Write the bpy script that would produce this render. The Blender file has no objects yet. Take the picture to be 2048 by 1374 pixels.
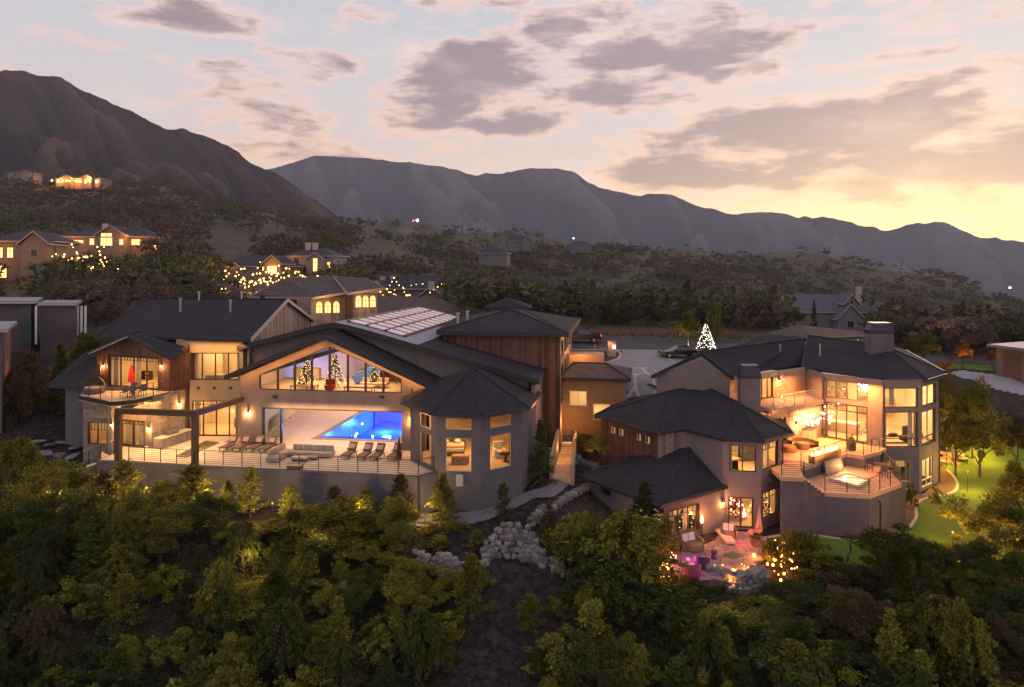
import bpy, bmesh, math, random
import numpy as np
from mathutils import Vector, noise
from mathutils.geometry import tessellate_polygon
R = math.radians
rng = random.Random(7)
sc = bpy.context.scene
col = sc.collection
# ------------------------------------------------------------ camera, world, sun, exposure
F, CX, HY, ZC = 1365.0, 1024.0, 540.0, 15.0       # focal length in photo pixels, horizon row, camera height over the terrace
cam = bpy.data.cameras.new('camera'); co = bpy.data.objects.new('camera', cam); col.objects.link(co)
co.location = (0, 0, ZC); co.rotation_euler = (R(90), 0, 0)
cam.lens = 36 * F / 2048; cam.sensor_width = 36; cam.shift_y = -(687 - HY) / 2048
cam.clip_start = 0.5; cam.clip_end = 30000
sc.camera = co
sc.view_settings.view_transform = 'Standard'; sc.view_settings.look = 'None'
sc.view_settings.exposure = 0.85; sc.view_settings.gamma = 1.0; sc.view_settings.use_curve_mapping = False
sc.cycles.max_bounces = 5; sc.cycles.diffuse_bounces = 2; sc.cycles.glossy_bounces = 2
sc.cycles.transmission_bounces = 3; sc.cycles.transparent_max_bounces = 10; sc.cycles.volume_bounces = 0
sc.cycles.sample_clamp_indirect = 3.0; sc.cycles.sample_clamp_direct = 0
sc.cycles.caustics_reflective = False; sc.cycles.caustics_refractive = False
try:
    sc.cycles.use_light_tree = True
except Exception: pass

SUN_AZ, SUN_EL = 32.0, 3.0                         # degrees to the right of the view axis, above the horizon
def make_world():
    w = bpy.data.worlds.new('World'); sc.world = w; w.use_nodes = True
    nt = w.node_tree; N = nt.nodes; L = nt.links; N.clear()
    out = N.new('ShaderNodeOutputWorld'); bg = N.new('ShaderNodeBackground'); L.new(bg.outputs[0], out.inputs[0])
    tc = N.new('ShaderNodeTexCoord')
    def math_(op, a, b=None, clamp=False):
        n = N.new('ShaderNodeMath'); n.operation = op; n.use_clamp = clamp
        for i, v in enumerate((a, b)):
            if v is None: continue
            if isinstance(v, (int, float)): n.inputs[i].default_value = v
            else: L.new(v, n.inputs[i])
        return n.outputs[0]
    def mrange(v, a, b, c=0.0, d=1.0, kind='SMOOTHSTEP'):
        n = N.new('ShaderNodeMapRange'); n.interpolation_type = kind; L.new(v, n.inputs[0])
        for i, x in zip((1, 2, 3, 4), (a, b, c, d)): n.inputs[i].default_value = x
        return n.outputs[0]
    def mixc(f, a, b, mode='MIX'):
        n = N.new('ShaderNodeMix'); n.data_type = 'RGBA'; n.blend_type = mode
        if isinstance(f, (int, float)): n.inputs[0].default_value = f
        else: L.new(f, n.inputs[0])
        for i, v in ((6, a), (7, b)):
            if isinstance(v, tuple): n.inputs[i].default_value = (*v, 1)
            else: L.new(v, n.inputs[i])
        return n.outputs[2]
    sep = N.new('ShaderNodeSeparateXYZ'); L.new(tc.outputs['Generated'], sep.inputs[0])
    x, y, z = sep.outputs
    az = math_('ARCTAN2', x, y); el = math_('ARCSINE', z)
    # sky gradient: peach at the horizon, pale lilac grey above, bluer away from the sunset
    up = mrange(el, 0.0, 0.42, kind='LINEAR')
    base = N.new('ShaderNodeValToRGB'); L.new(up, base.inputs[0])
    cr = base.color_ramp; cr.elements[0].position = 0; cr.elements[0].color = (0.82, 0.50, 0.29, 1)
    cr.elements[1].position = 1.0; cr.elements[1].color = (0.385, 0.385, 0.43, 1)
    for p, c in ((0.22, (0.72, 0.49, 0.36)), (0.45, (0.57, 0.46, 0.41)), (0.7, (0.46, 0.43, 0.43))):
        e = cr.elements.new(p); e.color = (*c, 1)
    azd = math_('ABSOLUTE', math_('SUBTRACT', az, R(SUN_AZ)))
    away = mrange(azd, 0.5, 2.4)
    sky = mixc(math_('MULTIPLY', away, 0.55), base.outputs[0], (0.42, 0.40, 0.50))
    g1 = mrange(azd, 0.0, 0.70, 1, 0); g2 = mrange(el, 0.02, 0.14, 1, 0)
    sky = mixc(math_('MULTIPLY', g1, g2), sky, (0.90, 0.55, 0.28))
    # clouds: broad banks placed by azimuth and elevation, broken up by noise
    comb = N.new('ShaderNodeCombineXYZ'); L.new(az, comb.inputs[0]); L.new(el, comb.inputs[1])
    banks = [(1335, 105, 330, 120, 1), (1180, 60, 240, 90, .6), (940, 165, 250, 150, 1), (1010, 235, 260, 80, .8), (850, 250, 200, 55, .7),
             (1650, 265, 520, 110, 1), (1500, 335, 480, 80, .95), (1900, 335, 330, 100, 1), (360, 25, 260, 55, .7),
             (560, 235, 200, 100, .55), (450, 165, 130, 55, .5), (650, 125, 140, 50, .45), (1860, 100, 150, 40, .5),
             (960, 8, 200, 35, .7), (1850, 210, 260, 80, .8), (560, 300, 320, 45, .5), (1990, 30, 200, 60, .5), (1250, 180, 260, 70, .7),
             (-500, 150, 500, 120, .8), (2700, 180, 500, 120, .8), (1150, -300, 700, 120, .8), (200, -350, 500, 100, .7)]
    tot = None
    for (bx, by, wx, wy, amp) in banks:
        a0 = math.atan((bx - CX) / F); e0 = math.atan((HY - by) / math.hypot(F, bx - CX))
        vm = N.new('ShaderNodeVectorMath'); vm.operation = 'SUBTRACT'; L.new(comb.outputs[0], vm.inputs[0]); vm.inputs[1].default_value = (a0, e0, 0)
        v2 = N.new('ShaderNodeVectorMath'); v2.operation = 'MULTIPLY'; L.new(vm.outputs[0], v2.inputs[0]); v2.inputs[1].default_value = (F / wx, F / wy, 0)
        ln = N.new('ShaderNodeVectorMath'); ln.operation = 'LENGTH'; L.new(v2.outputs[0], ln.inputs[0])
        b = mrange(ln.outputs['Value'], 0.0, 1.0, amp, 0)
        tot = b if tot is None else math_('MAXIMUM', tot, b)
    sc3 = N.new('ShaderNodeVectorMath'); sc3.operation = 'MULTIPLY'; L.new(comb.outputs[0], sc3.inputs[0]); sc3.inputs[1].default_value = (0.9, 2.9, 1)
    def nz(scale, detail, rough, off=0.0):
        n = N.new('ShaderNodeTexNoise'); n.noise_dimensions = '3D'
        ad = N.new('ShaderNodeVectorMath'); ad.operation = 'ADD'; L.new(sc3.outputs[0], ad.inputs[0]); ad.inputs[1].default_value = (off, off, off)
        L.new(ad.outputs[0], n.inputs['Vector']); n.inputs['Scale'].default_value = scale
        n.inputs['Detail'].default_value = detail; n.inputs['Roughness'].default_value = rough; n.inputs['Distortion'].default_value = 0.25
        return n.outputs[0]
    n1 = nz(8.0, 9, 0.62); n2 = nz(17.0, 6, 0.6, 3.3); n3 = nz(3.2, 5, 0.55, 8.1)
    dens = math_('ADD', math_('MULTIPLY', tot, 1.0), math_('MULTIPLY', math_('SUBTRACT', n1, 0.5), 2.5))
    dens = math_('ADD', dens, math_('MULTIPLY', math_('SUBTRACT', n2, 0.5), 0.8))
    thin = mrange(dens, 0.06, 0.36); core = mrange(dens, 0.26, 0.74)
    # lit edges are pink to orange, stronger low down; the cores are mauve grey
    low = mrange(el, 0.05, 0.30, 1, 0)
    edge = mixc(low, (0.66, 0.46, 0.39), (0.95, 0.50, 0.25))
    corec = mixc(low, (0.15, 0.105, 0.125), (0.22, 0.12, 0.105))
    corec = mixc(math_('MULTIPLY', n3, 0.25), corec, (0.55, 0.34, 0.28))
    s2 = mixc(math_('MULTIPLY', thin, 0.8), sky, edge); s3 = mixc(math_('MULTIPLY', core, 0.92), s2, corec)
    wisp = mrange(nz(5.0, 7, 0.65, 21.0), 0.50, 0.74)
    s3 = mixc(math_('MULTIPLY', wisp, 0.35), s3, (0.80, 0.58, 0.48))
    # ground half of the sky: dim
    below = mrange(el, -0.02, 0.0, 1, 0)
    s3 = mixc(below, s3, (0.16, 0.13, 0.14))
    ni = N.new('ShaderNodeTexSky'); ni.sky_type = 'NISHITA'; ni.sun_disc = False
    ni.sun_elevation = R(SUN_EL); ni.sun_rotation = R(SUN_AZ); ni.altitude = 1900; ni.dust_density = 2
    L.new(tc.outputs['Generated'], ni.inputs[0])
    nis = N.new('ShaderNodeVectorMath'); nis.operation = 'SCALE'; L.new(ni.outputs[0], nis.inputs[0]); nis.inputs['Scale'].default_value = 0.30
    s3n = N.new('ShaderNodeVectorMath'); s3n.operation = 'SCALE'; L.new(s3, s3n.inputs[0]); s3n.inputs['Scale'].default_value = 8.0
    ad = N.new('ShaderNodeVectorMath'); ad.operation = 'ADD'; L.new(nis.outputs[0], ad.inputs[0]); L.new(s3n.outputs[0], ad.inputs[1])
    L.new(ad.outputs[0], bg.inputs[0]); bg.inputs[1].default_value = 0.1
make_world()
sl = bpy.data.lights.new('sun', 'SUN'); sl.energy = 0.9; sl.angle = R(12); sl.color = (1.0, 0.62, 0.42)
so = bpy.data.objects.new('sun', sl); col.objects.link(so)
_a, _e = R(SUN_AZ), R(SUN_EL + 5)
so.rotation_euler = Vector((-math.sin(_a) * math.cos(_e), -math.cos(_a) * math.cos(_e), -math.sin(_e))).to_track_quat('-Z', 'Y').to_euler()

# ------------------------------------------------------------ picture geometry -> world points
def P(px, py, Y): return Vector(((px - CX) * Y / F, Y, ZC - (py - HY) * Y / F))        # at depth Y
def E(px, py, z):                                                                       # on the level z
    Y = (ZC - z) * F / (py - HY); return Vector(((px - CX) * Y / F, Y, z))
def XY(px, py, z): v = E(px, py, z); return (v.x, v.y)

# ------------------------------------------------------------ materials
MAT = {}
def mat(name, c, rough=0.8, c2=None, nscale=4.0, bump=0.0, bscale=None, metal=0.0, spec=0.3, emit=None, estr=0.0, kind=None, objrand=0.0):
    if name in MAT: return MAT[name]
    m = bpy.data.materials.new(name); MAT[name] = m; m.use_nodes = True
    nt = m.node_tree; N = nt.nodes; L = nt.links
    b = N['Principled BSDF']; b.inputs['Roughness'].default_value = rough; b.inputs['Metallic'].default_value = metal
    b.inputs['Specular IOR Level'].default_value = spec; b.inputs['Base Color'].default_value = (*c, 1)
    geo = N.new('ShaderNodeNewGeometry')
    last = None
    if c2:
        nz = N.new('ShaderNodeTexNoise'); nz.inputs['Scale'].default_value = nscale; nz.inputs['Detail'].default_value = 6; nz.inputs['Roughness'].default_value = 0.65
        L.new(geo.outputs['Position'], nz.inputs['Vector'])
        mr = N.new('ShaderNodeMapRange'); L.new(nz.outputs[0], mr.inputs[0]); mr.inputs[1].default_value = 0.3; mr.inputs[2].default_value = 0.7
        mx = N.new('ShaderNodeMix'); mx.data_type = 'RGBA'; L.new(mr.outputs[0], mx.inputs[0])
        mx.inputs[6].default_value = (*c, 1); mx.inputs[7].default_value = (*c2, 1)
        last = mx.outputs[2]
    if kind == 'streak':
        mp = N.new('ShaderNodeVectorMath'); mp.operation = 'MULTIPLY'; L.new(geo.outputs['Position'], mp.inputs[0]); mp.inputs[1].default_value = (.8, .8, .22)
        n3 = N.new('ShaderNodeTexNoise'); n3.inputs['Scale'].default_value = 1.5; n3.inputs['Detail'].default_value = 7; n3.inputs['Roughness'].default_value = .7; L.new(mp.outputs[0], n3.inputs['Vector'])
        m4 = N.new('ShaderNodeMapRange'); L.new(n3.outputs[0], m4.inputs[0]); m4.inputs[1].default_value = .3; m4.inputs[2].default_value = .7; m4.inputs[3].default_value = .90; m4.inputs[4].default_value = 1.05
        v4 = N.new('ShaderNodeVectorMath'); v4.operation = 'SCALE'; L.new(last, v4.inputs[0]); L.new(m4.outputs[0], v4.inputs['Scale']); last = v4.outputs[0]
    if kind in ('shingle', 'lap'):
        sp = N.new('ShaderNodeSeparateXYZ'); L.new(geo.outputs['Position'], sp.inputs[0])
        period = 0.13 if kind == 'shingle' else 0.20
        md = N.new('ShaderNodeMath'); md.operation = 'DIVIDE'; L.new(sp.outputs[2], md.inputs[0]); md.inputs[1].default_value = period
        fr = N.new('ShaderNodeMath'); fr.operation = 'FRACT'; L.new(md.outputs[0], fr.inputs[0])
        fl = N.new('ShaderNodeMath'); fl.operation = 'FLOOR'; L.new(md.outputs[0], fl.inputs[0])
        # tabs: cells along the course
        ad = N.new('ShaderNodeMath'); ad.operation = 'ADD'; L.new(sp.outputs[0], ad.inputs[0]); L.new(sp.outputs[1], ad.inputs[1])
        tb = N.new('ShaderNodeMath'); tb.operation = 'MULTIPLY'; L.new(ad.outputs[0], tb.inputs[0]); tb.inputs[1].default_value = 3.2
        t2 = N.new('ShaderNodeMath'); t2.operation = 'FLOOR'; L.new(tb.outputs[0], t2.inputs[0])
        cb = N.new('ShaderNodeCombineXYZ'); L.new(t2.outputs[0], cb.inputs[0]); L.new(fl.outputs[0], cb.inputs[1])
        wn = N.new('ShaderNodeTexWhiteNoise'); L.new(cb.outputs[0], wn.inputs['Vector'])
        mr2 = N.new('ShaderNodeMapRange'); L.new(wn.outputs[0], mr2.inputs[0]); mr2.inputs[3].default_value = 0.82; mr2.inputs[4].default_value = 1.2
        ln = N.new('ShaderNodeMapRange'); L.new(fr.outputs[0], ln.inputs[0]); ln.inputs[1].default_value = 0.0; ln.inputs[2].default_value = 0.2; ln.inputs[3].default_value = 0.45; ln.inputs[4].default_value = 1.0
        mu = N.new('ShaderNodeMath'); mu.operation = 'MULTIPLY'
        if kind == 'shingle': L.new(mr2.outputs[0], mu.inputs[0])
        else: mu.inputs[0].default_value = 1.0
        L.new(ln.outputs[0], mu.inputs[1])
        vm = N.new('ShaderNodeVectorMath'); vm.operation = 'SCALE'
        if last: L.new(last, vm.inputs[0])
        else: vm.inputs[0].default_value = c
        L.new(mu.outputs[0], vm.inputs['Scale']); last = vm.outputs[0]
    if objrand:
        oi = N.new('ShaderNodeObjectInfo'); mr3 = N.new('ShaderNodeMapRange'); L.new(oi.outputs['Random'], mr3.inputs[0])
        mr3.inputs[3].default_value = 1 - objrand; mr3.inputs[4].default_value = 1 + objrand
        vm = N.new('ShaderNodeVectorMath'); vm.operation = 'SCALE'
        if last: L.new(last, vm.inputs[0])
        else: vm.inputs[0].default_value = c
        L.new(mr3.outputs[0], vm.inputs['Scale']); last = vm.outputs[0]
    if last: L.new(last, b.inputs['Base Color'])
    if bump:
        n2 = N.new('ShaderNodeTexNoise'); n2.inputs['Scale'].default_value = bscale or nscale * 4; n2.inputs['Detail'].default_value = 5
        L.new(geo.outputs['Position'], n2.inputs['Vector'])
        bp = N.new('ShaderNodeBump'); bp.inputs['Strength'].default_value = bump; bp.inputs['Distance'].default_value = 0.05
        L.new(n2.outputs[0], bp.inputs['Height']); L.new(bp.outputs[0], b.inputs['Normal'])
    if emit: b.inputs['Emission Color'].default_value = (*emit, 1); b.inputs['Emission Strength'].default_value = estr
    return m
def emis(name, c, s):
    if name in MAT: return MAT[name]
    m = bpy.data.materials.new(name); MAT[name] = m; m.use_nodes = True; nt = m.node_tree; nt.nodes.clear()
    e = nt.nodes.new('ShaderNodeEmission'); e.inputs[0].default_value = (*c, 1); e.inputs[1].default_value = s
    o = nt.nodes.new('ShaderNodeOutputMaterial'); nt.links.new(e.outputs[0], o.inputs[0]); return m
def glassmat(name, tint=(1, 1, 1), refl=0.6):
    if name in MAT: return MAT[name]
    m = bpy.data.materials.new(name); MAT[name] = m; m.use_nodes = True; nt = m.node_tree; N = nt.nodes; L = nt.links; N.clear()
    t = N.new('ShaderNodeBsdfTransparent'); t.inputs[0].default_value = (*tint, 1)
    g = N.new('ShaderNodeBsdfGlossy'); g.inputs['Roughness'].default_value = 0.03
    fr = N.new('ShaderNodeFresnel'); fr.inputs[0].default_value = 1.45
    mu = N.new('ShaderNodeMath'); mu.operation = 'MULTIPLY'; L.new(fr.outputs[0], mu.inputs[0]); mu.inputs[1].default_value = refl
    mx = N.new('ShaderNodeMixShader'); L.new(mu.outputs[0], mx.inputs[0]); L.new(t.outputs[0], mx.inputs[1]); L.new(g.outputs[0], mx.inputs[2])
    o = N.new('ShaderNodeOutputMaterial'); L.new(mx.outputs[0], o.inputs[0]); return m
def leafmat(name, c1, c2, objrand=0.3, trans=0.35, dead=None):
    if name in MAT: return MAT[name]
    m = bpy.data.materials.new(name); MAT[name] = m; m.use_nodes = True; nt = m.node_tree; N = nt.nodes; L = nt.links; N.clear()
    geo = N.new('ShaderNodeNewGeometry'); oi = N.new('ShaderNodeObjectInfo')
    nz = N.new('ShaderNodeTexNoise'); nz.inputs['Scale'].default_value = 0.9; nz.inputs['Detail'].default_value = 3; L.new(geo.outputs['Position'], nz.inputs['Vector'])
    ad = N.new('ShaderNodeMath'); ad.operation = 'ADD'; L.new(nz.outputs[0], ad.inputs[0]); L.new(geo.outputs['Random Per Island'], ad.inputs[1])
    mr = N.new('ShaderNodeMapRange'); L.new(ad.outputs[0], mr.inputs[0]); mr.inputs[1].default_value = 0.45; mr.inputs[2].default_value = 1.55
    mx = N.new('ShaderNodeMix'); mx.data_type = 'RGBA'; L.new(mr.outputs[0], mx.inputs[0]); mx.inputs[6].default_value = (*c1, 1); mx.inputs[7].default_value = (*c2, 1)
    mr3 = N.new('ShaderNodeMapRange'); L.new(oi.outputs['Random'], mr3.inputs[0]); mr3.inputs[3].default_value = 1 - objrand; mr3.inputs[4].default_value = 1 + objrand
    vm = N.new('ShaderNodeVectorMath'); vm.operation = 'SCALE'; L.new(mx.outputs[2], vm.inputs[0]); L.new(mr3.outputs[0], vm.inputs['Scale'])
    outc = vm.outputs[0]
    if dead:
        wn = N.new('ShaderNodeTexWhiteNoise'); wn.noise_dimensions = '1D'; L.new(oi.outputs['Random'], wn.inputs['W'])
        st = N.new('ShaderNodeMapRange'); L.new(wn.outputs[0], st.inputs[0]); st.inputs[1].default_value = 0.25; st.inputs[2].default_value = 0.75
        m2 = N.new('ShaderNodeMix'); m2.data_type = 'RGBA'; L.new(st.outputs[0], m2.inputs[0]); L.new(outc, m2.inputs[6]); m2.inputs[7].default_value = (*dead, 1)
        outc = m2.outputs[2]
    d = N.new('ShaderNodeBsdfDiffuse'); t = N.new('ShaderNodeBsdfTranslucent'); L.new(outc, d.inputs[0]); L.new(outc, t.inputs[0])
    ms = N.new('ShaderNodeMixShader'); ms.inputs[0].default_value = trans; L.new(d.outputs[0], ms.inputs[1]); L.new(t.outputs[0], ms.inputs[2])
    o = N.new('ShaderNodeOutputMaterial'); L.new(ms.outputs[0], o.inputs[0]); return m

ROOF = mat('roof_shingle', (0.029, 0.025, 0.031), 0.9, (0.037, 0.032, 0.039), 0.6, 0.2, 30, kind='shingle', spec=0.15)
ROOFB = mat('roof_brown_shingle', (0.075, 0.058, 0.055), 0.9, (0.12, 0.09, 0.08), 1.5, 0.3, 30, kind='shingle', spec=0.15)
MEMB = mat('grey_roof_membrane', (0.20, 0.20, 0.24), 0.6, (0.26, 0.26, 0.30), 0.8, 0.1, 10)
FASC = mat('dark_fascia_metal', (0.028, 0.023, 0.027), 0.45, spec=0.4)
FASCL = mat('pale_fascia_trim', (0.30, 0.26, 0.24), 0.6)
STUC = mat('stucco', (0.19, 0.15, 0.145), 0.92, (0.23, 0.185, 0.175), 0.9, 0.25, 25, spec=0.1, kind='streak')
STUCG = mat('grey_stucco', (0.125, 0.108, 0.125), 0.92, (0.16, 0.14, 0.158), 0.9, 0.25, 25, spec=0.1, kind='streak')
STUCW = mat('warm_stucco', (0.34, 0.25, 0.17), 0.92, (0.38, 0.28, 0.19), 0.9, 0.25, 25, spec=0.1, kind='streak')
CONC = mat('concrete_wall', (0.085, 0.077, 0.102), 0.9, (0.125, 0.112, 0.138), 0.7, 0.2, 12, spec=0.15, kind='streak')
WOOD = mat('cedar_siding', (0.10, 0.045, 0.03), 0.75, (0.17, 0.08, 0.05), 3.0, 0.3, 30, objrand=0.35)
WOODG = mat('weathered_boards', (0.20, 0.145, 0.11), 0.85, (0.30, 0.23, 0.18), 3.0, 0.3, 30, objrand=0.35)
WOODL = mat('lap_siding', (0.22, 0.12, 0.06), 0.8, (0.28, 0.16, 0.09), 2.0, 0.2, 20, kind='lap')
DKWOOD = mat('dark_stained_beam', (0.05, 0.026, 0.02), 0.6, (0.08, 0.04, 0.03), 3.0)
STONE = mat('ledge_stone', (0.20, 0.155, 0.125), 0.9, (0.31, 0.25, 0.20), 2.5, 0.5, 14, objrand=0.3)
FRAME = mat('bronze_window_frame', (0.045, 0.028, 0.020), 0.45, spec=0.4)
FRAMEW = mat('pale_window_frame', (0.55, 0.48, 0.38), 0.5)
IRON = mat('black_iron', (0.018, 0.015, 0.015), 0.4, spec=0.5)
STEEL = mat('galvanised_steel', (0.35, 0.35, 0.37), 0.35, metal=0.8)
TERR = mat('pale_terrace_paving', (0.50, 0.42, 0.34), 0.7, (0.58, 0.50, 0.41), 0.8, 0.1, 20)
DECK = mat('deck_planks', (0.42, 0.26, 0.17), 0.7, (0.52, 0.33, 0.22), 2.0, 0.2, 20, objrand=0.12)
INW = mat('cream_plaster', (0.72, 0.60, 0.44), 0.9, (0.76, 0.64, 0.48), 1.0)
INF = mat('oak_floor', (0.55, 0.40, 0.25), 0.5, (0.62, 0.47, 0.30), 2.5)
DRIVE = mat('driveway_concrete', (0.22, 0.20, 0.21), 0.85, (0.27, 0.25, 0.26), 0.5, 0.1, 8)
ROADM = mat('asphalt', (0.055, 0.050, 0.055), 0.9, (0.075, 0.068, 0.07), 0.8, 0.1, 20)
GLASS = glassmat('window_glass'); CURT = mat('linen_curtain', (0.62, 0.52, 0.38), 0.9, (0.68, 0.58, 0.44), 6)
SOIL = mat('dark_mulch', (0.035, 0.026, 0.027), 0.95, (0.075, 0.055, 0.05), 3.0, 0.8, 18, spec=0.1)
CLOTH = mat('taupe_cushion', (0.36, 0.31, 0.26), 0.9, (0.42, 0.36, 0.30), 8)
WHITEC = mat('white_cloth', (0.75, 0.72, 0.66), 0.9)
WICK = mat('brown_wicker', (0.13, 0.085, 0.06), 0.8, (0.20, 0.13, 0.09), 20, 0.4, 60)
RED = mat('red_cloth', (0.35, 0.012, 0.015), 0.85)
PATW = mat('patterned_pillow', (0.35, 0.12, 0.07), 0.9, (0.6, 0.5, 0.4), 14)
LAMPW = emis('warm_lamp', (1.0, 0.62, 0.26), 25); BULB = emis('fairy_bulb', (1.0, 0.42, 0.09), 9); BULBW = emis('white_fairy_bulb', (1.0, 0.86, 0.66), 5)
BULBS = emis('soft_fairy_bulb', (1.0, 0.60, 0.22), 2.6)

# ------------------------------------------------------------ mesh helpers
LMULT, PMULT = 1.05, 2.2
class MB:
    def __init__(s): s.v = []; s.f = []; s.m = []
    def add(s, vs, fs, m=0):
        o = len(s.v); s.v += [tuple(v) for v in vs]; s.f += [tuple(i + o for i in f) for f in fs]; s.m += [m] * len(fs); return s
    def boxf(s, o, a, b, c, m=0):
        o = Vector(o); a = Vector(a); b = Vector(b); c = Vector(c)
        if a.cross(b).dot(c) < 0: a, b = b, a
        vs = [o, o + a, o + a + b, o + b, o + c, o + a + c, o + a + b + c, o + b + c]
        return s.add(vs, [(0, 3, 2, 1), (4, 5, 6, 7), (0, 1, 5, 4), (1, 2, 6, 5), (2, 3, 7, 6), (3, 0, 4, 7)], m)
    def box(s, c, size, rz=0.0, m=0):
        ca, sa = math.cos(rz), math.sin(rz); ex = Vector((ca, sa, 0)) * size[0]; ey = Vector((-sa, ca, 0)) * size[1]; ez = Vector((0, 0, size[2]))
        return s.boxf(Vector(c) - ex / 2 - ey / 2 - ez / 2, ex, ey, ez, m)
    def bar(s, p, q, w, h=None, m=0):
        p = Vector(p); q = Vector(q); h = h or w; d = (q - p)
        if d.length < 1e-6: return s
        up = Vector((0, 0, 1)) if abs(d.normalized().z) < 0.95 else Vector((0, 1, 0))
        a = d.cross(up).normalized() * w; b = a.cross(d).normalized() * h
        return s.boxf(p - a / 2 - b / 2, a, b, d, m)
    def tube(s, pts, r, n=6, m=0, cap=True):
        pts = [Vector(p) for p in pts]; rs = r if isinstance(r, (list, tuple)) else [r] * len(pts); vs = []
        for i, p in enumerate(pts):
            d = (pts[min(i + 1, len(pts) - 1)] - pts[max(i - 1, 0)]).normalized()
            up = Vector((0, 0, 1)) if abs(d.z) < 0.9 else Vector((1, 0, 0)); a = d.cross(up).normalized(); b = d.cross(a).normalized()
            for k in range(n): t = 2 * math.pi * k / n; vs.append(p + (a * math.cos(t) + b * math.sin(t)) * rs[i])
        fs = [(i * n + k, i * n + (k + 1) % n, (i + 1) * n + (k + 1) % n, (i + 1) * n + k) for i in range(len(pts) - 1) for k in range(n)]
        if cap: fs += [tuple(range(n))[::-1], tuple((len(pts) - 1) * n + k for k in range(n))]
        return s.add(vs, fs, m)
    def lathe(s, c, prof, n=12, m=0, sx=1, sy=1, rz=0):
        c = Vector(c); vs = []
        for r, z in prof:
            for k in range(n):
                t = 2 * math.pi * k / n + rz; vs.append(c + Vector((math.cos(t) * r * sx, math.sin(t) * r * sy, z)))
        fs = [(i * n + k, i * n + (k + 1) % n, (i + 1) * n + (k + 1) % n, (i + 1) * n + k) for i in range(len(prof) - 1) for k in range(n)]
        fs += [tuple(range(n))[::-1], tuple((len(prof) - 1) * n + k for k in range(n))]
        return s.add(vs, fs, m)
    def ball(s, c, r, n=8, m=0, sx=1, sy=1, sz=1):
        return s.lathe(c, [(max(1e-3, r * math.sin(math.pi * i / (n // 2 + 2))), -r * sz * math.cos(math.pi * i / (n // 2 + 2))) for i in range(n // 2 + 3)], n, m, sx, sy)
    def prism(s, poly, z0, z1, m=0):                       # poly: list of (x, y)
        if sum((poly[i][0] * poly[(i + 1) % len(poly)][1] - poly[(i + 1) % len(poly)][0] * poly[i][1]) for i in range(len(poly))) < 0: poly = poly[::-1]
        n = len(poly); zt = z1 if callable(z1) else (lambda x, y: z1); zb = z0 if callable(z0) else (lambda x, y: z0)
        vs = [(x, y, zb(x, y)) for x, y in poly] + [(x, y, zt(x, y)) for x, y in poly]
        tr = tessellate_polygon([[Vector((x, y, 0)) for x, y in poly]])
        fs = []
        for t in tr:
            a, b, c = [Vector((*poly[i], 0)) for i in t]
            t = tuple(t) if (b - a).cross(c - a).z > 0 else tuple(t)[::-1]
            fs += [tuple(i + n for i in t), t[::-1]]
        fs += [(i, (i + 1) % n, (i + 1) % n + n, i + n) for i in range(n)]
        return s.add(vs, fs, m)
    def build(s, name, mats, parent=None, smooth=False):
        me = bpy.data.meshes.new(name); me.from_pydata(s.v, [], s.f)
        mats = mats if isinstance(mats, (list, tuple)) else [mats]
        for m in mats: me.materials.append(m)
        if len(mats) > 1: me.polygons.foreach_set('material_index', s.m)
        if smooth: me.polygons.foreach_set('use_smooth', [True] * len(me.polygons))
        me.update()
        o = bpy.data.objects.new(name, me); col.objects.link(o)
        if parent is not None: attach(o, parent)
        return o
def attach(o, parent):
    o.parent = parent
    o.matrix_parent_inverse = parent_world(parent).inverted()
def parent_world(p):
    return (parent_world(p.parent) @ p.matrix_parent_inverse @ p.matrix_basis) if p.parent else p.matrix_basis.copy()
def tag(o, label=None, cat=None, group=None, kind=None):
    if label: o['label'] = label
    if cat: o['category'] = cat
    if group: o['group'] = group
    if kind: o['kind'] = kind
    return o
def empty(name, loc, label, cat, group=None, rz=0.0):
    o = bpy.data.objects.new(name, None); col.objects.link(o); o.location = loc; o.rotation_euler = (0, 0, rz); return tag(o, label, cat, group)
def copy_tree(o, parent=None):
    c = o.copy(); col.objects.link(c)
    if parent is not None: c.parent = parent
    for ch in KIDS.get(o.name, []): copy_tree(ch, c)
    return c
KIDS = {}
def remember(root):
    for o in list(col.objects):
        if o.parent: KIDS.setdefault(o.parent.name, []).append(o) if o not in KIDS.get(o.parent.name, []) else None
def lamp(name, loc, power, color=(1.0, 0.62, 0.30), radius=0.08, kind='POINT', size=None, rot=None, spot=None, parent=None, warm=True):
    l = bpy.data.lights.new(name, kind); l.energy = power * (LMULT if kind == 'AREA' else PMULT); l.color = (color[0], color[1] * .84, color[2] * .58) if warm else color
    if kind in ('POINT', 'SPOT'): l.shadow_soft_size = radius
    if kind == 'AREA':
        l.shape = 'RECTANGLE'; l.size, l.size_y = size
    if kind == 'SPOT': l.spot_size = R(spot or 100); l.spot_blend = 0.8
    o = bpy.data.objects.new(name, l); col.objects.link(o); o.location = loc
    if rot is not None: o.rotation_euler = rot
    if parent is not None: attach(o, parent)
    return o

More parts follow.
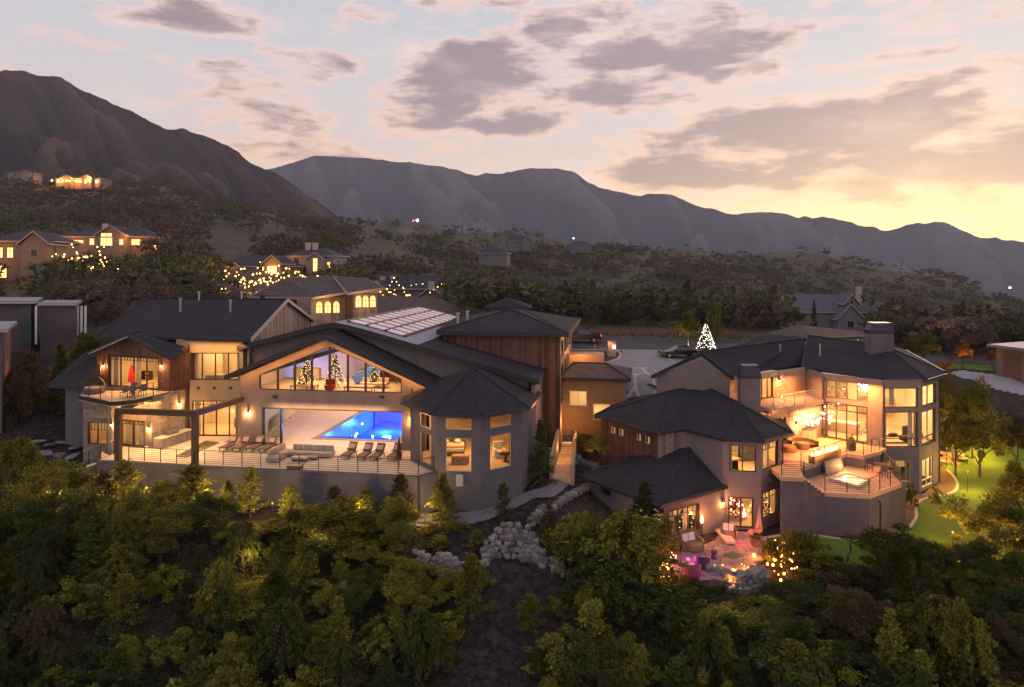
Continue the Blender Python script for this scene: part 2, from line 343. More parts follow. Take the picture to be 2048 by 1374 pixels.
class Pl:                                            # an upright plane through two ground points
    def __init__(s, a, b):
        s.a = Vector((a[0], a[1])); s.b = Vector((b[0], b[1])); s.d = (s.b - s.a).normalized(); s.len = (s.b - s.a).length
        n = Vector((s.d.y, -s.d.x)); s.n = n if n.dot(-s.a) > 0 else -n
    def hit(s, px, py):
        rx = (px - CX) / F; det = rx * (-s.d.y) - 1.0 * (-s.d.x)
        t = (s.a.x * (-s.d.y) - s.a.y * (-s.d.x)) / det; u = (rx * t - s.a.x) * s.d.x + (t - s.a.y) * s.d.y
        return (u, ZC - (py - HY) / F * t)
    def pt(s, u, z, off=0.0): p = s.a + s.d * u + s.n * off; return Vector((p.x, p.y, z))
    @property
    def ang(s): return math.atan2(s.d.y, s.d.x)
    def rect(s, x0, x1, yt, yb, xref=None):          # picture columns, rows read at xref (default the left edge)
        xr = x0 if xref is None else xref
        return (s.hit(x0, yt)[0], s.hit(x1, yt)[0], s.hit(xr, yb)[1], s.hit(xr, yt)[1])

def wall(name, pl, outline, holes, mt, parent, th=0.3, off=0.0):
    """outline / holes: lists of (s, z); a solid wall with real openings."""
    loops = [[Vector((u, z, 0)) for u, z in outline]] + [[Vector((u, z, 0)) for u, z in h] for h in holes]
    flat = [p for l in loops for p in l]; mb = MB(); n = len(flat)
    tr = tessellate_polygon(loops)
    vs = [pl.pt(p.x, p.y, off) for p in flat] + [pl.pt(p.x, p.y, off - th) for p in flat]
    nrm = Vector((pl.n.x, pl.n.y, 0)); fs = []
    for t in tr:
        t = tuple(t); g = (vs[t[1]] - vs[t[0]]).cross(vs[t[2]] - vs[t[0]])
        if g.dot(nrm) < 0: t = t[::-1]
        fs += [t, tuple(i + n for i in t[::-1])]
    o = 0
    for l in loops:
        k = len(l)
        for i in range(k): fs.append((o + i, o + (i + 1) % k, o + (i + 1) % k + n, o + i + n))
        o += k
    mb.add(vs, fs)
    ob = mb.build(name, mt, parent)
    bm = bmesh.new(); bm.from_mesh(ob.data); bmesh.ops.recalc_face_normals(bm, faces=bm.faces); bm.to_mesh(ob.data); bm.free()
    return ob
def rh(r, g=0.0): s0, s1, z0, z1 = r; return [(s0 - g, z0 - g), (s1 + g, z0 - g), (s1 + g, z1 + g), (s0 - g, z1 + g)]
def window(pl, r, parent, cols=1, splits=None, rows=(), grid=None, fw=0.07, mt=None, glass=None, off=-0.1, name='window', trim=0.0, pane=True):
    """r=(s0,s1,z0,z1). rows: fractions of height for transoms; grid=(fraction, n): small upper lights."""
    s0, s1, z0, z1 = r; mt = mt or FRAME; glass = glass or GLASS; mb = MB()
    if s0 > s1: s0, s1 = s1, s0
    nx = Vector((pl.n.x, pl.n.y, 0)); dx = Vector((pl.d.x, pl.d.y, 0))
    def pc(a, b, c, e, dep=0.09): mb.boxf(pl.pt(a, c, off - dep / 2), dx * (b - a), nx * dep, Vector((0, 0, e - c)))
    xs = splits or [s0 + (s1 - s0) * i / cols for i in range(cols + 1)]
    if splits: xs = [s0] + [x for x in splits] + [s1]
    pc(s0, s1, z0, z0 + fw); pc(s0, s1, z1 - fw, z1)
    for x in xs: 
        a = min(max(x - fw / 2, s0), s1 - fw); pc(a, a + fw, z0 + fw, z1 - fw)
    rz = [z0 + (z1 - z0) * f for f in rows]
    for zz in rz:
        for i in range(len(xs) - 1): pc(xs[i] + fw / 2, xs[i + 1] - fw / 2, zz - fw / 2, zz + fw / 2, 0.08)
    if grid:
        gz = z1 - (z1 - z0) * grid[0]
        for i in range(len(xs) - 1):
            a, b = xs[i] + fw / 2, xs[i + 1] - fw / 2
            pc(a, b, gz - 0.02, gz + 0.02, 0.05)
            for k in range(1, grid[1]): x = a + (b - a) * k / grid[1]; pc(x - 0.015, x + 0.015, gz + 0.02, z1 - fw, 0.05)
    w = mb.build(name, mt, parent)
    if trim:
        t = MB()
        for a, b, c, e in ((s0 - trim, s1 + trim, z1, z1 + trim), (s0 - trim, s1 + trim, z0 - trim, z0), (s0 - trim, s0, z0, z1), (s1, s1 + trim, z0, z1)):
            t.boxf(pl.pt(a, c, 0.002), dx * (b - a), nx * 0.04, Vector((0, 0, e - c)))
        t.build('window_trim', mt, w)
    if pane:
        zs = [z0] + rz + [z1]
        for i in range(len(xs) - 1):
            for j in range(len(zs) - 1):
                g = MB(); g.add([pl.pt(xs[i], zs[j], off), pl.pt(xs[i + 1], zs[j], off), pl.pt(xs[i + 1], zs[j + 1], off), pl.pt(xs[i], zs[j + 1], off)], [(0, 1, 2, 3)])
                g.build('glass_pane', glass, w)
    return w
def room(pl, s0, s1, z0, z1, depth, parent, power=120, color=(1.0, 0.66, 0.34), mw=None, mf=None, off=-0.32, light=True, name='room_shell', skew=0.0):
    mb = MB(); mw = mw or INW; mf = mf or INF
    a, b = pl.pt(s0, z0, off), pl.pt(s1, z0, off); nx = Vector((pl.n.x, pl.n.y, 0)) * -depth; up = Vector((0, 0, z1 - z0))
    c, d = b + nx, a + nx
    mb.add([a, b, c, d], [(0, 1, 2, 3)], 1); mb.add([a + up, b + up, c + up, d + up], [(3, 2, 1, 0)], 0)
    mb.add([d, c, c + up, d + up], [(0, 1, 2, 3)], 0); mb.add([a, d, d + up, a + up], [(0, 1, 2, 3)], 0); mb.add([b, c, c + up, b + up], [(3, 2, 1, 0)], 0)
    sk = 0.12; e = nx.normalized() * 0.02
    mb.boxf(d + Vector((0, 0, 0.002)) - e, (c - d), nx.normalized() * -0.02, Vector((0, 0, sk)), 2)
    o = mb.build(name, [mw, mf, WHITEC], parent)
    if light:
        m = (a + b + c + d) / 4 + up * 0.97
        w = (b - a).length * 0.6; h = depth * 0.6
        lamp('room_ceiling_light', m, power, color, kind='AREA', size=(w, h), rot=(0, 0, pl.ang), parent=parent)
    return o
def boards(pl, outline, holes, parent, mt, w=0.24, off=0.0, gap=0.02, th=0.03, name='siding_board'):
    """upright boards, one object each, clipped to the outline (s,z) and round rectangular holes."""
    xs = [p[0] for p in outline]; x = min(xs); xe = max(xs); dx = Vector((pl.d.x, pl.d.y, 0)); n = 0
    def zr(s):
        zs = []
        for i in range(len(outline)):
            a, b = outline[i], outline[(i + 1) % len(outline)]
            if (a[0] - s) * (b[0] - s) <= 0 and a[0] != b[0]: zs.append(a[1] + (b[1] - a[1]) * (s - a[0]) / (b[0] - a[0]))
        return (min(zs), max(zs)) if len(zs) > 1 else None
    while x < xe - 0.03:
        x1 = min(x + w - gap, xe - 0.001); a = zr(x + 0.002); b = zr(x1); 
        if a and b and (a[1] - a[0] > 0.05 or b[1] - b[0] > 0.05):
            segs = [(a[0], b[0], a[1], b[1])]
            for h in holes:
                if x1 > min(h[0], h[1]) and x < max(h[0], h[1]):
                    ns = []
                    for q in segs:
                        if h[3] <= q[0] or h[2] >= q[2]: ns.append(q); continue
                        if h[2] > q[0] + 0.05: ns.append((q[0], q[1], h[2], h[2]))
                        if h[3] < q[2] - 0.05: ns.append((h[3], h[3], q[2], q[3]))
                    segs = ns
            for q in segs:
                j = rng.uniform(0, 0.008)
                vs = [pl.pt(x, q[0], off + 0.002), pl.pt(x1, q[1], off + 0.002), pl.pt(x1, q[3], off + 0.002), pl.pt(x, q[2], off + 0.002)]
                vs += [pl.pt(x, q[0], off + th + j), pl.pt(x1, q[1], off + th + j), pl.pt(x1, q[3], off + th + j), pl.pt(x, q[2], off + th + j)]
                MB().add(vs, [(4, 5, 6, 7), (0, 1, 5, 4), (1, 2, 6, 5), (2, 3, 7, 6), (3, 0, 4, 7)]).build(name, mt, parent); n += 1
        x += w
    return n
def roof(name, faces, mt, parent, th=0.22, fascia=FASC, edges=True, fw=0.30):
    """faces: lists of 3-D points (shared corners repeated); solid slab, fascia boards round the outside edge."""
    key = lambda p: (round(p[0], 2), round(p[1], 2), round(p[2], 2))
    vid = {}; V = []; FF = []
    for f in faces:
        ids = []
        for p in f:
            k = key(p)
            if k not in vid: vid[k] = len(V); V.append(Vector(p))
            ids.append(vid[k])
        a = Vector((0, 0, 0))
        for i in range(len(ids)): p, q = V[ids[i]], V[ids[(i + 1) % len(ids)]]; a += p.cross(q)
        if a.z < 0: ids = ids[::-1]
        FF.append(tuple(ids))
    n = len(V); mb = MB(); vs = V + [v - Vector((0, 0, th)) for v in V]
    ec = {}
    for f in FF:
        for i in range(len(f)): e = (f[i], f[(i + 1) % len(f)]); ec[e] = 1
    bd = [e for e in ec if (e[1], e[0]) not in ec]
    mb.add(vs, [f for f in FF] + [tuple(i + n for i in f[::-1]) for f in FF] + [(a + n, b + n, b, a) for a, b in bd])
    o = mb.build(name, mt, parent)
    if edges:
        fb = MB()
        for a, b in bd:
            p, q = V[a], V[b]; d = (q - p); out = Vector((d.y, -d.x, 0))
            if out.length < 1e-4 or d.length < 0.3: continue
            out = out.normalized()
            fb.boxf(p + out * 0.004 + Vector((0, 0, 0.03 - fw)), d, out * 0.06, Vector((0, 0, fw)))
        if fb.v: fb.build('fascia', fascia, parent)
    return o
def railing(pts, label, group='metal railings', nb=7, h=1.07, spacing=1.5, mt=None, name='railing', skip_end=False):
    mt = mt or IRON; pts = [Vector(p) for p in pts]
    root = empty(name, pts[0], label, 'railing', group)
    for i in range(len(pts) - 1):
        p, q = pts[i], pts[i + 1]; L_ = (q - p).length; n = max(1, round(L_ / spacing))
        for k in range(n + (1 if i == len(pts) - 2 and not skip_end else 0)):
            b = p + (q - p) * k / n; MB().box(b + Vector((0, 0, h / 2)), (0.05, 0.05, h), math.atan2(q.y - p.y, q.x - p.x)).build('post', mt, root)
        for j in range(nb): 
            z = Vector((0, 0, h * (j + 0.7) / (nb + 0.2))); MB().bar(p + z, q + z, 0.022, 0.022).build('rail', mt, root)
        MB().bar(p + Vector((0, 0, h + 0.02)), q + Vector((0, 0, h + 0.02)), 0.07, 0.035).build('handrail', mt, root)
    return root
def sconce(p, n, parent, power=25, up=False):
    p = Vector(p); n = Vector((n[0], n[1], 0)).normalized()
    mb = MB().box(p + n * 0.09, (0.12, 0.12, 0.3), math.atan2(n.y, n.x)); o = mb.build('wall_sconce', FASC, parent)
    MB().box(p + n * 0.09 - Vector((0, 0, 0.165)), (0.1, 0.1, 0.03), math.atan2(n.y, n.x)).build('lamp_lens', LAMPW, o)
    lamp('sconce_light', p + n * 0.25 - Vector((0, 0, 0.25)), power, (1.0, 0.55, 0.24), 0.05, parent=parent)
# ------------------------------------------------------------ land
TC = [-1200, -300, 0, 150, 300, 500, 700, 900, 1100, 1300, 1500, 1700, 1900, 2048, 2500, 3300]
TR = [
 (6,   [-19]*16),
 (20,  [-14.5,-14.5,-14.5,-14.5,-14.5,-14.5,-14.5,-14.5,-15,-15,-14.5,-14.5,-14,-13.5,-13,-12]),
 (28,  [-11,-11,-11,-11,-11,-11,-11,-11.2,-12.3,-12,-11,-11,-10.5,-10,-9.5,-9]),
 (35,  [-7.5,-7.5,-7.5,-7.6,-7.6,-7.6,-7.6,-8.4,-9.0,-8.3,-7.8,-7.6,-7.2,-7,-6.5,-6]),
 (42,  [-4.0,-4.2,-4.6,-4.6,-4.6,-4.6,-4.6,-5.4,-6.0,-5.6,-5.9,-5.4,-5.0,-4.8,-4,-4]),
 (46,  [-2.0,-2.4,-3.0,-3.0,-3.1,-3.1,-3.1,-3.7,-4.2,-4.8,-4.9,-4.6,-4.3,-4.1,-3,-3]),
 (49.5,[-.5,-.9,-1.9,-2.1,-2.5,-2.6,-2.6,-2.75,-2.8,-4.3,-4.75,-4.3,-4.05,-4,-3,-3]),
 (54,  [.6,.3,-.6,-1.6,-2.6,-2.6,-2.6,-2.7,-2.0,-4.0,-4.75,-4.3,-4.0,-4,-3,-3]),
 (60,  [3,2,.6,-.6,-2.6,-3,-3.2,-3.2,-1.8,-3.2,-4.9,-4.6,-4.0,-4,-2.6,-2.5]),
 (66,  [5,4,3.0,1.0,-2.6,-3.5,-3.6,-3.6,-2,-2,-4.9,-5,-3.7,-3.4,-1,-1]),
 (72,  [7,6.2,5.6,4.0,-2.6,-3.5,-3.6,-3.6,2.4,3.9,-1,-4.6,-1.2,.4,2,2]),
 (78,  [8,7.4,6.9,6.4,2.0,-3.5,-3.6,-3.6,4.3,4.5,3.6,0.8,2.2,2.6,3.5,3.5]),
 (90,  [9,8.6,8.0,8.0,7.0,5.0,-2.0,-2.0,5.6,5.6,5.2,3.4,3.2,3.2,4,4]),
 (105, [10,9.5,9.0,9.0,8.6,8.4,7.4,7.4,6.4,6.0,5.6,4.2,3,2.6,3.5,4]),
 (125, [11,10.8,10.6,10.6,10,10,8.5,8,6.0,5.2,4.0,2.4,.5,0,1,2]),
 (170, [14,14,13.4,15,14.2,13.2,9,7.5,2.4,.8,-.6,-3.6,-5,-6.8,-6,-5]),
 (200, [19,19,18,20,18,16.5,11.5,8.4,2.0,0,-2.6,-6.8,-9.4,-11,-11,-10]),
 (240, [26,26,25,26,24,21,15,9.8,2.7,-.8,-4.4,-9.6,-13,-15,-16,-16]),
 (330, [42,42,40,40,38,32,25,17.5,7.7,3,-3.0,-11.6,-18.8,-21,-24,-26]),
 (450, [75,75,70,66,60,47,38,28,18,13,6.8,-1.5,-11.4,-18,-28,-34]),
 (560, [105,100,92,88,78,58,52,42,30,26,20,12,1,-13,-34,-44]),
 (650, [125,118,108,100,88,69,64,50,41,36.5,28.5,22,9,-13,-38,-52]),
 (760, [100,95,88,80,70,50,44,34,26,20,12,4,-8,-40,-60,-70]),
 (1000,[0,0,0,-10,-10,-20,-40,-60,-70,-80,-90,-95,-100,-110,-120,-130]),
 (2600,[-160]*16)]
_ty = np.array([r[0] for r in TR], float); _tz = np.array([r[1] for r in TR], float); _tc = np.array(TC, float)
def _smooth(t): return t
def Tz(X, Y, rough=True):
    X = np.asarray(X, float); Y = np.maximum(np.asarray(Y, float), 6.0)
    pxl = np.clip(CX + F * X / Y, _tc[0], _tc[-1] - 1e-3); yy = np.clip(Y, _ty[0], _ty[-1] - 1e-3)
    i = np.clip(np.searchsorted(_tc, pxl, side='right') - 1, 0, len(_tc) - 2); j = np.clip(np.searchsorted(_ty, yy, side='right') - 1, 0, len(_ty) - 2)
    u = (pxl - _tc[i]) / (_tc[i + 1] - _tc[i]); u = u * u * (3 - 2 * u) * .6 + u * .4
    v = (yy - _ty[j]) / (_ty[j + 1] - _ty[j])
    z = (_tz[j, i] * (1 - u) + _tz[j, i + 1] * u) * (1 - v) + (_tz[j + 1, i] * (1 - u) + _tz[j + 1, i + 1] * u) * v
    if rough:
        a = np.clip((Y - 90) / 200, 0, 1)
        z = z + a * (3.0 * np.sin(X * 0.021 + Y * 0.013) + 1.6 * np.sin(X * 0.05 - Y * 0.031 + 1.3) + 1.0 * np.sin(X * 0.11 + Y * 0.083)) * np.clip(Y / 400, .3, 1.5)
    return z
def gz(x, y): return float(Tz(x, y))
def nfbm(X, Y, s, seed=0, oct_=6, rid=False):
    out = np.zeros(X.shape); fx = X.ravel(); fy = Y.ravel(); o = np.zeros(fx.shape)
    for k in range(oct_):
        f = s * 2 ** k; a = 0.5 ** k
        vals = np.array([noise.noise(Vector((x * f + seed, y * f + seed * 1.7, seed * .3 + k))) for x, y in zip(fx, fy)])
        o += a * ((1 - 2 * np.abs(vals)) if rid else vals)
    return o.reshape(X.shape)
def sheet(name, X, Y, Z, mt, kind='structure'):
    ny, nx = X.shape; me = bpy.data.meshes.new(name)
    V = np.stack([X, Y, Z], -1).reshape(-1, 3); idx = np.arange(nx * ny).reshape(ny, nx)
    q = np.stack([idx[:-1, :-1], idx[:-1, 1:], idx[1:, 1:], idx[1:, :-1]], -1).reshape(-1, 4)
    me.vertices.add(len(V)); me.vertices.foreach_set('co', V.ravel()); me.loops.add(q.size); me.loops.foreach_set('vertex_index', q.ravel().astype(np.int32))
    me.polygons.add(len(q)); me.polygons.foreach_set('loop_start', np.arange(0, q.size, 4, dtype=np.int32)); me.polygons.foreach_set('loop_total', np.full(len(q), 4, np.int32))
    me.update(calc_edges=True); me.polygons.foreach_set('use_smooth', [True] * len(q)); me.materials.append(mt)
    o = bpy.data.objects.new(name, me); col.objects.link(o); o['kind'] = kind; return o
# hillside material: dark mulch near, dry purple-brown grass and scrub further off
def landmat():
    m = mat('hillside_soil_and_scrub', (0.04, 0.03, 0.03)); nt = m.node_tree; N = nt.nodes; L = nt.links; b = N['Principled BSDF']
    geo = N.new('ShaderNodeNewGeometry'); sp = N.new('ShaderNodeSeparateXYZ'); L.new(geo.outputs['Position'], sp.inputs[0])
    def nz(s, d=6):
        n = N.new('ShaderNodeTexNoise'); n.inputs['Scale'].default_value = s; n.inputs['Detail'].default_value = d; n.inputs['Roughness'].default_value = .65; L.new(geo.outputs['Position'], n.inputs['Vector']); return n.outputs[0]
    def mr(v, a, b_, c=0., d=1.):
        n = N.new('ShaderNodeMapRange'); n.interpolation_type = 'SMOOTHSTEP'; L.new(v, n.inputs[0])
        for i, x in zip((1, 2, 3, 4), (a, b_, c, d)): n.inputs[i].default_value = x
        return n.outputs[0]
    def mx(f, a, b_):
        n = N.new('ShaderNodeMix'); n.data_type = 'RGBA'; L.new(f, n.inputs[0])
        for i, v in ((6, a), (7, b_)):
            if isinstance(v, tuple): n.inputs[i].default_value = (*v, 1)
            else: L.new(v, n.inputs[i])
        return n.outputs[2]
    soil = mx(mr(nz(2.2), .35, .65), (0.022, 0.016, 0.018), (0.062, 0.045, 0.044))
    dry = mx(mr(nz(0.035), .4, .62), (0.105, 0.078, 0.070), (0.080, 0.082, 0.045))
    dry = mx(mr(nz(0.35), .4, .7), dry, (0.14, 0.10, 0.085))
    f = mr(sp.outputs[1], 62, 100)
    c = mx(f, soil, dry); L.new(c, b.inputs['Base Color']); b.inputs['Roughness'].default_value = .95; b.inputs['Specular IOR Level'].default_value = .05
    bp = N.new('ShaderNodeBump'); bp.inputs['Strength'].default_value = .8; bp.inputs['Distance'].default_value = .12; L.new(nz(6.0), bp.inputs['Height']); L.new(bp.outputs[0], b.inputs['Normal'])
    return m
LAND = landmat()
def make_ground():
    rows = np.concatenate([np.arange(6, 40, 1.0), np.arange(40, 110, 0.6), np.geomspace(110, 1000, 130), np.geomspace(1040, 2600, 12)])
    cols = np.concatenate([np.linspace(-1200, -60, 40), np.linspace(-50, 2100, 330), np.linspace(2130, 3290, 40)])
    PX, Y = np.meshgrid(cols, rows); X = (PX - CX) * Y / F
    Z = Tz(X, Y)
    jit = np.random.RandomState(3).normal(0, 1, Z.shape); Z = Z + jit * np.clip((Y - 40) / 400, .03, .5) * np.where((Y > 49) & (Y < 90), 0.0, 1.0)
    return sheet('hillside_ground', X, Y, Z, LAND)
make_ground()

def mountmat(name, c1, c2, c3, s, gully_tint=None):
    m = mat(name, c1, 0.95, spec=0.03); nt = m.node_tree; N = nt.nodes; L = nt.links; b = N['Principled BSDF']
    geo = N.new('ShaderNodeNewGeometry')
    def nz(sc_, d=8):
        n = N.new('ShaderNodeTexNoise'); n.inputs['Scale'].default_value = sc_; n.inputs['Detail'].default_value = d; n.inputs['Roughness'].default_value = .7; L.new(geo.outputs['Position'], n.inputs['Vector']); return n.outputs[0]
    def mr(v, a, b_):
        n = N.new('ShaderNodeMapRange'); n.interpolation_type = 'SMOOTHSTEP'; L.new(v, n.inputs[0]); n.inputs[1].default_value = a; n.inputs[2].default_value = b_; return n.outputs[0]
    def mx(f, a, b_):
        n = N.new('ShaderNodeMix'); n.data_type = 'RGBA'; L.new(f, n.inputs[0])
        for i, v in ((6, a), (7, b_)):
            if isinstance(v, tuple): n.inputs[i].default_value = (*v, 1)
            else: L.new(v, n.inputs[i])
        return n.outputs[2]
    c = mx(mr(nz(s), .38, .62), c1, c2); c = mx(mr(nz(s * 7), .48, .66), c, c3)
    ga = N.new('ShaderNodeAttribute'); ga.attribute_name = 'gully_shade'; ad = N.new('ShaderNodeMath'); ad.operation = 'MULTIPLY_ADD'; L.new(nz(s * 3), ad.inputs[0]); ad.inputs[1].default_value = .55; L.new(ga.outputs['Fac'], ad.inputs[2]); c = mx(mr(ad.outputs[0], 1.15, .62), c, gully_tint) if gully_tint else c  # gullies tinted darker: vegetation, plus painted shade that makes the folds show
    L.new(c, b.inputs['Base Color'])
    bp = N.new('ShaderNodeBump'); bp.inputs['Strength'].default_value = 1.0; bp.inputs['Distance'].default_value = 6 if s > .004 else 25; L.new(nz(s * 10), bp.inputs['Height']); L.new(bp.outputs[0], b.inputs['Normal'])
    return m
def mountain(name, sky, Yc, Yn, zb, nx, ny, mt, amp, nscale, shear, seed, back=0.5):
    """sky: (column, row) points of the crest at distance Yc; the near foot is at distance Yn on level zb."""
    sx = [p[0] for p in sky]; sy = [p[1] for p in sky]
    u = np.linspace(sx[0], sx[-1], nx); crest_py = np.interp(u, sx, sy)
    k = np.ones(5) / 5; crest_py = np.convolve(np.pad(crest_py, 2, mode='edge'), k, 'valid')
    t = np.concatenate([np.linspace(0, 1, ny), np.linspace(1, 1 + back, ny // 4 + 1)[1:]])
    U, T = np.meshgrid(u, t); CPY = np.repeat(crest_py[None], len(t), 0)
    Y = Yn + (Yc - Yn) * T; Xc = (U - CX) * Yc / F; X = Xc + (U - CX) / F * (Y - Yc) * 0.55
    zc = ZC + (HY - CPY) * Yc / F
    prof = np.where(T <= 1, (0.35 * T + 0.65 * np.clip(T, 0, 1) ** 1.5), 1 - (T - 1) * 1.1)
    Z = zb + (zc - zb) * prof
    A = (Xc + -shear * (1 - T) * (Yc - Yn)) * nscale; B = T * (Yc - Yn) * nscale * 0.33
    rid = nfbm(A, B, 1.0, seed, 5, rid=True)
    w = np.sin(np.pi * np.clip(T, 0, 1)) ** 0.75 * 0.95 + 0.05
    Z = Z + amp * np.minimum(rid - 1.55, 0.0) * w
    o = sheet(name, X, Y, Z, mt); at = o.data.attributes.new('gully_shade', 'FLOAT', 'POINT'); at.data.foreach_set('value', np.clip((rid - .75) / .9, 0, 1).ravel().astype(np.float32)); return o
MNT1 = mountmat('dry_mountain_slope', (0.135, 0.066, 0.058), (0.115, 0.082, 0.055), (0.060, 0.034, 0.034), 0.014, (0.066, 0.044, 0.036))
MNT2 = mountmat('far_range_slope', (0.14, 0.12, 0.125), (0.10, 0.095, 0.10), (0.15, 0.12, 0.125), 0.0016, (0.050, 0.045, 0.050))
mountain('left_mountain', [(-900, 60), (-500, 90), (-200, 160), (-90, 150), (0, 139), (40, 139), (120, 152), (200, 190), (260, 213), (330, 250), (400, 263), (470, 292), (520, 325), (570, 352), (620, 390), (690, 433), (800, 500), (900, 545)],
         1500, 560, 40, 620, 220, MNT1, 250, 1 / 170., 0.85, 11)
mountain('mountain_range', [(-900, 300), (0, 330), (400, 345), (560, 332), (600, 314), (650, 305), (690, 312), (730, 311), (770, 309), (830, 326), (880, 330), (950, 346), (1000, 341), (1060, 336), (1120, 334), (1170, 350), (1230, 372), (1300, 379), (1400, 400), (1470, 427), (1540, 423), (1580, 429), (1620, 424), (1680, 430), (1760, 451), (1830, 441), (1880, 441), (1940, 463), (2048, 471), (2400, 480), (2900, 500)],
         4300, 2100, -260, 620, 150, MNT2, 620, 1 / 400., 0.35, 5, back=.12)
#mountain('distant_ridge', [(1500, 520), (1800, 478), (1990, 466), (2030, 463), (2100, 466), (2400, 470), (3000, 500)], 9000, 6500, -500, 60, 16, MNT2, 80, 1 / 1500., 0.2, 2)
vf = np.meshgrid(np.linspace(-5200, 5200, 30), np.geomspace(1500, 4700, 10)); sheet('valley_floor', vf[0], vf[1], np.full(vf[0].shape, -170.0), mountmat('valley_floor_fields', (0.07, 0.06, 0.06), (0.05, 0.05, 0.05), (0.09, 0.075, 0.07), 0.002))

HAZE_D = 0.00009
hz = MB().boxf((-5600, -40, -640), (11200, 0, 0), (0, 4900, 0), (0, 0, 1500)); 
hm2 = bpy.data.materials.new('haze'); hm2.use_nodes = True; hn = hm2.node_tree; hn.nodes.clear(); pv2 = hn.nodes.new('ShaderNodeVolumePrincipled'); pv2.inputs['Density'].default_value = HAZE_D; pv2.inputs['Color'].default_value = (.78, .82, 1.0, 1); pv2.inputs['Anisotropy'].default_value = 0.0
ho = hn.nodes.new('ShaderNodeOutputMaterial'); hn.links.new(pv2.outputs[0], ho.inputs['Volume']); hzo = hz.build('haze', hm2); hzo['kind'] = 'stuff'
# ------------------------------------------------------------ the left house (pool hall, bedroom wing, octagonal room, timber tower)
V3 = lambda x, y, z: Vector((x, y, z))
house = empty('mansion', (-15, 58, 0), 'long stucco and timber house with the lit indoor pool and octagonal room', 'house')
# terrace and its retaining wall --------------------------------------------------
PF = Pl(XY(489, 889, 0), XY(828, 902, 0))
WL = Pl(XY(374, 872, 0), XY(486, 872.5, 0))
T_A, T_B, T_C, T_D = XY(198, 922, 0), XY(396.5, 932, 0), XY(836, 953, 0), XY(872, 943.6, 0)
OCT = [V3(-8.0, 53.7, 0), V3(-5.6, 50.5, 0), V3(-2.25, 50.15, 0), V3(.73, 52.7, 0), V3(2.0, 56.6, 0), V3(1.2, 60, 0), V3(-4.5, 61, 0), V3(-8, 58.5, 0)]
terr_poly = [T_A, XY(242, 922.5, 0), T_B, T_C, T_D, (OCT[0].x, OCT[0].y), (PF.b.x + PF.n.x * -.39, PF.b.y + PF.n.y * -.39), (PF.a.x + PF.n.x * -.39, PF.a.y + PF.n.y * -.39), (-22.6, 61.9), (-29.0, 61.6), (-30.1, 57.4), (-33.3, 58.3), (-32.2, 54.9), (-33.9, 56.4)]
t = MB().prism(terr_poly, -0.25, 0.0).build('pool_terrace', TERR); t['kind'] = 'structure'
# paving joints cut as individual large slabs, proud by a few millimetres
def in_poly(p, poly):
    x, y = p; c = False
    for i in range(len(poly)):
        (x1, y1), (x2, y2) = poly[i], poly[i - 1]
        if (y1 > y) != (y2 > y) and x < (x2 - x1) * (y - y1) / (y2 - y1) + x1: c = not c
    return c
def pave(poly, ang, w, h, z, mt, parent, name='paving_slab', gap=0.03, th=0.012, holes=()):
    ca, sa = math.cos(ang), math.sin(ang); us = [x * ca + y * sa for x, y in poly]; vs = [-x * sa + y * ca for x, y in poly]; n = 0
    u = min(us)
    while u < max(us):
        v = min(vs)
        while v < max(vs):
            cs = [(u + gap, v + gap), (u + w - gap, v + gap), (u + w - gap, v + h - gap), (u + gap, v + h - gap)]
            pts = [(a * ca - b * sa, a * sa + b * ca) for a, b in cs]
            if all(in_poly(p, poly) for p in pts) and not any(in_poly(p, hp) for p in pts + [(sum(q[0] for q in pts) / 4, sum(q[1] for q in pts) / 4)] for hp in holes):
                MB().prism(pts, z + 0.001, z + th + rng.uniform(0, .002)).build(name, mt, parent); n += 1
            v += h
        u += w
    return n
SLAB = mat('terrace_slab', (0.50, 0.42, 0.34), 0.7, (0.60, 0.52, 0.42), 0.8, 0.1, 20, objrand=0.07)
FEAT = [XY(355, 913, 0), XY(372, 915, 0), XY(436, 886, 0), XY(413, 883.5, 0)]
pave(terr_poly, PF.ang, 1.5, 1.5, 0.0, SLAB, t, holes=[FEAT])
wb = MB(); L_ = [V3(*T_A, 0), V3(*XY(242, 922.5, 0), 0), V3(*T_B, 0), V3(*T_C, 0), V3(*T_D, 0)]
for a, b in zip(L_[:-1], L_[1:]):
    d = (b - a); nn = V3(d.y, -d.x, 0).normalized(); wb.boxf(a + V3(0, 0, -5) , d, nn * .3, V3(0, 0, 5.0))
w_ = wb.build('retaining_wall', CONC, house)
cb = MB()
for a, b in zip(L_[:-1], L_[1:]):
    d = (b - a); nn = V3(d.y, -d.x, 0).normalized(); cb.boxf(a + V3(0, 0, 0.003) - nn * .05, d, nn * .42, V3(0, 0, 0.07))
cb.build('wall_coping', CONC, house)
# steps running down to the left along the wall top
sA, sB = V3(*T_A, 0), V3(*XY(143, 945, -1.1), -1.1)
nst = 7
for i in range(nst):
    p = sA + (sB - sA) * (i / nst); q = sA + (sB - sA) * ((i + 1) / nst); zt = -(i + 1) * 0.157; d = V3(q.x - p.x, q.y - p.y, 0)
    MB().boxf(V3(p.x, p.y, zt - 3), d, V3(d.y, -d.x, 0).normalized() * -1.6, V3(0, 0, 2.96)).build('stair_base', CONC, house); MB().boxf(V3(p.x, p.y, zt - .039), d, V3(d.y, -d.x, 0).normalized() * -1.62, V3(0, 0, .04)).build('stair_tread', TERR, t)
MB().boxf(V3(sA.x, sA.y, -5), V3(sB.x - sA.x, sB.y - sA.y, 0), V3(0, -.3, 0), V3(0, 0, 3.75)).build('stair_side_wall', CONC, house)

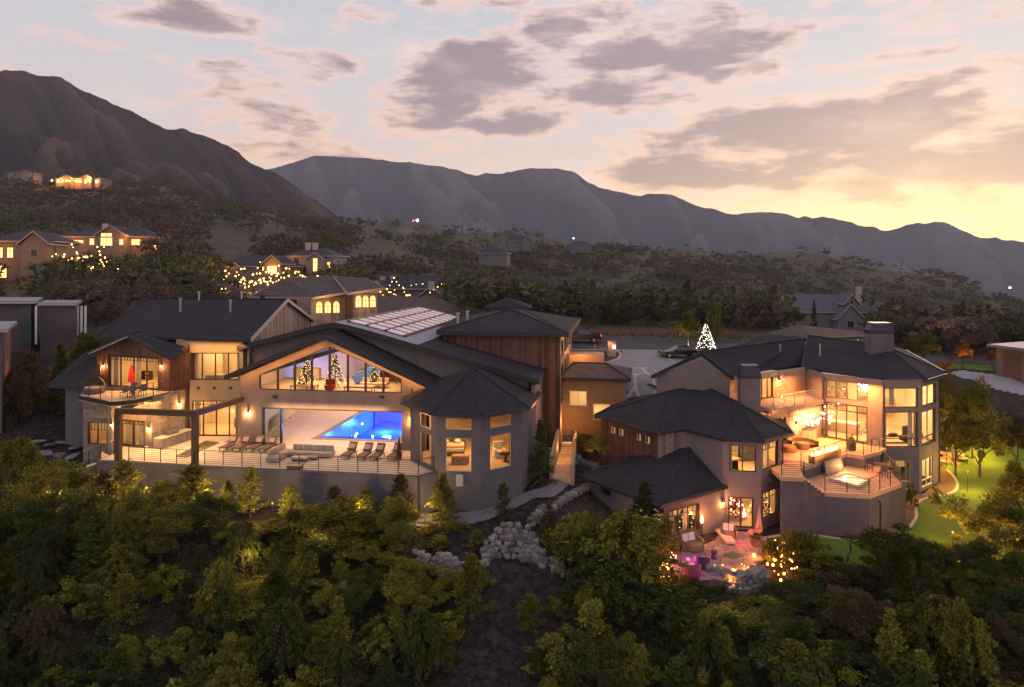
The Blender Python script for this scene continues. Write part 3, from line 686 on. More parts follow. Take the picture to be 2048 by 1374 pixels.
# pool hall -----------------------------------------------------------------------
def hitz(pl, pts): return [pl.hit(*p) for p in pts]
out = [(-.35, -.6), (-.35, PF.hit(476, 752)[1])] + hitz(PF, [(560, 716), (648, 679), (745, 716), (850, 766)]) + [(PF.hit(850, 766)[0], -.6)]
s0 = PF.hit(524, 880)[0]; s1 = PF.hit(803.5, 880)[0]; sm = PF.hit(561, 880)[0]; ztop = PF.hit(524, 814.5)[1]
upw = hitz(PF, [(518, 779), (803.7, 786.8), (803.7, 757.5), (659, 692.8), (518, 749.5)])
wall('front_wall', PF, out, [[(s0, -.03), (s1, -.03), (s1, ztop), (s0, ztop)], upw], STUC, house, 0.4)
# gable window: frame and seven panes
fb = MB(); nx = V3(PF.n.x, PF.n.y, 0); dx = V3(PF.d.x, PF.d.y, 0)
zs0 = (upw[0][1] + upw[1][1]) / 2
def ztopat(s):
    a, b, c = upw[4], upw[3], upw[2]
    return a[1] + (b[1] - a[1]) * (s - a[0]) / (b[0] - a[0]) if s <= b[0] else b[1] + (c[1] - b[1]) * (s - b[0]) / (c[0] - b[0])
ms = [upw[0][0]] + [PF.hit(x, 770)[0] for x in (554.5, 588.7, 622.8, 658.5, 695, 730.4, 766)] + [upw[1][0]]
for i, s in enumerate(ms):
    w = .10 if i in (0, len(ms) - 1) else .17; a = s - w / 2 if 0 < i < len(ms) - 1 else (s if i == 0 else s - w)
    za, zb = ztopat(a), ztopat(a + w)
    vs = [PF.pt(a, zs0, -.04), PF.pt(a + w, zs0, -.04), PF.pt(a + w, zb, -.04), PF.pt(a, za, -.04)]; vs += [v - nx * .14 for v in vs]
    fb.add(vs, [(0, 1, 2, 3), (7, 6, 5, 4), (0, 4, 5, 1), (1, 5, 6, 2), (2, 6, 7, 3), (3, 7, 4, 0)])
fb.boxf(PF.pt(ms[0], zs0 - .02, -.04), dx * (ms[-1] - ms[0]), -nx * .14, V3(0, 0, .09))
fb.bar(PF.pt(upw[4][0], upw[4][1], -.1), PF.pt(upw[3][0], upw[3][1], -.1), .1, .1); fb.bar(PF.pt(upw[3][0], upw[3][1], -.1), PF.pt(upw[2][0], upw[2][1], -.1), .1, .1)
gw = fb.build('gable_window', FRAME, house)
for a, b in zip(ms[:-1], ms[1:]):
    g = MB(); pts = [(a, zs0), (b, zs0), (b, ztopat(b)), (a, ztopat(a))]
    if a < upw[3][0] < b: pts = pts[:3] + [(upw[3][0], upw[3][1])] + pts[3:]
    g.add([PF.pt(s, z, -.1) for s, z in pts], [tuple(range(len(pts)))]); g.build('glass_pane', GLASS, gw)
# opening: dark framed fixed glass leaf at the left, stacked door leaf frame
df = MB()
for a, w in ((s0, .16), (sm - .08, .16)): df.boxf(PF.pt(a, .013, -.05), dx * w, -nx * .2, V3(0, 0, ztop - .013))
df.boxf(PF.pt(s0 + .16, ztop - .12, -.05), dx * (s1 - s0 - .16), -nx * .2, V3(0, 0, .12)); df.boxf(PF.pt(s0 + .16, .013, -.05), dx * (sm - s0 - .24), -nx * .2, V3(0, 0, .10))
dfo = df.build('sliding_door_frame', IRON, house)
g = MB(); g.add([PF.pt(s0 + .16, .1, -.15), PF.pt(sm, .1, -.15), PF.pt(sm, ztop, -.15), PF.pt(s0 + .16, ztop, -.15)], [(0, 1, 2, 3)]); g.build('glass_pane', glassmat('green_glass', (.75, .95, .85)), dfo)
cx_ = PF.hit(661, 846)[0]
# pool hall interior
uu = lambda s, v, z: PF.pt(s, z, -v)
hallL, hallR, hd = -.2, PF.len + 1.2, 27.0
def quad(mb, a, b, c, d, m=0): return mb.add([a, b, c, d], [(0, 1, 2, 3)], m)
HW = mat('hall_plaster', (.62, .52, .44), .9, (.68, .57, .48), .8); HC = mat('hall_ceiling_boards', (.45, .31, .20), .8, (.52, .37, .24), 2)
FL = mat('hall_floor_stone', (.58, .47, .40), .6, (.64, .53, .45), .8, 0.1, 15); BLUE = mat('blue_slide_shell', (.10, .22, .62), .35)
hm = MB(); zc_ = 9.0
# pool opening (px) on the floor; the pool runs back at a slight angle to the wall
PO = [V3(*XY(630, 877.5, 0), 0), V3(*XY(787, 880, 0), 0), V3(*XY(803, 862, 0), 0) + V3(.9, 2, 0), V3(0, 0, 0), V3(0, 0, 0)]
pv = V3(PF.n.x, PF.n.y, 0) * -1
p0 = V3(*XY(638, 876, 0), 0); p1 = V3(*XY(782, 880.5, 0), 0); p0s = PF.hit(638, 876); 
def su(v): d = V3(v.x - PF.a.x, v.y - PF.a.y, 0); return d.dot(dx), d.dot(pv)
S0, V0 = su(p0); S1, V1 = su(p1); Vn = (V0 + V1) / 2; S1 = S1 + .4; POOL_L = 17.0
floor_rects = [(hallL, hallR, .4, Vn), (hallL, S0, Vn, hd), (S1, hallR, Vn, hd), (S0, S1, Vn + POOL_L, hd)]
for a, b, c, d in floor_rects: quad(hm, uu(a, c, 0.0), uu(b, c, 0), uu(b, d, 0), uu(a, d, 0), 1)
for a, b, c, d in ((S0, Vn, S1, Vn), (S1, Vn, S1, Vn + POOL_L), (S1, Vn + POOL_L, S0, Vn + POOL_L), (S0, Vn + POOL_L, S0, Vn)):
    quad(hm, uu(a, b, 0), uu(c, d, 0), uu(c, d, -2.2), uu(a, b, -2.2), 3)
quad(hm, uu(S0, Vn, -.55), uu(S1, Vn, -.55), uu(S1, Vn + 3, -.55), uu(S0, Vn + 3, -.55), 3); quad(hm, uu(S0, Vn + 3, -.55), uu(S1, Vn + 3, -.55), uu(S1, Vn + 3, -2.2), uu(S0, Vn + 3, -2.2), 3)
quad(hm, uu(S0, Vn + 3, -2.2), uu(S1, Vn + 3, -2.2), uu(S1, Vn + POOL_L, -2.2), uu(S0, Vn + POOL_L, -2.2), 3)
hm.add([uu(hallL, hd, 0), uu(hallR, hd, 0), uu(hallR, hd, 5.6), uu(7.6, hd, 9), uu(hallL, hd, 5.8)], [(0, 1, 2, 3, 4)], 0); quad(hm, uu(hallL, .4, 0), uu(hallL, hd, 0), uu(hallL, hd, 5.5), uu(hallL, .4, 5.5), 0)
quad(hm, uu(hallR, .4, 0), uu(hallR, hd, 0), uu(hallR, hd, 5.3), uu(hallR, .4, 5.3), 0)
POOLT = mat('pool_tile', (.03, .16, .80), .3, (.05, .20, .88), 2)
hm.build('hall_interior', [HW, FL, HC, POOLT], house)
# coping round the pool, raised a little
cpm = MB(); COP = mat('grey_pool_coping', (.26, .21, .19), .6)
for a, b, c, d in ((S0 - .55, Vn - .55, S1 + .55, Vn), (S0 - .55, Vn, S0, Vn + POOL_L), (S1, Vn, S1 + .55, Vn + POOL_L), (S0 - .55, Vn + POOL_L, S1 + .55, Vn + POOL_L + .5)):
    cpm.boxf(uu(a, b, .004), dx * (c - a), pv * (d - b), V3(0, 0, .03))
cp = cpm.build('pool_coping', COP, house)
wm = bpy.data.materials.new('pool_water'); wm.use_nodes = True; nt = wm.node_tree; nt.nodes.clear()
tr_ = nt.nodes.new('ShaderNodeBsdfTransparent'); tr_.inputs[0].default_value = (.45, .72, 1, 1); gl_ = nt.nodes.new('ShaderNodeBsdfGlossy'); gl_.inputs['Roughness'].default_value = .04
fr_ = nt.nodes.new('ShaderNodeFresnel'); fr_.inputs[0].default_value = 1.2; nzw = nt.nodes.new('ShaderNodeTexNoise'); nzw.inputs['Scale'].default_value = 2.5; bw = nt.nodes.new('ShaderNodeBump'); bw.inputs['Strength'].default_value = .15; bw.inputs['Distance'].default_value = .05
gw_ = nt.nodes.new('ShaderNodeNewGeometry'); nt.links.new(gw_.outputs['Position'], nzw.inputs['Vector']); nt.links.new(nzw.outputs[0], bw.inputs['Height']); nt.links.new(bw.outputs[0], gl_.inputs['Normal']); nt.links.new(bw.outputs[0], fr_.inputs['Normal'])
mxw = nt.nodes.new('ShaderNodeMixShader'); nt.links.new(fr_.outputs[0], mxw.inputs[0]); nt.links.new(tr_.outputs[0], mxw.inputs[1]); nt.links.new(gl_.outputs[0], mxw.inputs[2])
ow = nt.nodes.new('ShaderNodeOutputMaterial'); nt.links.new(mxw.outputs[0], ow.inputs[0])
g = MB(); quad(g, uu(S0, Vn, -.08), uu(S1, Vn, -.08), uu(S1, Vn + POOL_L, -.08), uu(S0, Vn + POOL_L, -.08)); wt = g.build('pool_water', wm); wt['kind'] = 'structure'
PLAMP = emis('pool_light_lens', (.75, .88, 1), 12)
for k, (s, v, z) in enumerate([(.12, .05, -.35), (.45, .05, -.35), (.85, .05, -.35), (.15, .35, -1.0), (.0, .6, -1.0), (1, .3, -1.0), (1, .7, -1), (.5, 1, -1), (.3, .18, -.5), (.55, .18, -.5), (.8, .18, -.5)]):
    q = uu(S0 + (S1 - S0) * (.03 + .94 * s), Vn + POOL_L * (.01 + .98 * v), z)
    MB().ball(q, .10, 8).build('pool_light', PLAMP, cp)
for s, v, pw in ((.5, .10, 110), (.3, .35, 320), (.7, .35, 320), (.3, .7, 400), (.7, .7, 400)):
    lamp('pool_glow', uu(S0 + (S1 - S0) * s, Vn + POOL_L * v, -.5 if v < .15 else -1.3), pw, (.10, .30, 1.0), .3, parent=cp, warm=False)
lad = MB()
for s in (-.25, .25): 
    c = uu(S0 + (S1 - S0) * .30 + s, Vn + 2.9, 0); lad.tube([c + V3(0, 0, -1), c + V3(0, 0, .75), c + pv * .25 + V3(0, 0, .95), c + pv * .55 + V3(0, 0, .75), c + pv * .6 + V3(0, 0, -.6)], .03, 6)
tag(lad.build('pool_ladder', STEEL), 'polished steel grab rails standing in the blue indoor pool', 'pool ladder')
# mezzanine seen through the gable window
mz = MB(); MZ = 4.55; mz.boxf(uu(hallL, .45, MZ - .35), dx * (hallR - hallL), pv * 7.5, V3(0, 0, .35)); mz.build('mezzanine_floor', INF, house)
HCm = MB()
for (sa, za), (sb, zb) in (((-.2, 6.0), (7.6, 9.3)), ((7.6, 9.3), (PF.len - .3, 5.7))):
    HCm.boxf(uu(sa, .45, za), dx * (sb - sa) + V3(0, 0, zb - za), pv * (hd - .5), V3(0, 0, .08))
HCm.build('hall_ceiling', HC, house)
for s, v, z, pw, sx, sy in ((4, 3.8, 7.0, 230, 5, 4), (10.5, 3.8, 7.0, 230, 5, 4)): lamp('mezzanine_light', uu(s, v, z), pw, (1, .74, .48), kind='AREA', size=(sx, sy), rot=(0, 0, PF.ang), parent=house)
for s, v, pw in ((3.5, 4, 130), (9, 4, 100), (12.8, 4, 80)): lamp('hall_soffit_light', uu(s, v, 4.1), pw, (1, .70, .46), kind='AREA', size=(3, 4.5), rot=(0, 0, PF.ang), parent=house)
for s, v, pw in ((4, 14, 250), (11, 14, 190), (4, 22, 200), (12, 22, 200)): lamp('hall_ceiling_light', uu(s, v, 6.2), pw, (1, .72, .55), kind='AREA', size=(4, 5), rot=(0, 0, PF.ang), parent=house)
# column and curved stair with slide drum
MB().tube([uu(cx_ + 1.2, 7.4, 0), uu(cx_ + 1.2, 7.4, MZ - .35)], .07, 8).build('steel_column', IRON, house)
st = MB(); c0 = uu(S0 - 3.4, 4.2, 0)
for i in range(14):
    a = R(-150 + i * 13); st.boxf(c0 + V3(math.cos(a) * .75, math.sin(a) * .75, .16 + i * .29), V3(math.cos(a), math.sin(a), 0) * .95, V3(-math.sin(a), math.cos(a), 0) * .42, V3(0, 0, .06))
tag(st.build('spiral_stair', INF), 'curved wooden staircase rising beside the indoor pool', 'staircase')
sd = MB()
for r_ in (.72, 1.75):
    pts = []
    for i in range(22):
        a = R(-160 + i * 9.2); z = .1 + i * .19
        q = c0 + V3(math.cos(a) * r_, math.sin(a) * r_, 0); pts.append((q + V3(0, 0, z), q + V3(0, 0, z + 1.0)))
    for (a, b), (c, d) in zip(pts[:-1], pts[1:]): nn = ((a + b) / 2 - c0); nn.z = 0; nn = nn.normalized() * .05; sd.add([a, c, d, b, a + nn, c + nn, d + nn, b + nn], [(0, 1, 2, 3), (7, 6, 5, 4), (3, 2, 6, 7), (0, 4, 5, 1)])
sdo = sd.build('stair_balustrade', HW); sdo['kind'] = 'thing'; tag(sdo, 'smooth pale curved balustrade wrapping the wooden pool staircase', 'balustrade')
# blue slide ramp and lounge things on the mezzanine
sl_ = MB(); a, b = uu(8.0, 5.2, MZ + .1), uu(12.6, 6.4, MZ + 2.6); sl_.bar(a, b, 1.3, .12); sl_.bar(a + V3(0, 0, .35) + nx * .65, b + V3(0, 0, .35) + nx * .65, .08, .7)
tag(sl_.build('water_slide', BLUE), 'blue slide ramp crossing behind the gable window', 'slide')
def fairy_tree(x, y, z, h, r, label, n=150, mtl=None, bulb=None, name='christmas_tree', cat='christmas tree', bs=.035):
    root = empty(name, (x, y, z), label, cat); rr = random.Random(int(abs(x * 31 + y * 7)) + 5)
    m = MB(); m.tube([(x, y, z), (x, y, z + h * .98)], [.06, .015], 6).build('trunk', DKWOOD, root)
    c = MB(); nl = max(260, int(r * 700))
    for i in range(nl):
        t = rr.random() ** .8; zz = z + .25 + t * (h - .25); rad = r * (1 - t) * (0.25 + 0.75 * rr.random() ** .4) + .02; a = rr.random() * 6.283
        p = V3(x + math.cos(a) * rad, y + math.sin(a) * rad, zz); s = .10 + .05 * rr.random()
        d1 = V3(math.cos(a), math.sin(a), -.35 + rr.uniform(-.4, .4)) * s; d2 = V3(-math.sin(a), math.cos(a), rr.uniform(-.4, .4)) * s * .6
        c.add([p - d2, p + d1 * 1.4, p + d2, p - d1 * .3], [(0, 1, 2, 3)])
    c.build('foliage', mtl or FIR, root)
    b = MB()
    for i in range(n):
        t = rr.random() ** 1.1; zz = z + .3 + t * (h - .3); rad = r * (1 - t) * 1.02 + .03; a = rr.random() * 6.283
        q = V3(x + math.cos(a) * rad, y + math.sin(a) * rad, zz); s = bs
        b.add([q + V3(s, 0, 0), q + V3(0, s, 0), q - V3(s, 0, 0), q - V3(0, s, 0), q + V3(0, 0, s), q - V3(0, 0, s)], [(0, 1, 4), (1, 2, 4), (2, 3, 4), (3, 0, 4), (1, 0, 5), (2, 1, 5), (3, 2, 5), (0, 3, 5)])
    bo = b.build('string_lights', bulb or BULBS, root); bo['kind'] = 'stuff'
    return root
FIR = leafmat('fir_needles', (.02, .045, .02), (.04, .07, .03), .1, .1)
q = uu(4.6, 2.2, MZ); fairy_tree(q.x, q.y, MZ, 2.6, .85, 'slim fir with warm lights behind the third pane of the gable window', 120)
q = uu(6.9, 3.0, MZ); fairy_tree(q.x, q.y, MZ, 3.0, .9, 'tall lit fir behind the middle of the gable window', 150)
q = uu(10.2, 4.0, MZ); fairy_tree(q.x, q.y, MZ, 1.7, .6, 'small lit fir beside the blue slide', 90)
def daybench(s, v, label, lw=2.2, back=False):
    q = uu(s, v, MZ); r = empty('upholstered_bench', q, label, 'bench')
    m = MB(); m.boxf(q + V3(0, 0, .30), dx * lw, pv * .9, V3(0, 0, .16)); 
    if back: m.boxf(q + V3(0, 0, .46) + pv * .75, dx * lw, pv * .15, V3(0, 0, .38))
    m.build('seat', mat('peach_upholstery', (.62, .42, .30), .9), r)
    for a_, b_ in ((.06, .06), (lw - .12, .06), (.06, .8), (lw - .12, .8)): MB().boxf(q + dx * a_ + pv * b_, dx * .06, pv * .06, V3(0, 0, .3)).build('leg', IRON, r)
daybench(3.6, 1.0, 'flat peach bench behind the left part of the gable window', 2.3)
daybench(8.4, 1.2, 'long peach bench behind the right part of the gable window', 2.6)
daybench(9.2, 3.0, 'peach bench with a backrest behind the long peach bench', 2.4, True)
q = uu(6.9, 1.8, MZ); ch = empty('red_armchair', q, 'red armchair beside the flat peach bench upstairs', 'armchair')
MB().lathe(q, [(.35, 0), (.45, .2), (.48, .42)], 12).build('seat', RED, ch); MB().boxf(q + V3(-.4, .2, .4), V3(.85, 0, 0), V3(0, .18, 0), V3(0, 0, .5)).build('backrest', RED, ch)
# roofs of the pool hall ---------------------------------------------------------------
vv = V3(*pv.xy, 0)
def fwd(p, d): return V3(p.x, p.y, p.z) + vv * d
A1 = P(648, 668.5, 56.4); L1 = P(449, 751.4, 57.8); R1 = P(868, 773, 55.3)
roof('gable_roof', [[L1, A1, fwd(A1, 9), fwd(L1, 9)], [A1, R1, fwd(R1, 9), fwd(A1, 9)]], ROOF, house, .25, fw=.42)
# upper, larger low gable with a curved crown
ridge = P(669, 645, 59.5); Lt = P(475, 692, 61.3); Rt = P(1077, 759, 56.6)
def lerp(a, b, t): return a + (b - a) * t
crown = [Lt, lerp(Lt, ridge, .55) + V3(0, 0, .08), lerp(Lt, ridge, .85) + V3(0, 0, .12), ridge, lerp(ridge, Rt, .08) + V3(0, 0, .08), lerp(ridge, Rt, .18) + V3(0, 0, .12), lerp(ridge, Rt, .42) + V3(0, 0, .05), Rt]
faces_g, faces_s = [], []
for i in range(7):
    q = [crown[i], crown[i + 1], fwd(crown[i + 1], 26.5), fwd(crown[i], 26.5)]
    (faces_s if i == 6 or i < 2 else faces_g).append(q)
roof('upper_roof_shingles', faces_s[-1:], ROOF, house, .3, fw=.45); roof('upper_roof_membrane', faces_s[:-1] + faces_g, MEMB, house, .3, fw=.45)
# wall under the upper gable
PU = Pl((Lt.x + .8, Lt.y + .9), (Rt.x - 1.2, Rt.y + .9 + (Rt.y - Lt.y) * -.05))
PU = Pl(fwd(Lt, 1.0).xy, fwd(Rt, 1.0).xy)
o2 = []
for c in crown: s_ = (fwd(c, 1.0).xy - PU.a).dot(PU.d); o2.append((s_, c.z - .22))
o2[0] = (.6, o2[0][1] + .1); o2[-1] = (o2[-1][0] - .9, o2[-1][1] + .2)
gu = [((fwd(v, 1.0).xy - PU.a).dot(PU.d), v.z - .35) for v in (L1, A1, R1)]
lowb = [(o2[0][0], min(gu[0][1], o2[0][1] - .3)), (gu[1][0], gu[1][1]), (gu[2][0], gu[2][1]), (gu[2][0], 2.5), (o2[-1][0], 2.5)]
wall('upper_gable_wall', PU, [lowb[0]] + o2 + lowb[::-1][:-1], [], STUC, house, .3)
# side wall of the hall at the right end, down to the path
PS = Pl((OCT[3].x + .2, OCT[3].y + .9), fwd(Rt, 1.3).xy + Vector((-1.0, 0))); 
wall('side_wall', Pl((1.9, 56.8), (2.7, 61.2)), [(0, -3), (4.4, -3), (4.4, 5.6), (0, 5.4)], [], STUC, house, .3)
# skylights: three bands of panes running up the right slope
SKYG = mat('skylight_pane', (.88, .66, .66), .2, (.92, .72, .72), .5, spec=.8); BARM = mat('skylight_bar', (.05, .045, .055), .5)  # pink sky reflection is painted into the pane colour
uR = (Rt - ridge).normalized()
rdir = lambda s, v: fwd(ridge, v) + (lambda t: (lerp(ridge, crown[4], t / .08) if t < .08 else lerp(crown[4], crown[5], (t - .08) / .10) if t < .18 else lerp(crown[5], crown[6], (t - .18) / .24) if t < .42 else lerp(crown[6], Rt, (t - .42) / .58)) - ridge)(s / (Rt - ridge).length)
sky_s = [.55, 2.35, 4.15, 5.95]; NB = 11; v0s, v1s = 2.0, 25.0
for b_ in range(3):
    for k in range(NB):
        va = v0s + (v1s - v0s) * k / NB; vb = va + (v1s - v0s) / NB * .62
        a, b, c, d = rdir(sky_s[b_] + .1, va), rdir(sky_s[b_ + 1] - .1, va), rdir(sky_s[b_ + 1] - .1, vb), rdir(sky_s[b_] + .1, vb); up = V3(0, 0, .15); up2 = V3(0, 0, .13)
        MB().add([a + up2, b + up2, c + up, d + up, a, b, c, d], [(0, 1, 2, 3), (4, 5, 1, 0), (5, 6, 2, 1), (6, 7, 3, 2), (7, 4, 0, 3)]).build('skylight_pane', SKYG, house)
for b_ in range(3):
    m = MB(); a, b, c, d = rdir(sky_s[b_], v0s - .15), rdir(sky_s[b_ + 1], v0s - .15), rdir(sky_s[b_ + 1], v1s + .1), rdir(sky_s[b_], v1s + .1); u1, u2 = V3(0, 0, .02), V3(0, 0, .06); m.add([a + u1, b + u1, c + u1, d + u1, a + u2, b + u2, c + u2, d + u2], [(4, 5, 6, 7), (0, 1, 5, 4), (1, 2, 6, 5), (2, 3, 7, 6), (3, 0, 4, 7)]); m.build('skylight_curb', BARM, house)
for s in sky_s: m = MB(); m.bar(rdir(s, v0s - .2) + V3(0, 0, .1), rdir(s, v1s) + V3(0, 0, .1), .16, .22); m.build('skylight_bar', BARM, house)
# chain of vents on the roofs
def vent(px, py, Y, h=.9, r=.1):
    b = P(px, py, Y); MB().tube([b - V3(0, 0, .5), b + V3(0, 0, h)], r, 8).tube([b + V3(0, 0, h), b + V3(0, 0, h + .14)], r * 1.7, 8).build('roof_vent', STEEL, house)
# left bedroom wing -----------------------------------------------------------------
zW = lambda px, py: WL.hit(px, py)
r_up = WL.rect(380, 478.5, 705.5, 760); r_lo = WL.rect(384, 474.5, 801, 871)
r_lo = (r_lo[0], r_lo[1], .012, r_lo[3])
wall('wing_wall', WL, [(-1.0, -.05), (WL.len, -.05), (WL.len, 8.75), (-1.0, 8.75)], [rh(r_up), rh(r_lo)], STUCW, house, .35)
window(WL, r_up, house, splits=[WL.hit(x, 730)[0] for x in (404, 430, 456)], fw=.09)
window(WL, r_lo, house, splits=[WL.hit(x, 840)[0] for x in (406, 432, 458)], grid=(.12, 4), fw=.10, name='sliding_door')
room(WL, -1.2, WL.len - .1, 4.3, 8.2, 5.5, house, 190); room(WL, -.6, WL.len - .1, 0, 3.5, 5.5, house, 190)
for px in (397.5, 429, 462): c = P(px, 776, 61.6); MB().tube([WL.pt(WL.hit(px, 776)[0], WL.hit(px, 776)[1], .02), WL.pt(WL.hit(px, 776)[0], WL.hit(px, 776)[1], .12)], .12, 10).build('round_vent', FASC, house)
wr = [P(196, 669, 63), P(499, 678.5, 60.8), P(573.5, 598, 70.6), P(295.5, 597, 72), P(629, 640, 79.5), P(255, 640, 84)]
roof('wing_roof', [[wr[0], wr[1], wr[2], wr[3]], [wr[2], wr[4], wr[5], wr[3]], [wr[0], wr[3], wr[5]]], ROOF, house, .25)
# boarded gable end of the wing
GE = Pl((wr[1].x - .35, wr[1].y + .9), (wr[4].x - .35, wr[4].y - .9))
def gz_(p): s = (p.xy - GE.a).dot(GE.d); return (s, p.z - .30)
go = [(0, 5), (GE.len, 5), (GE.len, gz_(wr[4])[1] + .35), gz_(wr[2]), (0, gz_(wr[1])[1] + .35)]
wall('gable_end_wall', GE, go, [], WOODG, house, .2); boards(GE, [(p[0], max(p[1], 7.5)) for p in go], [], house, WOODG, .32)
for a, b in ((wr[1], wr[2]), (wr[2], wr[4])): MB().bar(a + V3(.12, 0, -.12), b + V3(.12, 0, -.12), .08, .34).build('barge_board', FASCL, house)
for px, py, Y in ((361, 617, 68), (398, 603, 71), (461, 620, 67.5), (483.5, 602, 71)): vent(px, py, Y)
# timber balcony bay
BF = Pl(E(194.6, 771.5, 4.4).xy, E(340, 783, 4.4).xy)
apex = BF.hit(256, 674); eL = BF.hit(192, 700); eR = BF.hit(340, 713)
bo = [(0, 4.4), (BF.len, 4.4), (BF.len, eR[1]), apex, (0, eL[1])]
rb = BF.rect(217, 316.5, 710.5, 770.5); rb = (rb[0], rb[1], 4.45, rb[3])
wall('bay_wall', BF, bo, [rh(rb)], WOOD, house, .3); boards(BF, bo, [(rb[0] - .1, rb[1] + .1, rb[2], rb[3] + .12)], house, WOOD, .22)
window(BF, rb, house, splits=[BF.hit(x, 740)[0] for x in (240, 266, 292)], grid=(.13, 4), fw=.11, name='balcony_door', trim=.1)
room(BF, .1, BF.len - .1, 4.38, 7.3, 6.0, house, 170)
BS = Pl(E(340, 783, 4.4).xy, (-28.9, 62.3)); wall('bay_side_wall', BS, [(0, 4.4), (BS.len, 4.4), (BS.len, 8.2), (0, 7.7)], [], WOOD, house, .2); boards(BS, [(0, 4.4), (BS.len, 4.4), (BS.len, 8.2), (0, 7.6)], [], house, WOOD, .22)
for px in (207.5, 323.5):
    s, z = BF.hit(px, 728); sconce(BF.pt(s, z), BF.n, house, 22)
ap = P(256, 668.5, 60.0); er = P(341, 714.5, 58.3); el = P(178, 703, 61.9)
apb = P(309, 652, 70); erb = P(383, 693.5, 62.2); elb = V3(el.x + 2.2, el.y + 8, el.z)
roof('bay_roof', [[el, ap, apb, elb], [ap, er, erb, apb]], ROOF, house, .22)
MB().bar(el + V3(0, -.05, -.2), ap + V3(0, -.05, -.2), .06, .12).build('fascia_strip', FASCL, house)
ls = [P(98, 769, 59.5), P(200, 773.5, 59.3), P(200, 702, 64.5), P(176, 702, 65)]
roof('low_side_roof', [ls], ROOF, house, .2)
wall('low_side_wall', Pl((ls[0].x + .9, ls[0].y + .8), (ls[1].x, ls[1].y + .7)), [(0, -4), (6.4, -4), (6.4, 4.7), (0, 4.6)], [], STUCG, house, .3)
# balcony slab and its stone walls
bal = [E(155, 792, 4.4), E(222, 804.8, 4.4), E(268, 801, 4.4), E(305, 792.5, 4.4), E(338.5, 785, 4.4)]
bp = [tuple(v.xy) for v in bal] + [(-29.6, 59.8), (-38.2, 63)]
MB().prism(bp, 4.05, 4.4).build('balcony_slab', INF, house)
MB().prism([(x, y - .04) for x, y in bp[:5]] + [(x, y + .25) for x, y in bp[:5][::-1]], 4.12, 4.44).build('balcony_edge', FASC, house)
railing([v + V3(0, .12, .06) for v in bal], 'curved metal railing round the upper bedroom balcony')
S1p = Pl(E(159, 806, 3.95).xy + Vector((0, .5)), E(222, 806, 3.95).xy + Vector((0, .1)))
rs = S1p.rect(175, 213.6, 844, 888)
wall('stone_wall', S1p, [(0, -1.5), (S1p.len, -1.5), (S1p.len, 4.04), (0, 4.04)], [rh(rs)], STONE, house, .35)
window(S1p, rs, house, cols=2, grid=(.35, 3), fw=.07); room(S1p, .2, S1p.len - .2, .3, 3.8, 3.2, house, 45, (1, .58, .25))
S2p = Pl(S1p.pt(S1p.len, 0).xy, E(240, 892, 0).xy); wall('stone_return_wall', S2p, [(0, -1), (S2p.len, -1), (S2p.len, 4.04), (0, 4.04)], [], STONE, house, .3)
S3p = Pl(E(240, 892, 0).xy, E(305, 898, 0).xy); rd = S3p.rect(240.5, 291, 838, 893); rd = (rd[0], rd[1], .02, rd[3])
wall('stone_door_wall', S3p, [(0, -.3), (S3p.len, -.3), (S3p.len, 4.04), (0, 4.04)], [rh(rd)], STUCW, house, .3)
window(S3p, rd, house, cols=2, grid=(.17, 3), fw=.16, name='terrace_door'); room(S3p, .0, S3p.len - .3, 0, 3.5, 3.0, house, 60)
for k in (0, 1):
    a = rd[0] + .2 + k * (rd[1] - rd[0]) / 2; c = MB()
    for i in range(9): 
        u = a + i * .115; c.add([S3p.pt(u, .05, -.42 - (i % 2) * .05), S3p.pt(u + .115, .05, -.42 - ((i + 1) % 2) * .05), S3p.pt(u + .115, 2.6, -.42 - ((i + 1) % 2) * .05), S3p.pt(u, 2.6, -.42 - (i % 2) * .05)], [(0, 1, 2, 3)])
    c.build('door_curtain', CURT, house)
S4p = Pl(E(305, 898, 0).xy, E(370, 877, 0).xy); wall('outdoor_kitchen_wall', S4p, [(0, -.3), (S4p.len, -.3), (S4p.len, 4.38), (0, 4.38)], [], STONE, house, .3)
def ledge(pl, s0, s1, z0, z1, parent, hole=None, hmin=.12, hmax=.22, off=0.0, wmin=.3, wmax=.75):
    z = z0; n = 0
    while z < z1 - .05:
        h = min(rng.uniform(hmin, hmax), z1 - z); u = s0
        while u < s1 - .06:
            w = min(rng.uniform(wmin, wmax), s1 - u)
            if not (hole and u + w > hole[0] - .05 and u < hole[1] + .05 and z + h > hole[2] and z < hole[3]):
                q = pl.pt(u + .01, z + .01, off + .001); MB().boxf(q, V3(pl.d.x, pl.d.y, 0) * (w - .02), V3(pl.n.x, pl.n.y, 0) * rng.uniform(.02, .06), V3(0, 0, h - .02)).build('stone_block', STONE, parent); n += 1
            u += w
        z += h
ledge(S1p, 0, S1p.len, -1.2, 4.0, house, (rs[0], rs[1], rs[2], rs[3]), .24, .36, wmin=.6, wmax=1.3); ledge(S4p, 0, S4p.len, 0, 4.36, house, None, .28, .4, wmin=.5, wmax=1.1)
ledge(S3p, rd[1] + .1, S3p.len, 0, 4.0, house, None, .25, .35, wmin=.3, wmax=.5)
s, z = S3p.hit(299, 852); sconce(S3p.pt(s, z, .06), S3p.n, house, 26)
s, z = S4p.hit(357, 838); sconce(S4p.pt(s, 3.4, .06), S4p.n, house, 30)
s, z = S2p.hit(229, 862); sconce(S1p.pt(S1p.len - .1, 2.3, .08), (.9, .3), house, 12)
lamp('balcony_soffit_light', (-31, 57.2, 3.9), 150, (1, .60, .28), kind='AREA', size=(3, 1.5), rot=(0, 0, 0), parent=house)
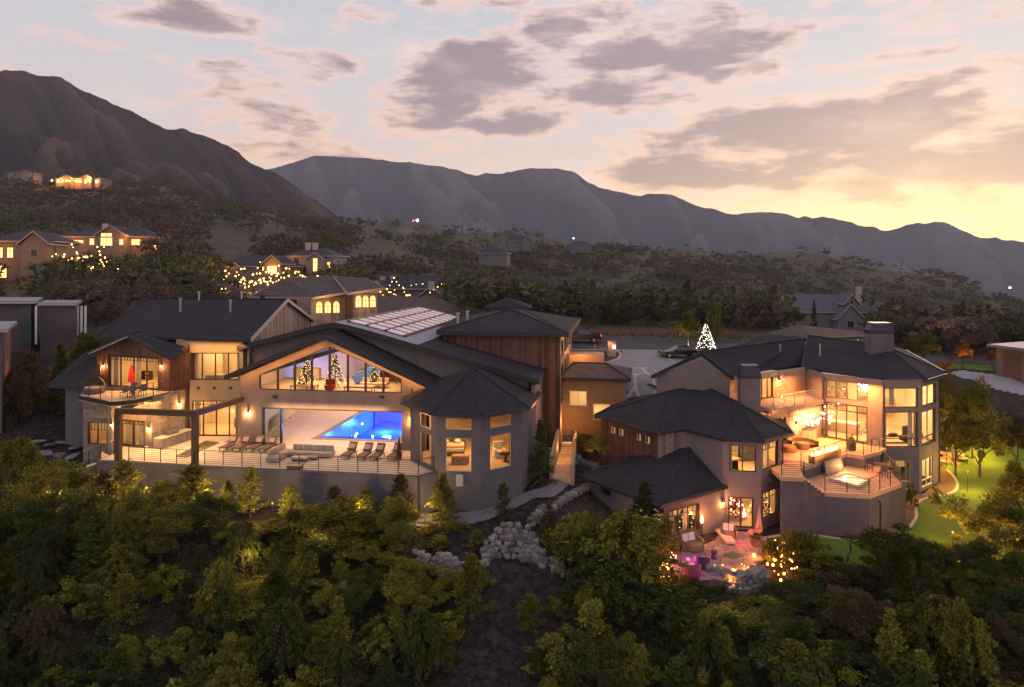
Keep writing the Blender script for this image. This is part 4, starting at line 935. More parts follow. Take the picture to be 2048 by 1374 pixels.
lamp('balcony_door_light', (-33.5, 59.2, 7.0), 110, (1, .58, .26), kind='AREA', size=(4, .6), rot=(0, 0, 0), parent=house)
lamp('wing_soffit_light', (-26.5, 60.9, 8.2), 60, (1, .60, .22), kind='AREA', size=(5, .6), rot=(R(25), 0, 0), parent=house)
s, z = PF.hit(496.5, 836); sconce(PF.pt(s, 2.9), PF.n, house, 34)
s, z = PF.hit(826, 850); sconce(PF.pt(s - .1, 2.7), PF.n, house, 34)
for px in (551, 765): s, z = PF.hit(px, 793); MB().box(PF.pt(s, z, .14), (.34, .2, .2), PF.ang).build('floodlight', FASC, house)
# pergola ------------------------------------------------------------------------------
pg = empty('pergola', (-27, 53, 0), 'dark open timber frame standing over the left end of the terrace', 'pergola')
pa, pb_ = E(233, 923, 0) + V3(0, .25, 0), E(387, 930, 0) + V3(0, .25, 0); pc_ = V3(-23.2, 58.6, 0)
for q in (pa, pb_): MB().box(q + V3(0, 0, 1.85), (.42, .42, 3.7)).build('pergola_post', DKWOOD, pg)
d = (pb_ - pa).normalized(); MB().boxf(pa - d * .21 + V3(0, -.22, 3.7), (pb_ - pa) + d * .42, V3(0, .44, 0), V3(0, 0, .42)).build('pergola_beam', DKWOOD, pg)
MB().bar(pb_ + V3(0, .23, 3.91), pc_ + V3(0, 0, 3.91), .44, .42).build('pergola_side_beam', DKWOOD, pg)
MB().bar(pa + V3(0, .23, 3.91), V3(-31.2, 58.2, 3.91), .3, .3).build('pergola_side_beam', DKWOOD, pg)
lamp('pergola_glow', (-27.5, 55.8, 3.6), 220, (1, .64, .32), kind='AREA', size=(5, 2), parent=house)
# octagonal room --------------------------------------------------------------------------
EZ = 4.5
def octwall(i, zb, wins):
    pl = Pl(OCT[i].xy, OCT[i + 1].xy); hs = []
    for w in wins: hs.append(pl.rect(*w))
    wall('octagon_wall', pl, [(0, zb), (pl.len, zb), (pl.len, EZ - .1), (0, EZ - .1)], [rh(h) for h in hs], STUCG, house, .3)
    for h in hs: window(pl, h, house, fw=.06, mt=FRAMEW, off=-.14)
    return pl
octwall(0, -.1, [(838, 862, 824, 852), (838, 862, 861, 921)])
octwall(1, -3.2, [(891, 943, 836.5, 859.5), (891, 943, 875.5, 942.5)])
octwall(2, -3.2, [(980.5, 1023.5, 835.5, 858), (980.5, 1023.5, 873.5, 941.5)])
octwall(3, -3.2, [])
oc = MB(); OC = [V3(p.x, p.y, 0) for p in OCT]; cen = V3(-3.4, 55.6, 0); inn = [p + (cen - p).normalized() * .36 for p in OC]
oc.prism([tuple(p.xy) for p in inn], -.2, 0.0, 1); im = MB()
oc.build('octagon_floor', [INF, INF], house)
mi = MB(); n_ = len(inn)
for i in range(3, n_): a, b = inn[i], inn[(i + 1) % n_]; mi.add([a, b, b + V3(0, 0, 4.4), a + V3(0, 0, 4.4)], [(0, 1, 2, 3)])
mi.add([p + V3(0, 0, 4.4) for p in inn], [tuple(range(n_))]); mi.build('octagon_interior', mat('tan_plaster', (.60, .42, .26), .9, (.64, .46, .29), 1), house)
lamp('octagon_chandelier_light', (-3.4, 55.2, 4.2), 160, (1, .62, .30), kind='AREA', size=(2.5, 2.5), parent=house); lamp('octagon_side_light', (-3.2, 53.5, 3.3), 45, (1, .60, .30), .3, parent=house)
ec = [P(801.7, 803.6, 54.4), P(862, 825, 50.0), P(962.5, 829.5, 49.4), P(1060, 814.5, 52.0), P(1082, 785, 58.0), P(1060, 770, 62.5), P(930, 772, 63.5), P(815, 787, 60)]
for e in ec: e.z = EZ
eap = P(944, 733.8, 55.2)
roof('octagon_roof', [[ec[i], ec[(i + 1) % 8], eap] for i in range(8)], ROOF, house, .16, fw=.2)
for i in range(1, 4): MB().bar(ec[i] + V3(0, 0, .03), eap + V3(0, 0, .03), .22, .05).build('hip_ridge', ROOF, house)
# furniture in the octagonal room
def block(name, c, size, rz, mt, label, cat, legs=False, group=None):
    r_ = empty(name, c, label, cat, group); MB().box(V3(*c) + V3(0, 0, size[2] / 2), size, rz).build('body', mt, r_); return r_
bed = empty('bed', (-4.9, 55.2, 0), 'wide bed with folded throws seen through the front window of the octagonal room', 'bed')
MB().box((-5.0, 56.0, .25), (2.2, 2.3, .3), .05).build('bed_frame', mat('olive_velvet', (.20, .16, .08), .9), bed); MB().box((-5.0, 56.0, .5), (2.1, 2.2, .24), .05).build('mattress', WHITEC, bed)
MB().box((-5.0, 55.3, .66), (2.16, .5, .1), .05).build('throw', mat('tan_throw', (.45, .20, .07), .9), bed); MB().box((-5.0, 57.3, .8), (2.3, .15, 1.5), .05).build('headboard', mat('olive_velvet', (.2, .16, .08)), bed)
for dx_ in (-.55, .45): MB().ball((-5 + dx_, 56.75, .78), .32, 8, sz=.6).build('pillow', WHITEC, bed)
tb = empty('hide_ottoman', (-3.9, 53.2, 0), 'brown and cream hide ottoman inside the front window of the octagonal room', 'ottoman'); MB().box((-4.0, 53.0, .32), (1.3, .75, .62), -.1).build('body', mat('cow_hide', (.22, .08, .03), .9, (.7, .5, .35), 5), tb)
ac = empty('slipcovered_chair', (-.9, 54.4, 0), 'white slipcovered armchair behind the right window of the octagonal room', 'armchair')
MB().box((-1.0, 54.6, .3), (.8, .8, .55), .3).build('seat', WHITEC, ac); MB().box((-1.1, 55.0, .75), (.8, .25, .9), .3).build('backrest', WHITEC, ac); MB().box((-.65, 54.6, .45), (.16, .8, .6), .3).build('armrest', WHITEC, ac); MB().box((-1.4, 54.5, .45), (.16, .8, .6), .3).build('armrest', WHITEC, ac)
rt = empty('round_table', (-.35, 53.4, 0), 'small round table with a fruit bowl behind the right window of the octagonal room', 'table'); MB().lathe((-.5, 53.5, 0), [(.25, 0), (.08, .1), (.08, .55), (.5, .58), (.5, .63)], 14).build('table_body', DKWOOD, rt)
bw_ = MB().lathe((-.5, 53.5, .635), [(.1, 0), (.25, .08), (.32, .2)], 12).build('fruit_bowl', mat('amber_bowl', (.7, .38, .08), .4)); tag(bw_, 'amber fruit bowl on the small round table in the octagonal room', 'bowl')
MB().box((-1.15 + 1.9, 54.8, 1.6), (.25, .12, 3.2), .9).build('window_curtain', CURT, house)
# timber tower ------------------------------------------------------------------------------
TF = Pl((-6.5, 64.6), (4.42, 62.6)); TS = Pl((4.42, 62.6), (7.0, 80))
to = [(0, -2.5), (TF.len, -2.5), (TF.len, 9.2), (0, 9.2)]
wall('tower_wall', TF, to, [], WOOD, house, .3); boards(TF, [(0, 0), (TF.len, -2.0), (TF.len, 9.15), (0, 9.15)], [], house, WOOD, .26)
hs = [TS.rect(1121.6 + k * 4.4, 1121.6 + k * 4.4 + 3.0, 673, 703) for k in range(4)]
hs = [(1.0 + k * 3.9, 1.0 + k * 3.9 + 2.9, 6.6, 8.4) for k in range(4)] + [(1.0 + k * 3.9, 1.0 + k * 3.9 + 2.9, 2.4, 6.1) for k in range(4)]
wall('tower_side_wall', TS, [(0, -1), (TS.len, -1), (TS.len, 9.2), (0, 9.2)], [rh(h) for h in hs], STUCW, house, .3)
for h in hs: window(TS, h, house, fw=.12, off=-.04, rows=())
room(TS, .3, TS.len - .3, 2.0, 9.0, 7.0, house, 420)
te = [P(873.7, 661.5, 63.9), P(1136.5, 666, 61.7), P(1160, 636.5, 81), P(905, 636, 83)]
ta1, ta2 = P(1022, 617.5, 70.5), P(1046, 618.5, 74)
roof('tower_roof', [[te[0], te[1], ta1], [te[1], te[2], ta2, ta1], [te[2], te[3], ta2], [te[3], te[0], ta1, ta2]], ROOF, house, .3, fw=.4)
lamp('tower_side_soffit', (5.6, 66, 8.9), 60, (1, .62, .32), kind='AREA', size=(1, 6), parent=house)
for px, py, Y in ((935, 634, 68), (916, 639, 66)): vent(px, py, Y, .5, .12)
# connector over the garden passage -------------------------------------------------------
CF = Pl((4.75, 65.6), (10.6, 64.6))
w1 = CF.rect(1139, 1173.6, 781.5, 811); w2 = CF.rect(1186, 1220, 807, 830.5); w2b = (w2[0], w2[1], w2[2] - .42, w2[2] - .1)
pdr = (CF.hit(1124, 870)[0], CF.hit(1149, 880)[0], -1.7, CF.hit(1124, 869)[1])
wall('connector_wall', CF, [(0, -2.4), (CF.len, -2.4), (CF.len, 4.5), (0, 4.5)], [rh(w1), rh(w2), rh(w2b), rh(pdr)], WOODL, house, .3)
for w, cc in ((w1, 2), (w2, 1), (w2b, 2)): window(CF, w, house, cols=cc, fw=.07, mt=FRAMEW)
room(CF, .05, CF.len - .2, 1.2, 4.3, 4.0, house, 130, (1, .80, .55))
room(CF, .0, 2.2, -1.72, .9, 2.0, house, 60, (1, .82, .66), mw=HW, mf=TERR)
ce = [P(1119, 754.5, 65.0), P(1261, 758.5, 64.2), P(1264, 735.5, 71), P(1134, 736, 72)]; cr1, cr2 = P(1134, 738, 69), P(1205, 739, 68.2); cr1.z = cr2.z = 5.4
ce[2].z = ce[3].z = ce[0].z
cra = V3(6.2, 68.2, 5.75); crb = V3(9.3, 67.6, 5.75)
roof('connector_roof', [[ce[0], ce[1], crb, cra], [ce[1], ce[2], crb], [ce[2], ce[3], cra, crb], [ce[3], ce[0], cra]], ROOFB, house, .2)
wall('connector_side_wall', Pl((10.6, 64.6), (11.4, 71)), [(0, -2.4), (6.4, -2.4), (6.4, 4.5), (0, 4.5)], [], STUC, house, .3)
pth = [XY(1105, 957, -1.8), XY(1141, 959, -1.8), (CF.pt(pdr[1], 0).x, CF.pt(pdr[1], 0).y), (CF.pt(0.05, 0).x, CF.pt(0.05, 0).y)]
rp = MB().prism(pth, -2.2, -1.7).build('garden_ramp', mat('ramp_boards', (.50, .33, .18), .7, (.56, .38, .22), 2)); rp['kind'] = 'structure'
for i in range(12):
    a = lerp(V3(*pth[0], -1.7), V3(*pth[3], -1.7), (i + .03) / 12); b = lerp(V3(*pth[1], -1.7), V3(*pth[2], -1.7), (i + .03) / 12); c = lerp(V3(*pth[0], -1.7), V3(*pth[3], -1.7), (i + .97) / 12); d = lerp(V3(*pth[1], -1.7), V3(*pth[2], -1.7), (i + .97) / 12)
    MB().prism([tuple(q.xy) for q in (a, b, d, c)], -1.699, -1.685).build('ramp_slab', DECK, rp)
def lowwall(a, b, z0, za, zb, th, mt, name, label):
    a = Vector(a); b = Vector(b); d = (b - a).normalized(); n = Vector((-d.y, d.x)) * th
    vs = [V3(*a, z0), V3(*b, z0), V3(*(b + n), z0), V3(*(a + n), z0), V3(*a, za), V3(*b, zb), V3(*(b + n), zb), V3(*(a + n), za)]
    o = MB().add(vs, [(0, 3, 2, 1), (4, 5, 6, 7), (0, 1, 5, 4), (1, 2, 6, 5), (2, 3, 7, 6), (3, 0, 4, 7)]).build(name, mt); return tag(o, label, 'wall')
lowwall(pth[0], pth[3], -3, .0, .55, .25, STUCW, 'ramp_wall', 'lit stucco wall on the left of the garden ramp, nearest the octagonal room')
lowwall(pth[1], pth[2], -3, -.65, -.35, -.3, STUCW, 'ramp_wall', 'low stucco wall on the right of the garden ramp, beside the lit shrubs')
lowwall((2.3, 56.5), (3.2, 56.2), -3, .3, .3, .2, STUCG, 'planter_wall', 'grey end wall of the planter beside the garden ramp'); 
s, z = CF.hit(1131, 880); lamp('passage_light', (4.6 + .5, 63.4, .9), 48, (1, .52, .16), .1, parent=house)
lamp('passage_wall_light', (4.3, 60.2, -.6), 14, (1, .6, .3), .08, parent=house)
railing([V3(*XY(242, 922.5, 0), .06) + V3(.5, .2, 0), V3(*T_B, .06) + V3(-.5, .2, 0)], 'straight terrace railing between the two pergola posts')
railing([V3(*T_B, .06) + V3(.4, .2, 0), V3(*T_C, .06) + V3(0, .2, 0), V3(*T_D, .06) + V3(0, .15, 0)], 'long terrace railing in front of the loungers and the pool', spacing=1.55)
railing([sB + V3(.2, .4, .05), V3(*T_A, .05) + V3(0, .2, 0), V3(*XY(228, 911, 0), .05)], 'sloping railing beside the outside steps at the far end of the terrace')
lamp('terrace_glow', (-15.5, 56.9, 3.3), 170, (1, .68, .42), kind='AREA', size=(10, .6), rot=(R(35), 0, PF.ang), parent=house)

for (sa, sb) in ((L1, A1), (A1, R1)):
    a, b = lerp(sa, sb, .08) + V3(0, .55, -.42), lerp(sa, sb, .94) + V3(0, .55, -.42); d = b - a; m = (a + b) / 2
    o = lamp('rake_led_strip', m, 120, (1, .46, .16), kind='AREA', size=(d.length, .12), parent=house); o.rotation_euler = (0, -math.atan2(d.z, math.hypot(d.x, d.y)), math.atan2(d.y, d.x))
lamp('octagon_eave_light', (-6.9, 51.6, 4.1), 14, (1, .5, .2), .1, parent=house); lamp('tower_corner_light', (3.6, 57.8, 3.5), 26, (1, .40, .14), .1, parent=house)

mc = empty('timber_cabin_wall', uu(9.6, 6.6, MZ), 'brown boarded partition at the back of the mezzanine behind the gable window', 'partition')
for i in range(12): MB().boxf(uu(9.8 + i * .3, 6.7, MZ + .02), dx * .28, pv * .08, V3(0, 0, 1.9)).build('partition_board', mat('plum_boards', (.16, .07, .06), .8, (.22, .10, .08), 4, objrand=.3), mc)
PG = leafmat('plant_leaves', (.05, .10, .02), (.12, .18, .04), .2, .3)
for k, (s, v, h, w, lb) in enumerate(((9.1, 5.6, 1.6, 1.4, 'leafy potted tree beside the boarded mezzanine partition'), (13.4, 5.0, 1.5, 1.9, 'wide green bush at the right end of the mezzanine'), (12.4, 5.6, 1.2, 1.2, 'small green bush near the right end of the mezzanine'))):
    q = uu(s, v, MZ); rt_ = empty('potted_tree', q, lb, 'plant'); MB().lathe(q, [(.25, 0), (.32, .4)], 10).build('pot', IRON, rt_); r0 = np.random.RandomState(k); C = r0.normal(size=(420, 3)) * np.array([w * .3, w * .3, h * .28]) + np.array([q.x, q.y, q.z + .4 + h * .5]); d = r0.normal(size=C.shape); d /= np.linalg.norm(d, axis=1, keepdims=True); e = np.cross(d, r0.normal(size=C.shape)); e /= np.linalg.norm(e, axis=1, keepdims=True)
    V = np.stack([C - d * .1, C + e * .05, C + d * .12, C - e * .05], 1).reshape(-1, 3); MB().add([tuple(v_) for v_ in V], [tuple(range(i * 4, i * 4 + 4)) for i in range(len(C))]).build('leaves', PG, rt_)
mzc = empty('mezzanine_cupboard', uu(2.2, 6.4, MZ), 'pale low cupboard at the left end of the mezzanine', 'cupboard'); MB().boxf(uu(1.2, 6.6, MZ + .01), dx * 2.6, pv * .6, V3(0, 0, 1.1)).build('cupboard_body', mat('beige_lacquer', (.42, .33, .24), .6), mzc)
for i in range(4): MB().boxf(uu(1.25 + i * .64, 6.58, MZ + .08), dx * .58, pv * .02, V3(0, 0, .95)).build('cupboard_door', mat('beige_door', (.50, .40, .29), .6), mzc)
for (pl_, s, zz, dep, lb) in ((BF, 1.3, 4.4, 4.2, 'rattan chair behind the left balcony door pane'), (WL, 3.4, .02, 3.6, 'slim console table in the ground floor wing'), (BF, 5.8, 4.4, 4.8, 'low bookcase behind the right balcony door pane')):
    q = pl_.pt(s, zz, -dep); r_ = empty('console_table' if 'console' in lb else 'bookcase' if 'book' in lb else 'rattan_chair', q, lb, 'table' if 'console' in lb else 'bookcase' if 'book' in lb else 'chair'); MB().box(q + V3(0, 0, .4), (1.1, .5, .08), pl_.ang).build('shelf', DKWOOD, r_); MB().box(q + V3(0, 0, .8), (1.1, .45, .06), pl_.ang).build('shelf', DKWOOD, r_)
    for sx in (-.5, .5): MB().box(q + V3(sx * math.cos(pl_.ang), sx * math.sin(pl_.ang), .42), (.07, .45, .82), pl_.ang).build('leg', DKWOOD, r_)
def curt(pl_, s, z0, z1, w=.5, off=-.55, nm='window_curtain', par=None):
    c = MB(); n_c = max(4, int(w / .09))
    for i in range(n_c):
        u = s + i * w / n_c; u2 = u + w / n_c; a_, b_ = off - (i % 2) * .06, off - ((i + 1) % 2) * .06
        c.add([pl_.pt(u, z0, a_), pl_.pt(u2, z0, b_), pl_.pt(u2, z1, b_), pl_.pt(u, z1, a_)], [(0, 1, 2, 3)])
    c.build(nm, CURT, par or house)
for s in (r_up[0] - .05, r_up[1] - .45): curt(WL, s, 4.4, 7.7)
for s in (r_lo[0], r_lo[1] - .4): curt(WL, s, .03, 3.2)
for s in (rb[0], rb[1] - .5, (rb[0] + rb[1]) / 2 - .2): curt(BF, s, 4.42, 7.1)

def cap(p, q, par, w=.26): MB().bar(Vector(p) + V3(0, 0, .035), Vector(q) + V3(0, 0, .035), w, .06).build('ridge_cap', ROOF, par)
for p, q in ((wr[2], wr[3]), (wr[0], wr[3]), (A1, fwd(A1, 5)), (ap, apb), (te[0], ta1), (te[1], ta1), (te[1], ta2), (ta1, ta2), (te[2], ta2), (ce[1], crb), (cra, crb), (ce[0], cra)): cap(p, q, house)
for pl_, u in ((WL, .2), (PF, PF.len - .15), (TF, TF.len - .15)): MB().tube([pl_.pt(u, .1 if pl_ is not TF else -1.5, .08), pl_.pt(u, 5.2 if pl_ is not WL else 8.3, .08)], .05, 6).build('downpipe', FASC, house)
# ------------------------------------------------------------ the right house
rhse = empty('guest_house', (25, 58, -4), 'stucco house with two window towers and a fenced hot tub deck', 'house')
DZ, LZ, GZ = -.2, -1.2, -4.65
# upper deck and courtyard
dpoly = [XY(1562, 953.5, DZ), XY(1608, 955, DZ), XY(1600, 936, DZ), XY(1694, 906.3, DZ), XY(1727, 911.4, DZ), XY(1761, 902, DZ), (32.2, 58.6), (28.3, 62.3), (21.8, 57.7), (19.9, 53.0)]
dk = MB().prism(dpoly, DZ - .3, DZ - .02).build('upper_deck', DECK); dk['kind'] = 'structure'
pave(dpoly, R(40), 3.0, .17, DZ - .02, DECK, dk, 'deck_board', .008, .02)
def facewall(pts, z0, z1, name, mt, parent, th=.25):
    for a, b in zip(pts[:-1], pts[1:]): pl = Pl(a, b); wall(name, pl, [(0, z0), (pl.len, z0), (pl.len, z1), (0, z1)], [], mt, parent, th)
facewall(dpoly[1:6], LZ - .6, DZ - .31, 'deck_face_wall', STUCG, rhse)
facewall([XY(1562, 953.5, DZ), XY(1608, 955, DZ)], -5, DZ - .31, 'deck_retaining_wall', CONC, rhse, .3)
# lower deck with the hot tub
lp = [XY(1649, 984.6, LZ), XY(1738.8, 989.8, LZ), XY(1802.9, 966.5, LZ), (31.1, 57.0), XY(1761, 902, DZ), XY(1727, 911.4, DZ), XY(1694, 906.3, DZ), XY(1600, 936, DZ), XY(1608, 955, DZ)]
tub = [E(1656, 955, LZ + .25), E(1694, 943.5, LZ + .25), E(1741, 957, LZ + .25), E(1717, 972.5, LZ + .25)]
tubxy = [tuple(p.xy) for p in tub]
ld = MB().prism([(p[0], p[1]) for p in lp], LZ - .3, LZ - .02).build('hot_tub_deck', DECK); ld['kind'] = 'structure'
pave(lp, R(-20), 2.4, .17, LZ - .02, DECK, ld, 'deck_board', .008, .02)
facewall([XY(1649, 984.6, LZ), XY(1738.8, 989.8, LZ), XY(1802.9, 966.5, LZ), (31.1, 57.0)], -5, LZ - .31, 'deck_retaining_wall', CONC, rhse, .3)
# the steps down between the two decks: solid, stepped top
a, b = V3(*XY(1608, 955, DZ), 0), V3(*XY(1649, 984.6, LZ), 0); inward = V3(.55, 1.0, 0).normalized() * 1.7
for i in range(6):
    p = lerp(a, b, i / 6); q = lerp(a, b, (i + 1) / 6); zt = DZ - (i + 1) * (DZ - LZ) / 6 + .0
    MB().boxf(V3(p.x, p.y, -5), q - p, V3(0, 1.7, 0), V3(0, 0, zt + 5 - .05)).build('stair_base', CONC, rhse); MB().boxf(V3(p.x, p.y - .02, zt - .049), (q - p), V3(0, 1.72, 0), V3(0, 0, .05)).build('stair_tread', DECK, rhse)
# wall pipe and stain on the deck wall
pp = E(1774, 1008, -2.0); 
pl = Pl(XY(1738.8, 989.8, LZ), XY(1802.9, 966.5, LZ)); s = 1.45
MB().tube([pl.pt(s, -4.4, .06), pl.pt(s, -2.1, .06), pl.pt(s - .12, -1.9, .06), pl.pt(s - .3, -1.85, .0)], .05, 8).build('drain_pipe', FASC, rhse)
# railings
RL = lambda pts, lab: railing([V3(p[0], p[1], p[2]) for p in pts], lab, spacing=1.6)
e = lambda px, py, z: E(px, py, z)
RL([e(1563, 951, DZ + .02), e(1607, 952.5, DZ + .02)], 'short railing beside the lower window tower, at the head of the deck steps')
RL([e(1608, 953.5, DZ + .02), e(1650, 982.5, LZ + .02), e(1738, 987, LZ + .02), e(1801, 965, LZ + .02), V3(30.9, 56.9, LZ + .02)], 'railing that follows the steps and wraps the hot tub deck')
RL([e(1602, 934, DZ + .02), e(1693, 904.8, DZ + .02), e(1727, 909.5, DZ + .02), e(1759, 901, DZ + .02)], 'railing along the upper deck above the hot tub')
# hot tub, cover, fire table
ht = empty('hot_tub', (23.6, 51.4, LZ), 'sunken square hot tub lit from inside, with water running in', 'hot tub')
cc = sum((p for p in tub), V3(0, 0, 0)) / 4
for i in range(4):
    a, b = tub[i], tub[(i + 1) % 4]; a2, b2 = lerp(a, cc, .16), lerp(b, cc, .16)
    m = MB(); m.add([a, b, b2, a2], [(0, 1, 2, 3)]); lo = V3(0, 0, -.27); m.add([a, b, b + lo, a + lo, b2, a2, b2 + lo, a2 + lo], [(0, 3, 2, 1), (4, 6, 7, 5)]); m.build('tub_rim', TERR, ht)
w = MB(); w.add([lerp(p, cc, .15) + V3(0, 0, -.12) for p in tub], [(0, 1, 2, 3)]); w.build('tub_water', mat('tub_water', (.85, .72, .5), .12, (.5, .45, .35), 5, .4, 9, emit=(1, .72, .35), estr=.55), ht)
spa = empty('spa_cover', (23.6, 54.0, LZ), 'dark quilted spa cover leaning against the deck wall behind the hot tub', 'spa cover')
q1, q2, q3, q4 = e(1651, 953, LZ), e(1686, 941, LZ), P(1678, 913, 55.2), P(1645, 924, 54.0)
n_ = (q2 - q1).cross(q4 - q1).normalized() * .14
for f0, f1 in ((0, .485), (.515, 1)):
    a, b, c, d = lerp(q1, q4, f0), lerp(q2, q3, f0), lerp(q2, q3, f1), lerp(q1, q4, f1); MB().add([a, b, c, d, a + n_, b + n_, c + n_, d + n_], [(0, 1, 2, 3), (7, 6, 5, 4), (0, 4, 5, 1), (1, 5, 6, 2), (2, 6, 7, 3), (3, 7, 4, 0)]).build('cover_panel', mat('slate_vinyl', (.10, .085, .10), .5), spa)
ft = empty('fire_table', (23.6, 53.6, DZ), 'long copper fire trough with a row of bright flames at the deck edge', 'fire pit')
fa, fb_ = e(1627, 929, DZ), e(1680, 912.5, DZ); dd = (fb_ - fa)
fa2, fb2 = fa + V3(0, .35, 0), fb_ + V3(0, .35, 0)
MB().bar(fa2 + V3(0, 0, .3), fb2 + V3(0, 0, .3), .55, .55).build('fire_trough', mat('copper_trough', (.45, .22, .09), .5, metal=.3), ft)
FLAME = emis('flame', (1.0, .62, .22), 9)
fm = MB()
for i in range(26):
    q = lerp(fa2, fb2, (i + .5) / 26) + V3(rng.uniform(-.08, .08), rng.uniform(-.08, .08), .58); h = rng.uniform(.10, .34); fm.lathe(q, [(.01, 0), (.05, h * .3), (.035, h * .6), (.004, h)], 6)
fo = fm.build('flames', FLAME, ft); fo['kind'] = 'stuff'; lamp('fire_light', lerp(fa2, fb2, .3) + V3(0, 0, .9), 28, (1, .5, .18), .2, parent=ft); lamp('fire_light', lerp(fa2, fb2, .8) + V3(0, 0, .9), 28, (1, .5, .18), .2, parent=ft)
# hot tub deck dining set
dt = empty('bistro_table', (28.3, 54.2, LZ), 'round glass table with dark woven chairs beside the hot tub', 'table')
c = e(1762, 946, LZ); MB().lathe(c, [(.25, 0), (.04, .05), (.04, .68), (.55, .70), (.55, .74)], 16).build('table_body', IRON, dt)
for a_ in (.3, 2.3, 4.4):
    q = c + V3(math.cos(a_) * .95, math.sin(a_) * .95, 0); ch = empty('woven_chair', q, {.3: 'dark woven chair on the far side of the hot tub table', 2.3: 'dark woven chair behind the hot tub table by the house wall', 4.4: 'dark woven chair in front of the hot tub table'}[a_], 'chair')
    MB().box(q + V3(0, 0, .42), (.5, .5, .06), a_).build('seat', WICK, ch); MB().box(q + V3(math.cos(a_) * .25, math.sin(a_) * .25, .68), (.05, .5, .5), a_).build('backrest', WICK, ch)
    for sx in (-.2, .2):
        for sy in (-.2, .2): MB().box(q + V3(sx, sy, .2), (.04, .04, .4), 0).build('leg', IRON, ch)
ol = empty('outdoor_shower', e(1749, 930, LZ), 'thin metal post with a curved head standing at the corner of the hot tub deck', 'outdoor shower'); q = e(1749, 930, LZ)
MB().tube([q, q + V3(0, 0, 2.1), q + V3(.3, 0, 2.2), q + V3(.8, 0, 2.15)], .035, 6).build('post', STEEL, ol)
# window tower at the right (upper house) --------------------------------------------------
T1 = Pl((31.75, 58.5), (34.9, 58.5)); T2 = Pl((34.9, 58.5), (38.3, 61.2)); TA = Pl(XY(1648, 875, DZ), (31.75, 58.5))
EW = 5.55
def rmulti(pl, wins, ztop, zb, mt=STUC, name='tower_wall', room_=None, **kw):
    hs = [pl.rect(*w[:4]) for w in wins]
    hs = [((min(h[0], h[1])), max(h[0], h[1]), h[2], h[3]) for h in hs]
    wall(name, pl, [(0, zb), (pl.len, zb), (pl.len, ztop), (0, ztop)], [rh(h) for h in hs], mt, rhse, .3)
    for h, w in zip(hs, wins):
        o = w[4] if len(w) > 4 else {}
        window(pl, h, rhse, **{**dict(fw=.07, off=-.12), **o, **kw})
    return hs
rmulti(T1, [(1769.5, 1836, 776, 815), (1769.5, 1836, 824, 894.5, dict(rows=(.235,), mt=FRAME)), (1775, 1822, 921, 980, dict(rows=(.28,), mt=FRAMEW))], EW, -4.6, STUCG)
rmulti(T2, [(1845.5, 1873, 772.5, 813.5), (1844, 1872, 824.5, 893.5, dict(rows=(.235,))), (1844, 1865.5, 921, 977, dict(rows=(.25,), cols=2, mt=FRAMEW))], EW, -4.6, STUCG)
hA = rmulti(TA, [(1651.5, 1736, 759, 794, dict(cols=4)), (1651.5, 1735, 803, 874.5, dict(cols=4, rows=(.81,), fw=.11))], EW, DZ - .3, STUC)
# inside: one tall room behind the towers
def shell(pts, z0, z1, mw, mf, name='room_shell'):
    m = MB(); n = len(pts); m.add([V3(x, y, z0) for x, y in pts], [tuple(range(n))], 1); m.add([V3(x, y, z1) for x, y in pts], [tuple(range(n))], 0)
    return m
tin = [TA.pt(.05, 0, -.35), TA.pt(TA.len, 0, -.4), T1.pt(.2, 0, -.4), T1.pt(T1.len, 0, -.4), T2.pt(T2.len - .1, 0, -.4)]
back = [(38.2, 66.5), (30.5, 69.5)]
for z0, z1 in ((DZ, 5.4), (-4.6, -.6)):
    pts = [tuple(p.xy) for p in tin] + back; m = shell(pts, z0 + .02, z1, INW, INF)
    for i in range(len(tin) - 1, len(pts)): a, b = pts[i], pts[(i + 1) % len(pts)]; m.add([V3(*a, z0), V3(*b, z0), V3(*b, z1), V3(*a, z1)], [(0, 1, 2, 3)], 0)
    m.build('room_shell', [INW, INF], rhse)
lamp('great_room_light', (34.5, 62.5, 5.2), 420, (1, .70, .38), kind='AREA', size=(4, 4), parent=rhse); lamp('great_room_light', (31.8, 64.5, 5.0), 240, (1, .70, .38), kind='AREA', size=(3, 3), parent=rhse)
lamp('lower_room_light', (35.2, 62, -.9), 230, (1, .86, .52), kind='AREA', size=(4, 3), parent=rhse)
chd = empty('chandelier', (31.6, 62.4, 3.9), 'glittering white chandelier behind the top row of courtyard windows', 'chandelier')
m = MB(); cch = V3(32.3, 62.2, 4.35)
for i in range(60): q = cch + V3(rng.gauss(0, .28), rng.gauss(0, .28), rng.uniform(-.35, .25)); m.ball(q, .035, 4)
m.build('crystals', emis('crystal_light', (1, .92, .8), 30), chd)['kind'] = 'stuff'; MB().tube([cch, cch + V3(0, 0, 1)], .015, 4).build('chain', STEEL, chd)
pa_ = empty('wall_art', (34, 66, 3), 'large dark abstract canvas hanging inside the upper window tower', 'painting'); MB().box((35.6, 66.6, 1.9), (3.2, .08, 1.5), -.35).build('canvas', mat('abstract_canvas', (.12, .09, .09), .8, (.45, .36, .28), 1.6), pa_)
pa2 = empty('wall_art', (31, 67, 2), 'black and white panelled artwork in the courtyard room', 'painting'); MB().box((32.0, 68.4, 2.8), (3.0, .08, 2.6), -.4).build('canvas', mat('mono_canvas', (.05, .04, .04), .8, (.5, .42, .34), 3.0), pa2)
